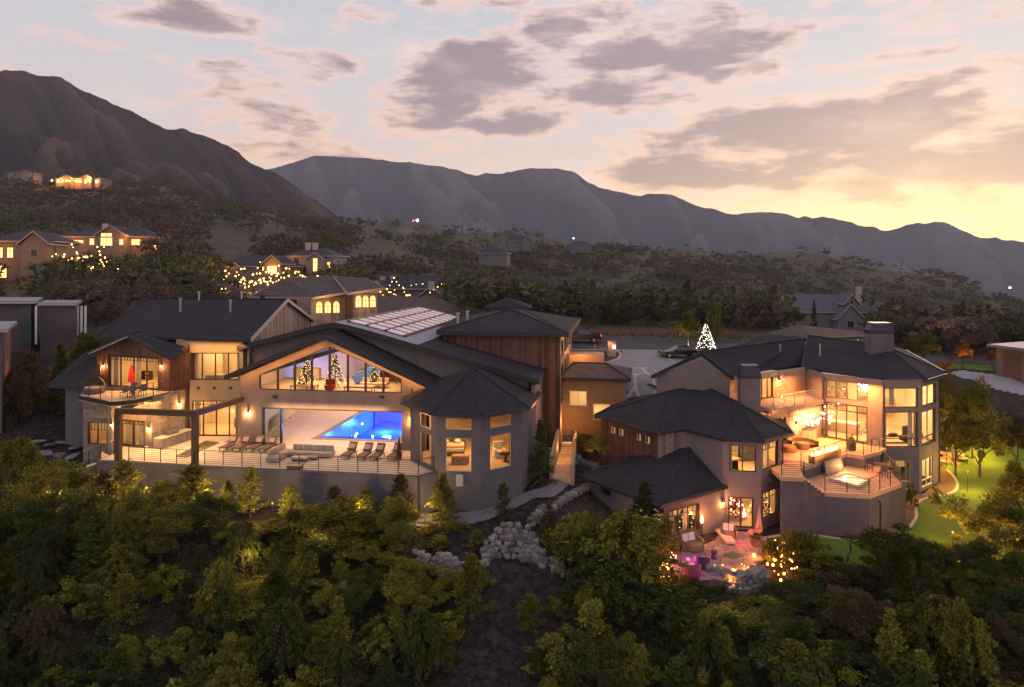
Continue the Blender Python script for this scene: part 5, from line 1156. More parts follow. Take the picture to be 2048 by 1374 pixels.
isl = empty('kitchen_island', (30.4, 64.3, DZ), 'grey and white kitchen island inside the courtyard doors', 'kitchen island'); MB().box((31.0, 64.2, DZ + .45), (2.8, 1.0, .9), -.7).build('island_body', mat('stone_island', (.45, .36, .30), .5, (.6, .52, .45), 4), isl); MB().box((31.0, 64.2, DZ + .93), (3.0, 1.2, .06), -.7).build('worktop', WHITEC, isl)
dks = empty('desk', (33.6, 60.3, DZ), 'wooden desk with framed panels inside the window tower', 'desk'); MB().box((33.7, 60.2, .35), (2.2, .7, .07), 0).build('desktop', DKWOOD, dks); MB().box((32.8, 60.2, .07), (.1, .6, .5), 0).build('leg', DKWOOD, dks); MB().box((34.7, 60.2, .07), (.1, .6, .5), 0).build('leg', DKWOOD, dks)
ms_ = empty('model_ship', (34, 60.2, .39), 'small wooden model ship on the desk in the window tower', 'model ship'); m = MB().ball((33.6, 60.2, .52), .45, 10, sy=.3, sz=.35); m.build('hull', mat('hull_wood', (.28, .12, .05), .5), ms_)
for i in range(5): MB().tube([(33.3 + i * .13, 60.2, .5), (33.25 + i * .13, 60.2, 1.0 + .12 * (i % 3))], .012, 4).build('mast', DKWOOD, ms_)
for k, (x, y, lab) in enumerate([(35.0, 60.9, 'brown leather chair at the right end of the desk in the window tower'), (36.6, 61.6, 'carved wooden chair in the side window of the tower')]):
    ch = empty('armchair', (x, y, DZ), lab, 'chair'); MB().box((x, y, DZ + .4), (.6, .6, .15), .4).build('seat', DKWOOD, ch); MB().box((x + .2, y + .25, DZ + .85), (.6, .12, .8), .4).build('backrest', WICK, ch)
    for sx in (-.22, .22): MB().box((x + sx, y, DZ + .17), (.06, .5, .34), .4).build('leg', DKWOOD, ch)
# courtyard left wall, balcony over it
LW = Pl((21.8, 57.7), (28.35, 62.35)); BZ = 3.2
lw = LW.rect(1539, 1577, 826, 850, xref=1577); 
wall('courtyard_wall', LW, [(0, DZ - .3), (LW.len, DZ - .3), (LW.len, BZ - .35), (0, BZ - .35)], [rh((.3, 2.4, .2, 2.35))], STUC, rhse, .3)
window(LW, (.3, 2.4, .2, 2.35), rhse, cols=2, fw=.1); room(LW, .1, 4.2, DZ, BZ - .5, 3.2, rhse, 120)
ledge(LW, 2.75, 4.7, DZ, BZ - .4, rhse, None, .25, .38, wmin=.4, wmax=.7)
MB().prism([tuple(LW.pt(0, 0, .35).xy), tuple(LW.pt(LW.len, 0, .35).xy), (28.4, 66.2), (20.9, 62.0)], BZ - .34, BZ).build('balcony_slab', STUC, rhse)
railing([LW.pt(.1, BZ + .01, .25), LW.pt(LW.len - .1, BZ + .01, .25)], 'pale railing of the upper balcony in the courtyard corner', mt=STEEL, nb=9)
UW = Pl((20.9, 60.6), (28.4, 65.9)); hu = (.6, 3.9, BZ + .05, 5.5 - .3)
wall('upper_wall', UW, [(0, BZ + .01), (UW.len, BZ + .01), (UW.len, 5.6), (0, 5.6)], [rh(hu)], STUCW, rhse, .3); window(UW, hu, rhse, cols=4, fw=.09); room(UW, .3, 5.6, BZ - .02, 5.5, 3.0, rhse, 120, name='room_shell')
ledge(UW, 4.1, 6.0, BZ, 5.4, rhse, None, .25, .36, wmin=.4, wmax=.7)
wall('courtyard_return_wall', Pl((28.35, 62.35), (28.4, 66.0)), [(0, BZ), (3.6, BZ), (3.6, 5.5), (0, 5.5)], [], STUC, rhse, .25)
sconce(LW.pt(3.7, 1.6, .05), LW.n, rhse, 45); sconce(UW.pt(4.6, BZ + 1.7, .05), UW.n, rhse, 26)
lamp('courtyard_soffit_light', (27.0, 60.2, 2.7), 420, (1, .40, .12), kind='AREA', size=(4, 1), rot=(0, 0, LW.ang), parent=rhse)
lamp('courtyard_eave_light', (30.0, 58.9, 5.1), 560, (1, .40, .12), kind='AREA', size=(.8, 3), rot=(0, 0, TA.ang + R(90)), parent=rhse); lamp('balcony_eave_light', (25.5, 62.2, 5.1), 340, (1, .40, .12), kind='AREA', size=(4, 1), rot=(0, 0, LW.ang), parent=rhse)
lamp('deck_wall_light', (24.5, 55.2, 1.6), 150, (1, .38, .12), .25, parent=rhse); lamp('deck_wall_light', (26.6, 54.6, -.6), 45, (1, .5, .2), .15, parent=rhse)
# roofs of the upper house
def zE(px, py, z): return E(px, py, z)
g1, g2, g3 = P(1303, 750.5, 61.5), P(1402, 703, 62.5), P(1466, 753.5, 59.5)
rA = P(1602, 677, 72); r1 = E(1530, 740, 5.55); r2 = E(1636, 722.5, 5.6); r3 = E(1604, 733.8, 5.6); r4 = E(1765, 757.5, 5.55); r5 = E(1854, 759, 5.55); r6 = P(1896, 746.5, 62.5); r7 = P(1790, 705, 82)
rB = P(1616, 670, 74); rC = P(1772, 692.5, 67)
roof('main_roof', [[g3, r1, r2, rA, g2], [g1, g2, rA, P(1500, 690, 84)]], ROOF, rhse, .28, fw=.36)
roof('tower_roof', [[r3, r4, rC, rB], [r4, r5, rC], [r5, r6, rC], [r6, P(1812, 700, 78), rC], [rB, rC, P(1812, 700, 78), P(1640, 672, 84)]], ROOF, rhse, .25, fw=.3)
rD = [P(1480, 690, 74), P(1530, 668, 78), P(1600, 650, 86), P(1700, 660, 90), P(1745, 672, 86), P(1630, 676, 76)]
roof('rear_roof', [[rD[0], rD[5], rD[2], rD[1]], [rD[5], rD[4], rD[3], rD[2]]], ROOF, rhse, .25)
GW = Pl((g1.x + .6, g1.y + .7), (g3.x - .1, g3.y + .7)); go = [(0, 0), (GW.len, 0), (GW.len, GW.hit(1466, 757)[1]), GW.hit(1402, 713.5), (0, GW.hit(1316, 752)[1])]
wall('gable_wall', GW, go, [], STUC, rhse, .3)
wall('gable_return_wall', Pl(GW.b, (GW.b.x + 1.9, GW.b.y + 2.4)), [(0, 0), (3, 0), (3, 5.4), (0, 5.4)], [], STONE, rhse, .3); ledge(Pl(GW.b, (GW.b.x + 1.9, GW.b.y + 2.4)), 0, 3, 1.5, 5.3, rhse, None, .25, .35)
lamp('gable_corner_light', (GW.b.x + 1.6, GW.b.y - .3, 4.2), 30, (1, .5, .2), .1, parent=rhse)
# chimneys
def chimney(x0, x1, x2, yt, yc, yb, Y, side, label):
    a, b = P(x0, yb, Y), P(x1, yb, Y); w = (b - a).length; c = P(x1, yb, Y); k = V3(side * .5, 1.5, 0).normalized() * 1.5
    zt, zc, zb = P(x0, yt, Y).z, P(x0, yc, Y).z, -1.0 if Y < 60 else 4
    p4 = [(a.x, a.y), (b.x, b.y), (b.x + k.x, b.y + k.y), (a.x + k.x, a.y + k.y)]
    MB().prism(p4, zb, zc).build('chimney_shaft', STUCG, rhse)
    m = MB(); cxm = sum(p[0] for p in p4) / 4; cym = sum(p[1] for p in p4) / 4
    big = [V3(cxm + (x - cxm) * 1.06, cym + (y - cym) * 1.06, 0) for x, y in p4]; sm_ = [V3(cxm + (x - cxm) * .82, cym + (y - cym) * .82, 0) for x, y in p4]
    m.add([v + V3(0, 0, zc) for v in big] + [v + V3(0, 0, zc + .28) for v in big] + [v + V3(0, 0, zt - .12) for v in sm_] + [v + V3(0, 0, zt) for v in sm_], [(0, 1, 5, 4), (1, 2, 6, 5), (2, 3, 7, 6), (3, 0, 4, 7), (4, 5, 9, 8), (5, 6, 10, 9), (6, 7, 11, 10), (7, 4, 8, 11), (8, 9, 13, 12), (9, 10, 14, 13), (10, 11, 15, 14), (11, 8, 12, 15), (12, 13, 14, 15), (3, 2, 1, 0)])
    m.build('chimney_cap', mat('chimney_metal', (.05, .045, .06), .4, metal=.4), rhse); return p4
c4 = chimney(1481.5, 1521.5, 1537, 732, 757, 800, 56.8, .5, '')
ledge(Pl(c4[1], c4[2]), 0, 1.5, .5, 5.6, rhse, None, .25, .35, off=.0); chimney(1741, 1788, 1800, 646, 667, 690, 65.5, .4, '')
lamp('chimney_side_light', (c4[1][0] + 1.1, c4[1][1] + .3, 3.0), 20, (1, .45, .18), .1, parent=rhse)
# lower front house: polygonal window tower, timber room, patio wing ---------------------------
B1 = Pl((16.0, 51.9), (18.75, 51.4)); B2 = Pl((18.75, 51.4), (21.1, 53.5)); B0 = Pl((14.1, 55.4), (16.0, 51.9)); BE = 2.15
rmulti(B1, [(1459, 1512, 889.5, 942, dict(cols=2, grid=(.24, 2))), (1456, 1507.5, 992.5, 1054.5, dict(cols=2, fw=.13, name='patio_door'))], BE, GZ)
rmulti(B2, [(1526, 1557, 890, 942, dict(grid=(.24, 4))), (1526, 1556, 988, 1040, dict(cols=2, grid=(.25, 2)))], BE, GZ)
wall('tower_side_wall', B0, [(0, GZ), (B0.len, GZ), (B0.len, BE), (0, BE)], [], STUC, rhse, .3)
bin_ = [tuple(B0.pt(.1, 0, -.4).xy), tuple(B1.pt(.2, 0, -.4).xy), tuple(B1.pt(B1.len, 0, -.42).xy), tuple(B2.pt(B2.len, 0, -.4).xy), (20.6, 58), (15.0, 58.5)]
for z0, z1, pw in ((-.95, 2.0, 150), (GZ, -1.1, 150)):
    m = shell(bin_, z0 + .02, z1, INW, INF)
    for i in range(3, 6): a, b = bin_[i], bin_[(i + 1) % 6]; m.add([V3(*a, z0), V3(*b, z0), V3(*b, z1), V3(*a, z1)], [(0, 1, 2, 3)], 0)
    m.build('room_shell', [INW, INF], rhse); lamp('tower_room_light', (18, 54.5, z1 - .15), pw, (1, .66, .32), kind='AREA', size=(2, 2), parent=rhse)
mt_ = empty('massage_table', (17.2, 54, -.95), 'brown massage table behind the upper windows of the lower tower', 'massage table'); MB().box((17.2, 54.2, -.05), (1.9, .75, .12), .5).build('table_top', mat('tan_leather', (.42, .22, .10), .6), mt_)
for sx in (-.7, .7): MB().box((17.2 + sx * math.cos(.5), 54.2 + sx * math.sin(.5), -.5), (.1, .6, .8), .5).build('leg', DKWOOD, mt_)
sconce(B1.pt(-.02, -2.3, .1) + V3(-.35, .1, 0), B1.n, rhse, 16)
MB().box(B2.pt(1.35, -1.05, .1), (.35, .14, .28), B2.ang).build('utility_box', STEEL, rhse)
MB().tube([B2.pt(B2.len + .1, BE, .06), B2.pt(B2.len + .1, GZ, .06)], .06, 6).build('downpipe', FASC, rhse)
# stucco wall and timber wall under the same roof
BM = Pl((13.75, 55.2), (16.0, 54.4)); wall('middle_wall', Pl((12.0, 55.6), (16.3, 54.2)), [(0, GZ), (4.5, GZ), (4.5, BE), (0, BE)], [], STUC, rhse, .3)
TW = Pl((7.9, 60.4), (11.6, 54.3)); ws = [TW.rect(x0, x1, yt, yb) for x0, x1, yt, yb in ((1222, 1231, 852, 865.5), (1238, 1247, 856, 870), (1273, 1282, 865.5, 879.5), (1290.5, 1300, 871, 885.5))]
to = [(0, GZ), (TW.len, GZ), (TW.len, BE), (0, BE)]
wall('timber_wall', TW, to, [rh(h) for h in ws], WOOD, rhse, .3); boards(TW, [(0, -3), (TW.len, -3), (TW.len, BE - .05), (0, BE - .05)], [h for h in ws], rhse, WOOD, .26)
for h in ws: window(TW, h, rhse, fw=.05, mt=FRAMEW, off=-.05)
room(TW, .2, TW.len - .3, -1.0, 2.0, 3, rhse, 60, (1, .85, .55))
TW2 = Pl((11.6, 54.3), (13.9, 55.3)); wall('timber_wall', TW2, [(0, -2), (TW2.len, -2), (TW2.len, BE), (0, BE)], [], WOOD, rhse, .2); boards(TW2, [(0, -2), (TW2.len, -2), (TW2.len, BE - .05), (0, BE - .05)], [], rhse, WOODG, .26)
P0, P1, P2, P3, P4, P5 = [E(x, y, 2.2) for x, y in ((1190, 829), (1312, 866.5), (1364.6, 857.5), (1446, 877.5), (1528, 881), (1587, 866.5))]
Rc, Ra, Rb = P(1334, 785.5, 61), P(1406, 770, 62), P(1474, 805, 56.6); bk1, bk2 = P(1250, 812, 68), P(1500, 812, 64); bk1.z = bk2.z = 2.2; Rc.z = 4.1
roof('middle_roof', [[P0, P1, Rc], [P1, P2, Ra, Rc], [P2, P3, Rb, Ra], [P3, P4, Rb], [P4, P5, Rb], [P5, V3(23.2, 58.5, 2.2), bk2, Rb], [Rb, bk2, Ra], [Ra, bk2, bk1, Rc], [P0, Rc, bk1]], ROOF, rhse, .2, fw=.22)
for a, b in ((P3, Rb), (P4, Rb), (P1, Rc)): MB().bar(a + V3(0, 0, .03), b + V3(0, 0, .03), .2, .05).build('hip_ridge', ROOF, rhse)
# patio wing
Q0, Q1, Q2, Q3 = E(1160.5, 950.5, -1.4), E(1319, 1012.5, -1.4), E(1478, 964.5, -1.4), P(1380.6, 888, 55.4); Q4 = P(1235, 920, 59); Q4.z = -1.4
Q5 = V3(Q0.x + 3.2, Q0.y + 3.2, -1.0)
roof('patio_roof', [[Q0, Q1, Q3], [Q1, Q2, Q3], [Q0, Q3, V3(11.4, 57.5, -.2)]], ROOF, rhse, .2, fw=.22)
PL_ = Pl((6.3, 54.6), (10.75, 48.3)); PR = Pl((10.75, 48.3), (16.1, 51.6)); 
sw = (PL_.hit(1199, 990)[0], PL_.hit(1222, 990)[0], -2.6, -2.0)
wall('patio_wing_wall', PL_, [(0, -6), (PL_.len, -6), (PL_.len, -1.5), (0, -1.5)], [rh(sw)], STUCG, rhse, .3); window(PL_, sw, rhse, fw=.08, mt=WOOD)
h = PR.rect(1337, 1397.5, 1023, 1073); h = (h[0], h[1], h[2], h[3])
wall('patio_front_wall', PR, [(0, -6), (PR.len, -6), (PR.len, -1.5), (0, -1.5)], [rh(h)], STUC, rhse, .3); window(PR, h, rhse, cols=3, grid=(.26, 2), fw=.08, trim=.06)
room(PR, .3, PR.len - .3, GZ, -1.7, 3.0, rhse, 110, (1, .70, .40))
for k in (0.0, .42, 1.75):
    c = MB()
    for i in range(5): u = h[0] + .1 + k + i * .1; c.add([PR.pt(u, GZ + .1, -.45 - (i % 2) * .05), PR.pt(u + .1, GZ + .1, -.45 - ((i + 1) % 2) * .05), PR.pt(u + .1, -1.9, -.45 - ((i + 1) % 2) * .05), PR.pt(u, -1.9, -.45 - (i % 2) * .05)], [(0, 1, 2, 3)])
    c.build('window_curtain', CURT, rhse)
s_ = PR.hit(1447, 1003)[0]; sconce(PR.pt(min(s_, PR.len - .35), -2.35, .05), PR.n, rhse, 24)
# entrance canopy with a barrel metal roof between the houses
bc = MB(); a0, a1 = P(1262, 786, 72), P(1330, 785, 70)
for i in range(8):
    t0, t1 = i / 8, (i + 1) / 8; f = lambda t: lerp(a0, a1, t) + V3(0, 0, math.sin(t * math.pi) * .9); bc.add([f(t0), f(t1), f(t1) + V3(.4, 4, 0), f(t0) + V3(.4, 4, 0)], [(0, 1, 2, 3)])
tag(bc.build('barrel_canopy', mat('ribbed_metal', (.06, .065, .09), .4, metal=.5), rhse))

for pl_, s, z0, z1 in ((T1, .25, DZ, 3.0), (T1, 2.5, DZ, 3.0), (T2, .4, DZ, 3.0), (T1, .9, 3.3, 5.1), (T2, 3.1, DZ, 5.1), (B1, .35, -.9, 1.6), (B2, 2.0, -.9, 1.6), (T1, 2.3, -4.5, -1.2)): curt(pl_, s, z0, z1, .45, -.6, par=rhse)
for (q, lb) in ((V3(33.0, 63.6, DZ), 'round backed dining chair inside the courtyard doors, left'), (V3(31.9, 62.9, DZ), 'round backed dining chair inside the courtyard doors, right')):
    r_ = empty('dining_chair', q, lb, 'chair'); MB().box(q + V3(0, 0, .45), (.5, .5, .08), .7).build('seat', CLOTH, r_); MB().box(q + V3(.15, .2, .75), (.5, .08, .55), .7).build('backrest', CLOTH, r_)
    for sx in (-.2, .2):
        for sy in (-.2, .2): MB().box(q + V3(sx, sy, .2), (.05, .05, .42)).build('leg', IRON, r_)

for p, q in ((g2, rA), (rB, rC), (r4, rC), (r5, rC), (r6, rC), (Rc, Ra), (Ra, Rb), (P0, Rc), (P5, Rb), (Q1, Q3), (Q0, Q3)): cap(p, q, rhse, .2)
for px, py, Y in ((1716, 690, 70), (1560, 700, 68), (1640, 700, 66)): vent_b = P(px, py, Y); MB().tube([vent_b - V3(0, 0, .6), vent_b + V3(0, 0, .6)], .09, 8).build('roof_vent', STEEL, rhse)
for pl_, u, z0, z1 in ((T1, .08, -4.4, 5.3), (T2, T2.len - .1, -4.3, 5.3), (TA, .12, DZ, 5.3)): MB().tube([pl_.pt(u, z0, .07), pl_.pt(u, z1, .07)], .05, 6).build('downpipe', FASC, rhse)
# ------------------------------------------------------------ site: paths, drive, lawn, neighbours
def ground(px, py, ymin=30.0, ymax=900.0):
    """where the sight line through (px, py) meets the land"""
    Ys = np.geomspace(ymin, ymax, 1500); zr = ZC - (py - HY) * Ys / F; zt = Tz((px - CX) * Ys / F, Ys)
    k = np.argmax(zr <= zt) if np.any(zr <= zt) else len(Ys) - 1
    Y = Ys[k]; return V3((px - CX) * Y / F, Y, float(zt[k]))
def region(name, poly, mt, dz=.05, res=.3, kind='structure', zf=None):
    xs = [p[0] for p in poly]; ys = [p[1] for p in poly]
    gx = np.arange(min(xs), max(xs) + res, res); gy = np.arange(min(ys), max(ys) + res, res); V = []; Fc = []; idx = {}
    def vid(i, j):
        if (i, j) not in idx:
            idx[(i, j)] = len(V); x, y = gx[i], gy[j]; V.append((x, y, (zf(x, y) if zf else gz(x, y)) + dz))
        return idx[(i, j)]
    for i in range(len(gx) - 1):
        for j in range(len(gy) - 1):
            if in_poly((gx[i] + res / 2, gy[j] + res / 2), poly): Fc.append((vid(i, j), vid(i + 1, j), vid(i + 1, j + 1), vid(i, j + 1)))
    o = MB().add(V, Fc).build(name, mt, None, True); o['kind'] = kind; return o
def strip(name, pts, w, h, mt, parent=None, dz=.0):
    """low kerb following the land; pts are (x, y)"""
    mb = MB(); n = len(pts); L_, R_ = [], []
    for i, p in enumerate(pts):
        a = Vector(pts[max(i - 1, 0)]); b = Vector(pts[min(i + 1, n - 1)]); d = (b - a).normalized(); nn = Vector((-d.y, d.x)) * w / 2; p = Vector(p); z = gz(p.x, p.y) + dz
        L_.append((p + nn, z)); R_.append((p - nn, z))
    vs = []
    for (l, z), (r, _) in zip(L_, R_): vs += [V3(l.x, l.y, z - .2), V3(r.x, r.y, z - .2), V3(r.x, r.y, z + h), V3(l.x, l.y, z + h)]
    fs = []
    for i in range(n - 1): a, b = i * 4, i * 4 + 4; fs += [(a + 3, a + 2, b + 2, b + 3), (a, a + 3, b + 3, b), (a + 2, a + 1, b + 1, b + 2)]
    fs += [(0, 1, 2, 3), (n * 4 - 1, n * 4 - 2, n * 4 - 3, n * 4 - 4)]
    return mb.add(vs, fs).build(name, mt, parent)
def smoothpts(pts, k=6):
    out_ = []
    for i in range(len(pts) - 1):
        p0, p1, p2, p3 = [Vector(pts[min(max(j, 0), len(pts) - 1)]) for j in (i - 1, i, i + 1, i + 2)]
        for s in range(k):
            t = s / k; out_.append(tuple(.5 * ((2 * p1) + (p2 - p0) * t + (2 * p0 - 5 * p1 + 4 * p2 - p3) * t * t + (3 * p1 - p0 - 3 * p2 + p3) * t ** 3)))
    return out_ + [tuple(pts[-1])]
G2 = lambda px, py: tuple(ground(px, py).xy)
# garden path round the octagonal room
inner = [E(x, y, -2.7).xy for x, y in ((700, 1012), (800, 1022), (864, 1028), (920, 1026), (986, 1016), (1042, 999))] + [Vector(XY(1080, 985, -2.4)), Vector(XY(1103, 971, -2.1)), Vector(pth[0])]
outer = [E(x, y, -2.8).xy for x, y in ((700, 1034), (800, 1044), (864, 1047), (934, 1043), (1004, 1031), (1065, 1010))] + [Vector(XY(1100, 995, -2.3)), Vector(XY(1118, 983, -2.1)), Vector(pth[1])]
PATHM = mat('path_concrete', (.15, .13, .14), .85, (.20, .175, .18), 1.2, .1, 12)
ppoly = [tuple(p) for p in smoothpts(inner)] + [tuple(p) for p in smoothpts(outer)][::-1]
region('garden_path', ppoly, PATHM, .10, .12)
# curved concrete kerb and the lawn beyond it
kerb = [(1892, 941), (1909, 958), (1915, 974), (1907, 986), (1885, 993), (1856, 998), (1839, 1005), (1832, 1018), (1833, 1034), (1825, 1050), (1808, 1066), (1781, 1078), (1749, 1084), (1714, 1084), (1674, 1080), (1634, 1073), (1602, 1070), (1560, 1073), (1527, 1079)]
kp = [G2(*p) for p in kerb]; kp = smoothpts(kp, 5)
kb = strip('kerb', kp, .22, .12, mat('kerb_concrete', (.42, .36, .32), .8)); kb['kind'] = 'structure'
GRASS = mat('lawn_grass', (.085, .14, .020), .9, (.14, .19, .03), 1.6, .6, 40, spec=.1)
lawnp = [tuple(p) for p in kp] + [G2(1540, 1108), G2(1640, 1120), G2(1800, 1150), G2(1960, 1130), G2(2100, 1080), G2(2250, 1000), G2(2200, 900), G2(2048, 880), G2(1960, 885), G2(1890, 905), G2(1880, 925)]
region('lawn', lawnp, GRASS, .04, .3)
BARK = mat('bark_mulch', (.13, .07, .04), .95, (.24, .15, .09), 5, .8, 25)
bedp = [tuple(p) for p in kp[:62]] + [XY(1735, 1071, -4.3), XY(1803, 1050, -4.2), (31.3, 57.2), (32, 58.2), (35, 58.2), (38.2, 61), G2(1880, 930)]
region('mulch_bed', bedp, BARK, .035, .25)
# drive, road, kerb
drv = [G2(*p) for p in ((1150, 742), (1205, 760), (1262, 792), (1262, 815), (1345, 815), (1345, 760), (1430, 735), (1400, 712), (1345, 702), (1243, 700), (1240, 714), (1215, 727), (1165, 727))]
region('driveway', drv, DRIVE, .06, .5)
road = [G2(1000, 700), G2(1180, 701), G2(1345, 702.5), G2(1560, 712), G2(1900, 730), G2(1900, 715), G2(1560, 694), G2(1345, 686), G2(1180, 682), G2(1000, 678)]
region('road', road, ROADM, .07, .6)
rk = strip('kerb', [G2(x, 701 + (x - 1180) * .009) for x in range(1110, 1420, 20)], .35, .12, mat('kerb_concrete', (.4, .36, .34))); rk['kind'] = 'structure'
ik = strip('kerb', smoothpts([G2(*p) for p in ((1184, 731), (1212, 727), (1236, 719), (1240, 708), (1226, 699), (1200, 698))], 4), .3, .12, mat('kerb_concrete', (.4, .36, .34))); ik['kind'] = 'structure'
i2 = strip('kerb', smoothpts([G2(*p) for p in ((1345, 724), (1327, 712), (1325, 704), (1345, 700), (1380, 703))], 4), .3, .12, mat('kerb_concrete', (.4, .36, .34))); i2['kind'] = 'structure'
# paved roundel in the drive
cg = ground(1290, 772); PALE = mat('pale_paving_band', (.48, .40, .37), .7)
mb = MB(); 
def band(pts, w=.28):
    for a, b in zip(pts[:-1], pts[1:]):
        a = Vector(a); b = Vector(b); d = (b - a).normalized(); nn = Vector((-d.y, d.x)) * w / 2
        mb.add([V3(q.x, q.y, gz(q.x, q.y) + .075) for q in (a - nn, b - nn, b + nn, a + nn)], [(0, 1, 2, 3)])
for r_ in (2.6, 1.0): band([(cg.x + r_ * math.cos(t * .3), cg.y + 1.6 * r_ * math.sin(t * .3)) for t in range(22)])
for a_ in range(0, 360, 60): band([(cg.x + math.cos(R(a_)), cg.y + 1.6 * math.sin(R(a_))), (cg.x + 2.6 * math.cos(R(a_ + 20)), cg.y + 1.6 * 2.6 * math.sin(R(a_ + 20)))])
rd_ = mb.build('paved_roundel', PALE); rd_['kind'] = 'structure'
pad = [G2(*p) for p in ((1886, 748), (1925, 742), (2048, 758), (2300, 780), (2300, 830), (2048, 795), (1960, 770))]
region('side_driveway', pad, mat('pale_drive', (.30, .27, .30), .8, (.35, .31, .34), .6), .08, .5)
region('upper_lawn', [G2(*p) for p in ((1868, 742), (1915, 739), (1990, 745), (1990, 733), (1880, 729))], GRASS, .10, .5)
# gate pillar, entrance planter
g_ = ground(1223, 713); gp = empty('gate_pillar', g_, 'stone gate pillar with a lit lantern niche beside the driveway', 'gate pillar')
MB().box(g_ + V3(0, 0, .85), (1.0, .9, 1.75), 0).build('pillar_shaft', STONE, gp); MB().box(g_ + V3(0, 0, 1.80), (1.25, 1.15, .11), 0).build('pillar_cap', CONC, gp); MB().box(g_ + V3(.22, -.47, 1.15), (.34, .06, .42), 0).build('lantern', emis('lantern_glow', (1, .8, .6), 3), gp)
ledge(Pl((g_.x - .5, g_.y - .45), (g_.x + .5, g_.y - .45)), 0 + g_.z, .98, g_.z, g_.z + 1.7, gp) if False else None
lamp('pillar_light', g_ + V3(-.3, -.9, 1.6), 10, (1, .45, .18), .1, parent=gp)
g_ = V3(10.9, 75, 4.2); ep = empty('entrance_planter', g_, 'warm lit stone planter box by the entrance, in front of the parked truck', 'planter')
q = P(1173, 718, 76); MB().box(q, (3.8, 3.0, 1.3), -.1).build('planter_box', mat('orange_lit_stone', (.45, .26, .17), .8, (.55, .34, .22), 3), ep); MB().tube([q + V3(.9, 0, .65), q + V3(.95, 0, 1.7)], .05, 6).build('planter_post', WOODG, ep)  # orange light on the box is painted into its stone colour
lamp('entrance_light', q + V3(-1.0, -2.5, 1.2), 60, (1, .45, .18), .15, parent=ep)
# ------------------------------------------------------------ vehicles
CARP = mat('black_car_paint', (.008, .008, .012), .2, spec=.7); TYRE = mat('tyre_rubber', (.015, .015, .015), .8); CHR = mat('alloy_rim', (.4, .4, .42), .3, metal=.9); CGL = mat('car_glass', (.02, .022, .03), .1, spec=.8); TAIL = emis('tail_lamp', (1, .03, .03), 6)
def car(name, loc, rz, label, cat, L=4.9, kind='truck', tail=False):
    root = empty(name, (0, 0, 0), label, cat); H1 = .95; W = 1.9
    prof = [(-L / 2, .45), (-L / 2, .95), (-L / 2 + .9, 1.05), (-L * .16, 1.1), (L / 2 - .05, 1.12), (L / 2, .5)] if kind == 'truck' else [(-L / 2, .4), (-L / 2, .72), (-L * .2, .92), (L * .38, .95), (L / 2, .8), (L / 2, .4)]
    def ext(profile, w, mt, nm, taper=0.0):
        m = MB(); n = len(profile); m.add([V3(x, -w / 2 + taper * (z > 1.2), z) for x, z in profile] + [V3(x, w / 2 - taper * (z > 1.2), z) for x, z in profile], [tuple(range(n)), tuple(range(n, 2 * n))[::-1]] + [(i, (i + 1) % n, (i + 1) % n + n, i + n) for i in range(n)]); o = m.build(nm, mt, root)
        bm = bmesh.new(); bm.from_mesh(o.data); bmesh.ops.recalc_face_normals(bm, faces=bm.faces); bmesh.ops.bevel(bm, geom=bm.edges[:], offset=.05, segments=2, affect='EDGES'); bm.to_mesh(o.data); bm.free(); return o
    ext(prof, W, CARP, 'body')
    cab = [(-L * .14, 1.05), (-L * .02, 1.72), (L * .20, 1.75), (L * .27, 1.1)] if kind == 'truck' else [(-L * .22, .9), (-L * .05, 1.38), (L * .2, 1.38), (L * .4, .92)]
    ext(cab, W - .2, CGL, 'cabin', .12); MB().box(((cab[1][0] + cab[2][0]) / 2, 0, cab[1][1] + .03), (cab[2][0] - cab[1][0], W - .46, .05)).build('roof_panel', CARP, root)
    for sx in (-L * .32, L * .33):
        for sy in (-1, 1):
            c = V3(sx, sy * (W / 2 - .1), .38); m = MB(); m.tube([c - V3(0, .13, 0), c + V3(0, .13, 0)], .38, 16); w = m.build('wheel', TYRE, root); MB().tube([c - V3(0, .14, 0), c + V3(0, .14, 0)], .22, 10).build('rim', CHR, w)
    for sy in (-.7, .7):
        MB().box((L / 2 + .0, sy, .95), (.06, .3, .11)).build('tail_light', TAIL if tail else mat('red_lens', (.2, .01, .01), .3), root); MB().box((-L / 2 - .0, sy, .8), (.06, .36, .11)).build('headlight', mat('lens', (.5, .5, .5), .2), root)
    root.location = loc; root.rotation_euler = (0, 0, rz); return root
q = ground(1160, 686); car('pickup_truck', (q.x, q.y, gz(q.x, q.y) + .08), R(-4), 'black pickup truck with a glowing tail light parked on the road past the timber tower', 'truck', 5.4, 'truck', True)
q = ground(1358, 716); car('parked_car', (q.x, q.y, gz(q.x, q.y) + .05), R(5), 'black saloon car parked at the driveway bend behind the stucco gable', 'car', 4.6, 'car')
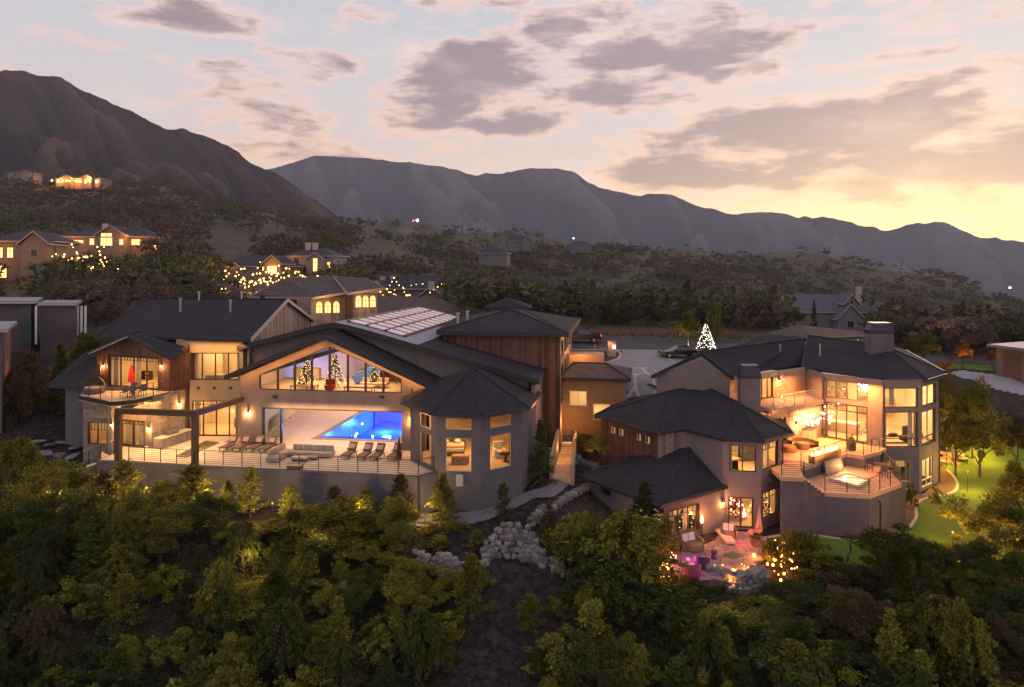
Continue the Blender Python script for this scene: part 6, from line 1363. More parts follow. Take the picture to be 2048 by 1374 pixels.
# ------------------------------------------------------------ neighbouring houses
WL_L = emis('lit_window_amber', (1.0, .52, .17), 1.5); WL_D = mat('dark_pane', (.02, .02, .03), .15, spec=.6)
BST = mat('neighbour_stucco', (.20, .14, .10), .9, (.25, .18, .13), .5); BSG = mat('neighbour_grey_wall', (.13, .115, .12), .9, (.17, .15, .15), .5); BRF = mat('neighbour_roof', (.035, .03, .042), .9, (.055, .048, .06), .6); TRIMW = mat('pale_trim', (.36, .31, .27), .7)
def bighouse(base, rz, w, d, h, rh_, label, gables=(), wins=(), chim=(), wallm=BST, roofm=BRF, hip=True, lit=1.0, glow=0, storeys=1):
    root = empty('hillside_house', (0, 0, 0), label, 'house')
    def bx(x0, x1, y0, y1, z0, z1, m, nm): MB().boxf(V3(x0, y0, z0), V3(x1 - x0, 0, 0), V3(0, y1 - y0, 0), V3(0, 0, z1 - z0)).build(nm, m, root)
    bx(-w / 2, w / 2, 0, d, -4, h, wallm, 'wall'); o = .6; ins = d / 2 if hip else 0
    a, b, c, e_ = V3(-w / 2 - o, -o, h), V3(w / 2 + o, -o, h), V3(w / 2 + o, d + o, h), V3(-w / 2 - o, d + o, h); r0, r1 = V3(-w / 2 - o + ins, d / 2, h + rh_), V3(w / 2 + o - ins, d / 2, h + rh_)
    roof('roof', [[a, b, r1, r0], [b, c, r1], [c, e_, r0, r1], [e_, a, r0]], roofm, root, .25, fascia=TRIMW, fw=.25)
    if not hip:
        for x in (-w / 2, w / 2): MB().add([V3(x, 0, h), V3(x, d, h), V3(x, d / 2, h + rh_ - .15)], [(0, 1, 2)]).build('gable_end', wallm, root)
    for (gx, gw, gd, gh, grh) in gables:
        bx(gx - gw / 2, gx + gw / 2, -gd, 1, -4, gh, wallm, 'wing_wall')
        a, b, c = V3(gx - gw / 2 - .5, -gd - .5, gh), V3(gx, -gd - .5, gh + grh), V3(gx + gw / 2 + .5, -gd - .5, gh); k = V3(0, gd + d / 2 + .5, 0)
        roof('gable_roof', [[a, b, b + k, a + k], [b, c, c + k, b + k]], roofm, root, .2, fascia=TRIMW, fw=.3)
        MB().add([V3(gx - gw / 2, -gd - .01, gh - .1), V3(gx + gw / 2, -gd - .01, gh - .1), V3(gx, -gd - .01, gh + grh - .3)], [(0, 1, 2)]).build('gable_face', wallm, root)
    for (wx, wz, ww, wh, on, yy) in wins:
        f = MB().box((wx, -yy - .04, wz + wh / 2), (ww + .2, .08, wh + .2)).build('window', TRIMW, root); MB().box((wx, -yy - .08, wz + wh / 2), (ww, .04, wh)).build('pane', WL_L if on else WL_D, f); MB().box((wx, -yy - .115, wz + wh / 2), (.10, .03, wh)).box((wx, -yy - .116, wz + wh * .68), (ww, .03, .08)).build('glazing_bars', BRF, f)
    for (cx0, cy0, cz) in chim: MB().box((cx0, cy0, h + cz / 2), (1.3, 1.0, cz + .6)).build('chimney', TRIMW, root)
    if glow:
        glow *= 2.2
        for gx in np.linspace(-w * .35, w * .35, max(1, int(w // 9))): lamp('facade_light', (float(gx), -4.5, h * .9), glow, (1, .42, .12), .3, parent=root)
    root.location = base; root.rotation_euler = (0, 0, rz); return root
def Bp(px, py, Y): return P(px, py, Y)
bighouse(Bp(800, 607, 165), R(-4), 17, 9, 3.6, 3.2, 'dark roofed house with two gables outlined in fairy lights, beyond the skylights', gables=[(-5, 6.0, 3, 2.6, 3.0), (8.2, 6.5, 3, 1.4, 3.0)], wins=[(-1.5, 1, 1.2, 1.2, 1, .0), (2, 1, 1.2, 1.2, 1, 0)], chim=[(-5, 3, 2.6), (-2.6, 3.4, 2.8), (8.3, -3.6, 1.5)], wallm=BSG, hip=False, glow=25)
bighouse(Bp(508, 556, 185), R(-8), 19, 10, 3.2, 3.0, 'hillside house with glowing gable and white window trim, left of the paired houses', gables=[(6.5, 5, 2.5, 3.8, 2.4), (-4.5, 3.6, 1.5, 2.6, 1.6)], wins=[(6.5, .8, 2.6, 2.4, 1, 2.5), (0, 1, 1.5, 1.3, 1, 0), (-8, 1, 1.6, 1.3, 0, 0)], chim=[(7, 5, 2.6)], glow=60)
bighouse(Bp(620, 548, 195), R(-8), 14, 10, 5.2, 2.4, 'two storey hillside house with twin white chimneys, right of the paired houses', gables=[(2.5, 5, 2, 4.2, 2.0)], wins=[(2.5, .8, 1.2, 3.6, 1, 2), (-4, 3, 1.4, 1.6, 0, 0), (5.6, 1, .8, 2.4, 1, 0), (-2, .6, 1.4, 2.0, 0, 0)], chim=[(-2.4, 4, 3.6), (-.2, 4, 3.6)], wallm=mat('neighbour_pale_wall', (.24, .21, .20), .9), glow=60)
bighouse(Bp(212, 493, 200), R(2), 25, 11, 2.9, 3.0, 'long low hillside house with a bright central gable and a terrace', gables=[(3, 8.5, 3, 3.1, 3.0)], wins=[(1.8, .2, 3.2, 2.2, 1, 3), (6.0, .4, 1.0, 1.6, 1, 3), (1.8, 2.8, 3.0, .9, 1, 3), (-4, .5, 1.2, 1.8, 1, 0), (8.6, .5, 2.4, 1.6, 1, 0), (-8, .8, 3, 1.0, 1, 0)], chim=[(-2.5, 4, 3.8)], glow=110)
bighouse(Bp(38, 560, 140), R(10), 13, 12, 8.0, 2.6, 'tall cream house with a lit balcony at the left edge of the hillside', gables=[(4, 5, 2.5, 7.4, 2.6)], wins=[(-3.6, 4.6, 1.2, 2.0, 1, 0), (-1.6, 4.6, 1.0, 2.0, 1, 0), (-4, .5, 3.4, 2.4, 1, 0), (4, 4.8, 1.2, 1.4, 0, 2.5)], wallm=BST, glow=70)
bighouse(Bp(156, 367, 470), R(-3), 32, 12, 3.4, 2.6, 'sprawling mansion with a row of golden lights high on the ridge', gables=[(-6, 7, 3, 3.4, 2.4), (8, 7, 3, 3.4, 2.4)], wins=[(x, .6, 2.2, 1.9, 1, 0 if abs(x) < 3 or x < -10 or x > 12 else 3) for x in (-14, -11, -6, 0, 2.8, 8, 13.5)], wallm=BST, glow=900)
bighouse(Bp(42, 355, 470), R(3), 17, 9, 3.2, 2.4, 'pale unlit house high on the ridge beside the golden mansion', gables=[(4, 6, 2, 3, 2)], wins=[(-4, .8, 2, 1.2, 0, 0)], wallm=mat('neighbour_pale_wall', (.42, .37, .34)))
bighouse(Bp(985, 516, 330), R(-12), 14, 8, 2.4, 2.6, 'grey house with a dark hipped roof alone on the far slope', wallm=BSG, wins=[(-3, .5, 2, 1.2, 0, 0), (3, .5, 1.5, 1.2, 0, 0)])
bighouse(Bp(1042, 490, 440), R(20), 16, 8, 2.6, 3.6, 'steep roofed house half hidden in trees on the far slope', wallm=BSG, gables=[(3, 6, 2, 2.4, 3)], wins=[(-4, .5, 2, 1.2, 0, 0)])
bighouse(Bp(1160, 497, 460), R(-5), 15, 8, 2.4, 2.4, 'low house with a faint bluish lamp near the crest', wallm=BSG, wins=[(-3, .6, 1.5, 1, 0, 0)])
bighouse(Bp(1655, 655, 185), R(-6), 25, 12, 4.2, 4.6, 'large grey gabled house in the trees beyond the guest house roofs', gables=[(4.5, 6.5, 4, 2.6, 4.0), (5.5, 3.2, 2, 6.5, 2.6), (12.5, 5, 3, 3.2, 3.8)], wins=[(4.5, .3, 1.6, 1.8, 0, 4), (5.5, 6.3, .7, 1.2, 0, 2), (12.5, .5, 1, 1.6, 0, 3)], chim=[(10, 5, 6.5), (-11.5, 3, 3.8)], wallm=BSG, roofm=mat('slate_roof', (.075, .07, .09), .8, (.10, .09, .115), .8))
# strings of fairy lights on the neighbour's gables and in gardens
def stringlights(name, pts, label, r=.10, cat='string lights', n=None, jit=0.0, m=None, group=None, lampw=0):
    mb = MB(); rr = random.Random(len(pts) * 7 + int(abs(pts[0][0])))
    P_ = []
    for a, b in zip(pts[:-1], pts[1:]):
        a = Vector(a); b = Vector(b); k = n or max(2, int((b - a).length / .9))
        for i in range(k): P_.append(lerp(a, b, i / k) + V3(rr.gauss(0, jit), rr.gauss(0, jit), rr.gauss(0, jit)))
    root = empty(name, pts[0], label, cat, group)
    for q in P_: s = r * rr.uniform(.6, 1.2); mb.add([q + V3(s, 0, 0), q + V3(0, s, 0), q - V3(s, 0, 0), q - V3(0, s, 0), q + V3(0, 0, s), q - V3(0, 0, s)], [(0, 1, 4), (1, 2, 4), (2, 3, 4), (3, 0, 4), (1, 0, 5), (2, 1, 5), (3, 2, 5), (0, 3, 5)])
    o = mb.build('bulbs', m or BULB, root); o['kind'] = 'stuff'
    cw = MB(); 
    for a, b in zip(P_[:-1], P_[1:]):
        if (b - a).length < 4: cw.bar(a, b, .02, .02)
    if cw.v: cw.build('wire', IRON, root)['kind'] = 'stuff'
    if lampw:
        for k in range(0, len(P_), max(1, len(P_) // 3)): lamp('string_glow', P_[k] + V3(0, -.5, .2), lampw, (1, .5, .15), .2, parent=root)
    return root
PY = lambda px, py, Y: P(px, py, Y)
stringlights('gable_lights', [PY(775, 578, 160), PY(788, 556, 160), PY(803, 578, 160)], 'fairy lights outlining the taller gable of the dark roofed house', .11)
stringlights('gable_lights', [PY(860, 585, 160), PY(883, 568, 160), PY(908, 585, 160)], 'fairy lights outlining the lower gable beside the stone chimney', .11)
stringlights('garland_lights', [PY(757, 585, 159), PY(790, 575, 159), PY(815, 577, 159), PY(850, 570, 159)], 'fairy lights draped along the eave of the dark roofed house', .11, jit=.7)
stringlights('garland_lights', [PY(758, 592, 157), PY(775, 598, 157), PY(806, 596, 157)], 'scattered lights on shrubs below the dark roofed house', .11, jit=1.0)
stringlights('shrub_lights', [PY(445, 570, 130), PY(475, 560, 130), PY(530, 556, 130), PY(585, 560, 130)], 'string of lights on the shrubs below the paired houses', .15, n=22, jit=1.3, lampw=260)
stringlights('shrub_lights', [PY(500, 566, 128), PY(545, 560, 128), PY(590, 560, 128), PY(640, 556, 128)], 'dense golden lights in the hedge between the paired houses', .15, n=22, jit=1.1, lampw=260)
stringlights('shrub_lights', [PY(130, 530, 128), PY(165, 532, 128), PY(218, 534, 128), PY(190, 520, 128), PY(140, 516, 128), PY(150, 526, 128)], 'dense golden lights in the trees below the long low house', .15, n=14, jit=1.3, lampw=320)
stringlights('ridge_lights', [PY(105, 360, 455), PY(205, 364, 455)], 'row of big golden lamps along the ridge mansion', .75, n=9, jit=.4)
def postlamp(px, py, Y, h, r, m, label, pw=0, c=(1, .9, .8)):
    q = P(px, py, Y); z0 = min(gz(q.x, q.y), q.z - .5); root = empty('post_lamp', (q.x, q.y, z0), label, 'lamp post'); MB().tube([V3(q.x, q.y, z0), q], .08, 6).build('post', IRON, root); MB().ball(q + V3(0, 0, r), r, 8).build('lamp_head', m, root)
    if pw: lamp('post_light', q + V3(0, -r * 2, r * 2), pw, c, r, parent=root)
postlamp(835, 443, 600, 5, .9, emis('white_beacon', (.95, .95, 1), 30), 'brilliant white lamp on the far crest road', 900, (.9, .92, 1))
postlamp(827, 443, 602, 6, .7, emis('red_beacon', (1, .08, .06), 4), 'red beacon beside the white lamp on the far crest')
postlamp(1147, 478, 520, 3, .5, emis('blue_beacon', (.5, .7, 1), 7), 'small bluish lamp on the far slope')
postlamp(316, 498, 205, 3, .35, emis('amber_beacon', (1, .5, .15), 14), 'amber lamp on the retaining wall right of the long low house', 500, (1, .5, .2))
postlamp(2020, 577, 560, 3, .7, emis('amber_beacon', (1, .5, .15), 14), 'tiny amber lamp low on the far valley side')
# arched-window lodge behind the mansion ------------------------------------------------
lod = empty('chapel_lodge', (-25, 88, 5), 'brown boarded building with two rows of glowing arched windows', 'lodge')
AW = emis('arched_glow', (1.0, .56, .18), 1.25)
def archwall(a, b, zb, zt, n, win_h, win_w, zsill, x0, dx_):
    pl = Pl(a, b); wall('lodge_wall', pl, [(0, zb), (pl.len, zb), (pl.len, zt), (0, zt)], [], WOODG, lod, .3)
    boards(pl, [(0, zb), (pl.len, zb), (pl.len, zt), (0, zt)], [], lod, WOODG, .34)
    for i in range(n):
        s = x0 + i * dx_; pts = [(s - win_w / 2, zsill), (s + win_w / 2, zsill)] + [(s + win_w / 2 * math.cos(t), zsill + win_h * .6 + win_h * .4 * math.sin(t) ** .8) for t in [k * math.pi / 10 for k in range(11)]]
        def arch(sc_, off, mt, nm, par):
            cz = zsill + win_h / 2; q = [pl.pt(s + (p[0] - s) * sc_, cz + (p[1] - cz) * sc_, off) for p in pts]; q2 = [pl.pt(s + (p[0] - s) * sc_, cz + (p[1] - cz) * sc_, off - .06) for p in pts]; k = len(q)
            return MB().add(q + q2, [tuple(range(k))] + [(j, (j + 1) % k, (j + 1) % k + k, j + k) for j in range(k)]).build(nm, mt, par)
        f = arch(1.18, .10, FASCL, 'window', lod); arch(1.0, .13, AW, 'pane', f)
        m = MB(); m.boxf(pl.pt(s - .025, zsill, .135), V3(pl.d.x, pl.d.y, 0) * .05, V3(pl.n.x, pl.n.y, 0) * .02, V3(0, 0, win_h)); m.boxf(pl.pt(s - win_w / 2, zsill + win_h * .55, .135), V3(pl.d.x, pl.d.y, 0) * win_w, V3(pl.n.x, pl.n.y, 0) * .02, V3(0, 0, .05)); m.build('muntin', FRAME, f)
    return pl
la, lb_ = P(622, 593, 86), P(685, 584, 86.8)
p1_ = archwall(la.xy, P(690, 590, 87).xy, 6.0, 11.6, 3, 1.4, .72, 9.6, 1.0, 1.05)
p2_ = archwall(P(706, 590, 84.5).xy, P(754, 590, 85.5).xy, 6.0, 12.0, 3, 1.4, .66, 10.4, .65, .88)
wall('lodge_side_wall', Pl(P(520, 590, 93).xy, la.xy), [(0, 5), (8, 5), (8, 11.6), (0, 11.6)], [], DKWOOD, lod, .3)
wall('lodge_side_wall', Pl((p1_.b.x, p1_.b.y), (p2_.a.x, p2_.a.y)), [(0, 5), (3, 5), (3, 11.8), (0, 11.8)], [], WOOD, lod, .3)
l0, l1, l2, l3 = P(500, 593, 95), P(625, 595, 85), P(700, 583, 86.2), P(672, 551, 95); l4 = P(573, 556, 94)
roof('lodge_roof', [[l0, l1, l4], [l1, l2, l3, l4], [l0, l4, P(560, 560, 104)]], ROOFB, lod, .3, fascia=FASCL)
m0, m1, m2, m3 = P(695, 586, 83.8), P(769, 575, 85), P(732, 556, 94), P(668, 553, 93)
roof('lodge_roof', [[m0, m1, m2, m3]], ROOFB, lod, .3, fascia=FASCL)
lamp('lodge_wash_light', (p1_.a.x + 2, p1_.a.y - 1.6, 11.0), 40, (1, .6, .25), .2, parent=lod); lamp('lodge_wash_light', (p2_.a.x + 1.4, p2_.a.y - 1.4, 11.3), 40, (1, .6, .25), .2, parent=lod)
cup = empty('small_hipped_building', P(1015, 614, 92), 'small building with a dark pyramid roof behind the timber tower', 'building')
q = P(1014, 613, 92); roof('hipped_roof', [[q + V3(-2.9, 0, 0), q + V3(2.9, -.3, 0), q + V3(0, 2.6, 1.15)], [q + V3(2.9, -.3, 0), q + V3(3.4, 5, 0), q + V3(0, 2.6, 1.15)], [q + V3(3.4, 5, 0), q + V3(-2.6, 5.3, 0), q + V3(0, 2.6, 1.15)], [q + V3(-2.6, 5.3, 0), q + V3(-2.9, 0, 0), q + V3(0, 2.6, 1.15)]], ROOF, cup, .2)
MB().prism([(q.x - 2.2, q.y + .8), (q.x + 2.3, q.y + .8), (q.x + 2.6, q.y + 4.3), (q.x - 2, q.y + 4.4)], q.z - 6, q.z - .2).build('wall', STUC, cup)
# outbuildings at the left edge and the right edge
def flatbuild(name, pts, z0, z1, over, wm_, label, posts=()):
    r_ = empty(name, (pts[0][0], pts[0][1], z0), label, 'outbuilding'); MB().prism(pts, z0 - 3, z1).build('wall', wm_, r_)
    cx_, cy_ = sum(p[0] for p in pts) / len(pts), sum(p[1] for p in pts) / len(pts)
    ro = [((x - cx_) * over + cx_, (y - cy_) * over + cy_) for x, y in pts]
    MB().prism(ro, z1 + .003, z1 + .32).build('flat_roof', MEMB, r_); MB().prism([((x - cx_) * 1.012 + cx_, (y - cy_) * 1.012 + cy_) for x, y in ro], z1 + .02, z1 + .25).build('fascia', STEEL, r_)
    return r_
PW = mat('mauve_panel_wall', (.085, .062, .075), .9, (.115, .088, .098), .8, .2, 15)
def pxrect(x0, x1, Y, d, sk=0.0): a, b = P(x0, 0, Y), P(x1, 0, Y + sk); k = b.x / b.y * d * .85; return [(a.x, a.y), (b.x, b.y), (b.x + k, b.y + d), (a.x + k, a.y + d)]
ob1 = flatbuild('outbuilding', pxrect(-120, 62, 74, 9, 1), 7.2, P(0, 608, 74).z, 1.10, PW, 'flat roofed mauve outbuilding at the left edge with a dark glazed corner')
ob2 = flatbuild('outbuilding', pxrect(80, 150, 75, 6, 0), 7.2, P(0, 611, 75).z, 1.12, PW, 'smaller flat roofed outbuilding carried on white posts at its open end')
for x in (155, 163, 171): a = P(x, 612, 74 + (171 - x) * .15); MB().tube([V3(a.x, a.y, 7), a], .11, 8).build('white_post', mat('white_post_paint', (.6, .6, .62), .6), ob2)
a = P(72, 612, 73.5); MB().tube([V3(a.x, a.y, 7), a], .11, 8).build('white_post', mat('white_post_paint', (.6, .6, .62), .6), ob1)
s_ = P(52, 650, 73.85); MB().box(s_, (1.1, .06, 3.6)).build('glazed_panel', mat('green_glazing', (.05, .07, .07), .3), ob1)
flatbuild('outbuilding', pxrect(-170, 4, 60, 8, 0), 3.5, P(0, 664, 60).z, 1.14, PW, 'dark flat roofed outbuilding cut by the left edge, lowest of the three')
ob4 = flatbuild('garage', [P(1992, 0, 80).xy[:], P(2060, 0, 76).xy[:], P(2300, 0, 84).xy[:], P(2250, 0, 92).xy[:]], 2.0, P(0, 697, 78).z, 1.1, mat('brown_block', (.16, .12, .11), .9, (.2, .15, .14), .6), 'flat roofed garage with wooden doors at the right edge')
gpl = Pl(P(1992, 0, 80).xy, P(2060, 0, 76).xy); MB().boxf(gpl.pt(gpl.len * .25, 2.5, .02), V3(gpl.d.x, gpl.d.y, 0) * (gpl.len * .5), V3(gpl.n.x, gpl.n.y, 0) * .08, V3(0, 0, 2.7)).build('garage_door', WOOD, ob4)
# ------------------------------------------------------------ vegetation
LG = leafmat('green_leaves', (.070, .082, .016), (.31, .265, .045), .35, .3)
LD = leafmat('dark_green_leaves', (.026, .042, .014), (.11, .115, .030), .35, .25)
LY = leafmat('yellow_green_leaves', (.085, .090, .014), (.20, .17, .030), .25, .4)
LB = leafmat('rusty_leaves', (.060, .045, .022), (.125, .085, .038), .3, .3)
LO = leafmat('orange_autumn_leaves', (.22, .09, .015), (.38, .17, .03), .2, .4)
LM = leafmat('mauve_scrub', (.115, .075, .066), (.23, .165, .14), .35, .15, dead=(.12, .10, .065))
LH = leafmat('hill_wood', (.040, .050, .024), (.13, .115, .060), .35, .15)
TRK = mat('tree_bark', (.07, .05, .04), .95, (.12, .09, .07), 6, .5)
def quads_mesh(name, C, D1, D2, mt, extra=None):
    """leaf cards: centre, long half axis, short half axis; folded a little so they are not flat"""
    n = len(C); V = np.empty((n, 4, 3)); V[:, 0] = C - D1; V[:, 1] = C + D2; V[:, 2] = C + D1 * 1.15; V[:, 3] = C - D2
    nr = np.cross(D1, D2); ln = np.linalg.norm(nr, axis=1, keepdims=True) + 1e-9; V[:, 0] += nr / ln * np.linalg.norm(D2, axis=1, keepdims=True) * .5
    me = bpy.data.meshes.new(name); me.vertices.add(4 * n); me.vertices.foreach_set('co', V.ravel()); me.loops.add(4 * n); me.loops.foreach_set('vertex_index', np.arange(4 * n, dtype=np.int32))
    me.polygons.add(n); me.polygons.foreach_set('loop_start', np.arange(0, 4 * n, 4, dtype=np.int32)); me.polygons.foreach_set('loop_total', np.full(n, 4, np.int32)); me.update(calc_edges=True); me.materials.append(mt)
    return me
def cloud(kind, seed, n, leaf):
    r = np.random.RandomState(seed)
    if kind in ('round', 'shrub', 'hill'):
        nc = {'round': 46, 'shrub': 26, 'hill': 9}[kind]; d = r.normal(size=(nc, 3)); d /= np.linalg.norm(d, axis=1, keepdims=True)
        d[:, 2] = np.abs(d[:, 2]) * .95 - .30 * (r.rand(nc) < .35); rad = r.uniform(.55, 1.0, nc)[:, None]; cc = d * rad * np.array([1, 1, .95])
        cc *= 1 + .22 * r.normal(size=(nc, 1)); cs = r.uniform(.14, .30, nc)
        k = r.randint(0, nc, n); dd = r.normal(size=(n, 3)); dd /= np.linalg.norm(dd, axis=1, keepdims=True); dd[:, 2] = dd[:, 2] * .8 + .15
        C = cc[k] + dd * (cs[k] * r.uniform(.45, 1.1, n))[:, None]; out_ = dd + C * .4
        C = C * np.array([.5, .5, .5]) + np.array([0, 0, .50]) if kind != 'shrub' else C * np.array([.5, .5, .75]) + np.array([0, 0, .18])
        if kind == 'round': C[:, 2] = C[:, 2] * .86 + .14
    elif kind == 'cone':
        nb = 70; bh = r.uniform(.08, .97, nb) ** .9; ba = r.uniform(0, 6.283, nb); bl = (1 - bh) ** .75 * .30 + .03; bl *= r.uniform(.65, 1.25, nb)
        k = r.randint(0, nb, n); t = r.uniform(.15, 1, n) ** .7
        C = np.stack([np.cos(ba[k]) * bl[k] * t, np.sin(ba[k]) * bl[k] * t, bh[k] + bl[k] * t * .35], -1) + r.normal(size=(n, 3)) * .022; out_ = np.stack([np.cos(ba[k]), np.sin(ba[k]), np.full(n, .5)], -1) + r.normal(size=(n, 3)) * .5
    elif kind == 'spruce':
        nb = 120; bh = r.uniform(.05, .98, nb); ba = r.uniform(0, 6.283, nb); bl = (1 - bh) * .30 + .02; bl *= r.uniform(.75, 1.2, nb)
        k = r.randint(0, nb, n); t = r.uniform(.1, 1, n) ** .8
        C = np.stack([np.cos(ba[k]) * bl[k] * t, np.sin(ba[k]) * bl[k] * t, bh[k] - bl[k] * t * .35 + .05 * t * t], -1) + r.normal(size=(n, 3)) * np.array([.014, .014, .010]); out_ = np.stack([np.cos(ba[k]), np.sin(ba[k]), np.full(n, -.3)], -1) + r.normal(size=(n, 3)) * .45
    elif kind == 'weep':
        nb = 90; bh = r.uniform(.35, 1.0, nb); ba = r.uniform(0, 6.283, nb); bl = np.sqrt(np.clip(1 - ((bh - .45) / .6) ** 2, .02, 1)) * .42 * r.uniform(.5, 1.1, nb)
        k = r.randint(0, nb, n); t = r.uniform(0, 1, n); drop = r.uniform(0, .33, nb)[k]
        C = np.stack([np.cos(ba[k]) * bl[k] * (.55 + .45 * t), np.sin(ba[k]) * bl[k] * (.55 + .45 * t), bh[k] - drop * t ** 1.3], -1) + r.normal(size=(n, 3)) * .020; out_ = np.stack([np.cos(ba[k]) * .5, np.sin(ba[k]) * .5, np.full(n, -1.)], -1) + r.normal(size=(n, 3)) * .35
    elif kind == 'grass':
        a = r.uniform(0, 6.283, n); rr = r.uniform(0, .35, n); C = np.stack([np.cos(a) * rr, np.sin(a) * rr, r.uniform(.25, .8, n)], -1); out_ = np.stack([np.cos(a) * .3, np.sin(a) * .3, np.full(n, 2.)], -1)
    out_ = out_ + r.normal(size=(n, 3)) * .55; out_ /= np.linalg.norm(out_, axis=1, keepdims=True); rv = r.normal(size=(n, 3)); d2 = np.cross(out_, rv); d2 /= np.linalg.norm(d2, axis=1, keepdims=True) + 1e-9
    L1 = leaf * r.uniform(.6, 1.3, n)[:, None]
    return C, out_ * L1, d2 * L1 * (.5 if kind not in ('grass',) else .06)
def trunkmesh(kind, seed):
    r = random.Random(seed); m = MB()
    if kind in ('spruce', 'cone'): m.tube([(0, 0, -.05), (r.uniform(-.01, .01), 0, .5), (0, 0, .96)], [.018, .012, .003], 6)
    else:
        m.tube([(0, 0, -.08), (.01, .01, .2), (.0, -.01, .42), (.02, 0, .75)], [.030, .024, .018, .006], 7)
        for i in range(7): a = i * .9 + r.random(); z0 = .18 + .06 * i; l = .30; m.tube([(0, 0, z0), (math.cos(a) * l * .5, math.sin(a) * l * .5, z0 + .14), (math.cos(a) * l, math.sin(a) * l, z0 + .24)], [.014, .009, .003], 5)
    me = bpy.data.meshes.new('trunk'); me.from_pydata(m.v, [], m.f); me.materials.append(TRK); me.update(); return me
KN = {'round': (7500, .022), 'cone': (3200, .023), 'spruce': (5000, .018), 'shrub': (3200, .036), 'weep': (7000, .022), 'grass': (260, .30)}
_cache = {}
def crownmesh(kind, var, mt):
    k = (kind, var, mt.name)
    if k not in _cache:
        if (kind, var) not in _cache: n, l = KN[kind]; _cache[(kind, var)] = cloud(kind, 100 + var * 17 + len(kind), n, l)
        C, A, B = _cache[(kind, var)]; _cache[k] = quads_mesh('crown', C, A, B, mt)
    return _cache[k]
_tr = {}
def tree(px, ytop, Y, w, kind, mt, label, group=None, name=None, var=None, zbase=None):
    """crown top at picture row ytop, crown width w pixels, standing at distance Y"""
    X = (px - CX) * Y / F; z = gz(X, Y) if zbase is None else zbase; h = max(.6, ZC - (ytop - HY) * Y / F - z); ww = w * Y / F
    nm = name or {'round': 'broadleaf_tree', 'cone': 'young_tree', 'spruce': 'spruce_tree', 'shrub': 'shrub', 'weep': 'weeping_tree', 'grass': 'ornamental_grass'}[kind]
    var = rng.randrange(3) if var is None else var
    root = empty(nm, (X, Y, z), label, 'shrub' if kind == 'shrub' else 'grass clump' if kind == 'grass' else 'tree', group, rng.uniform(0, 6.28))
    fx = {'round': 1.05, 'cone': .62, 'spruce': .62, 'shrub': 1.1, 'weep': .85, 'grass': .8}[kind]
    root.scale = (ww / fx, ww / fx, h)
    c = bpy.data.objects.new('crown' if kind not in ('grass',) else 'blades', crownmesh(kind, var, mt)); col.objects.link(c); c.parent = root
    if kind not in ('shrub', 'grass'):
        if kind not in _tr: _tr[kind] = trunkmesh(kind, 5)
        t = bpy.data.objects.new('trunk', _tr[kind]); col.objects.link(t); t.parent = root
        s = min(1.0, h / (ww / fx)); t.scale = (s, s, 1)
    return root
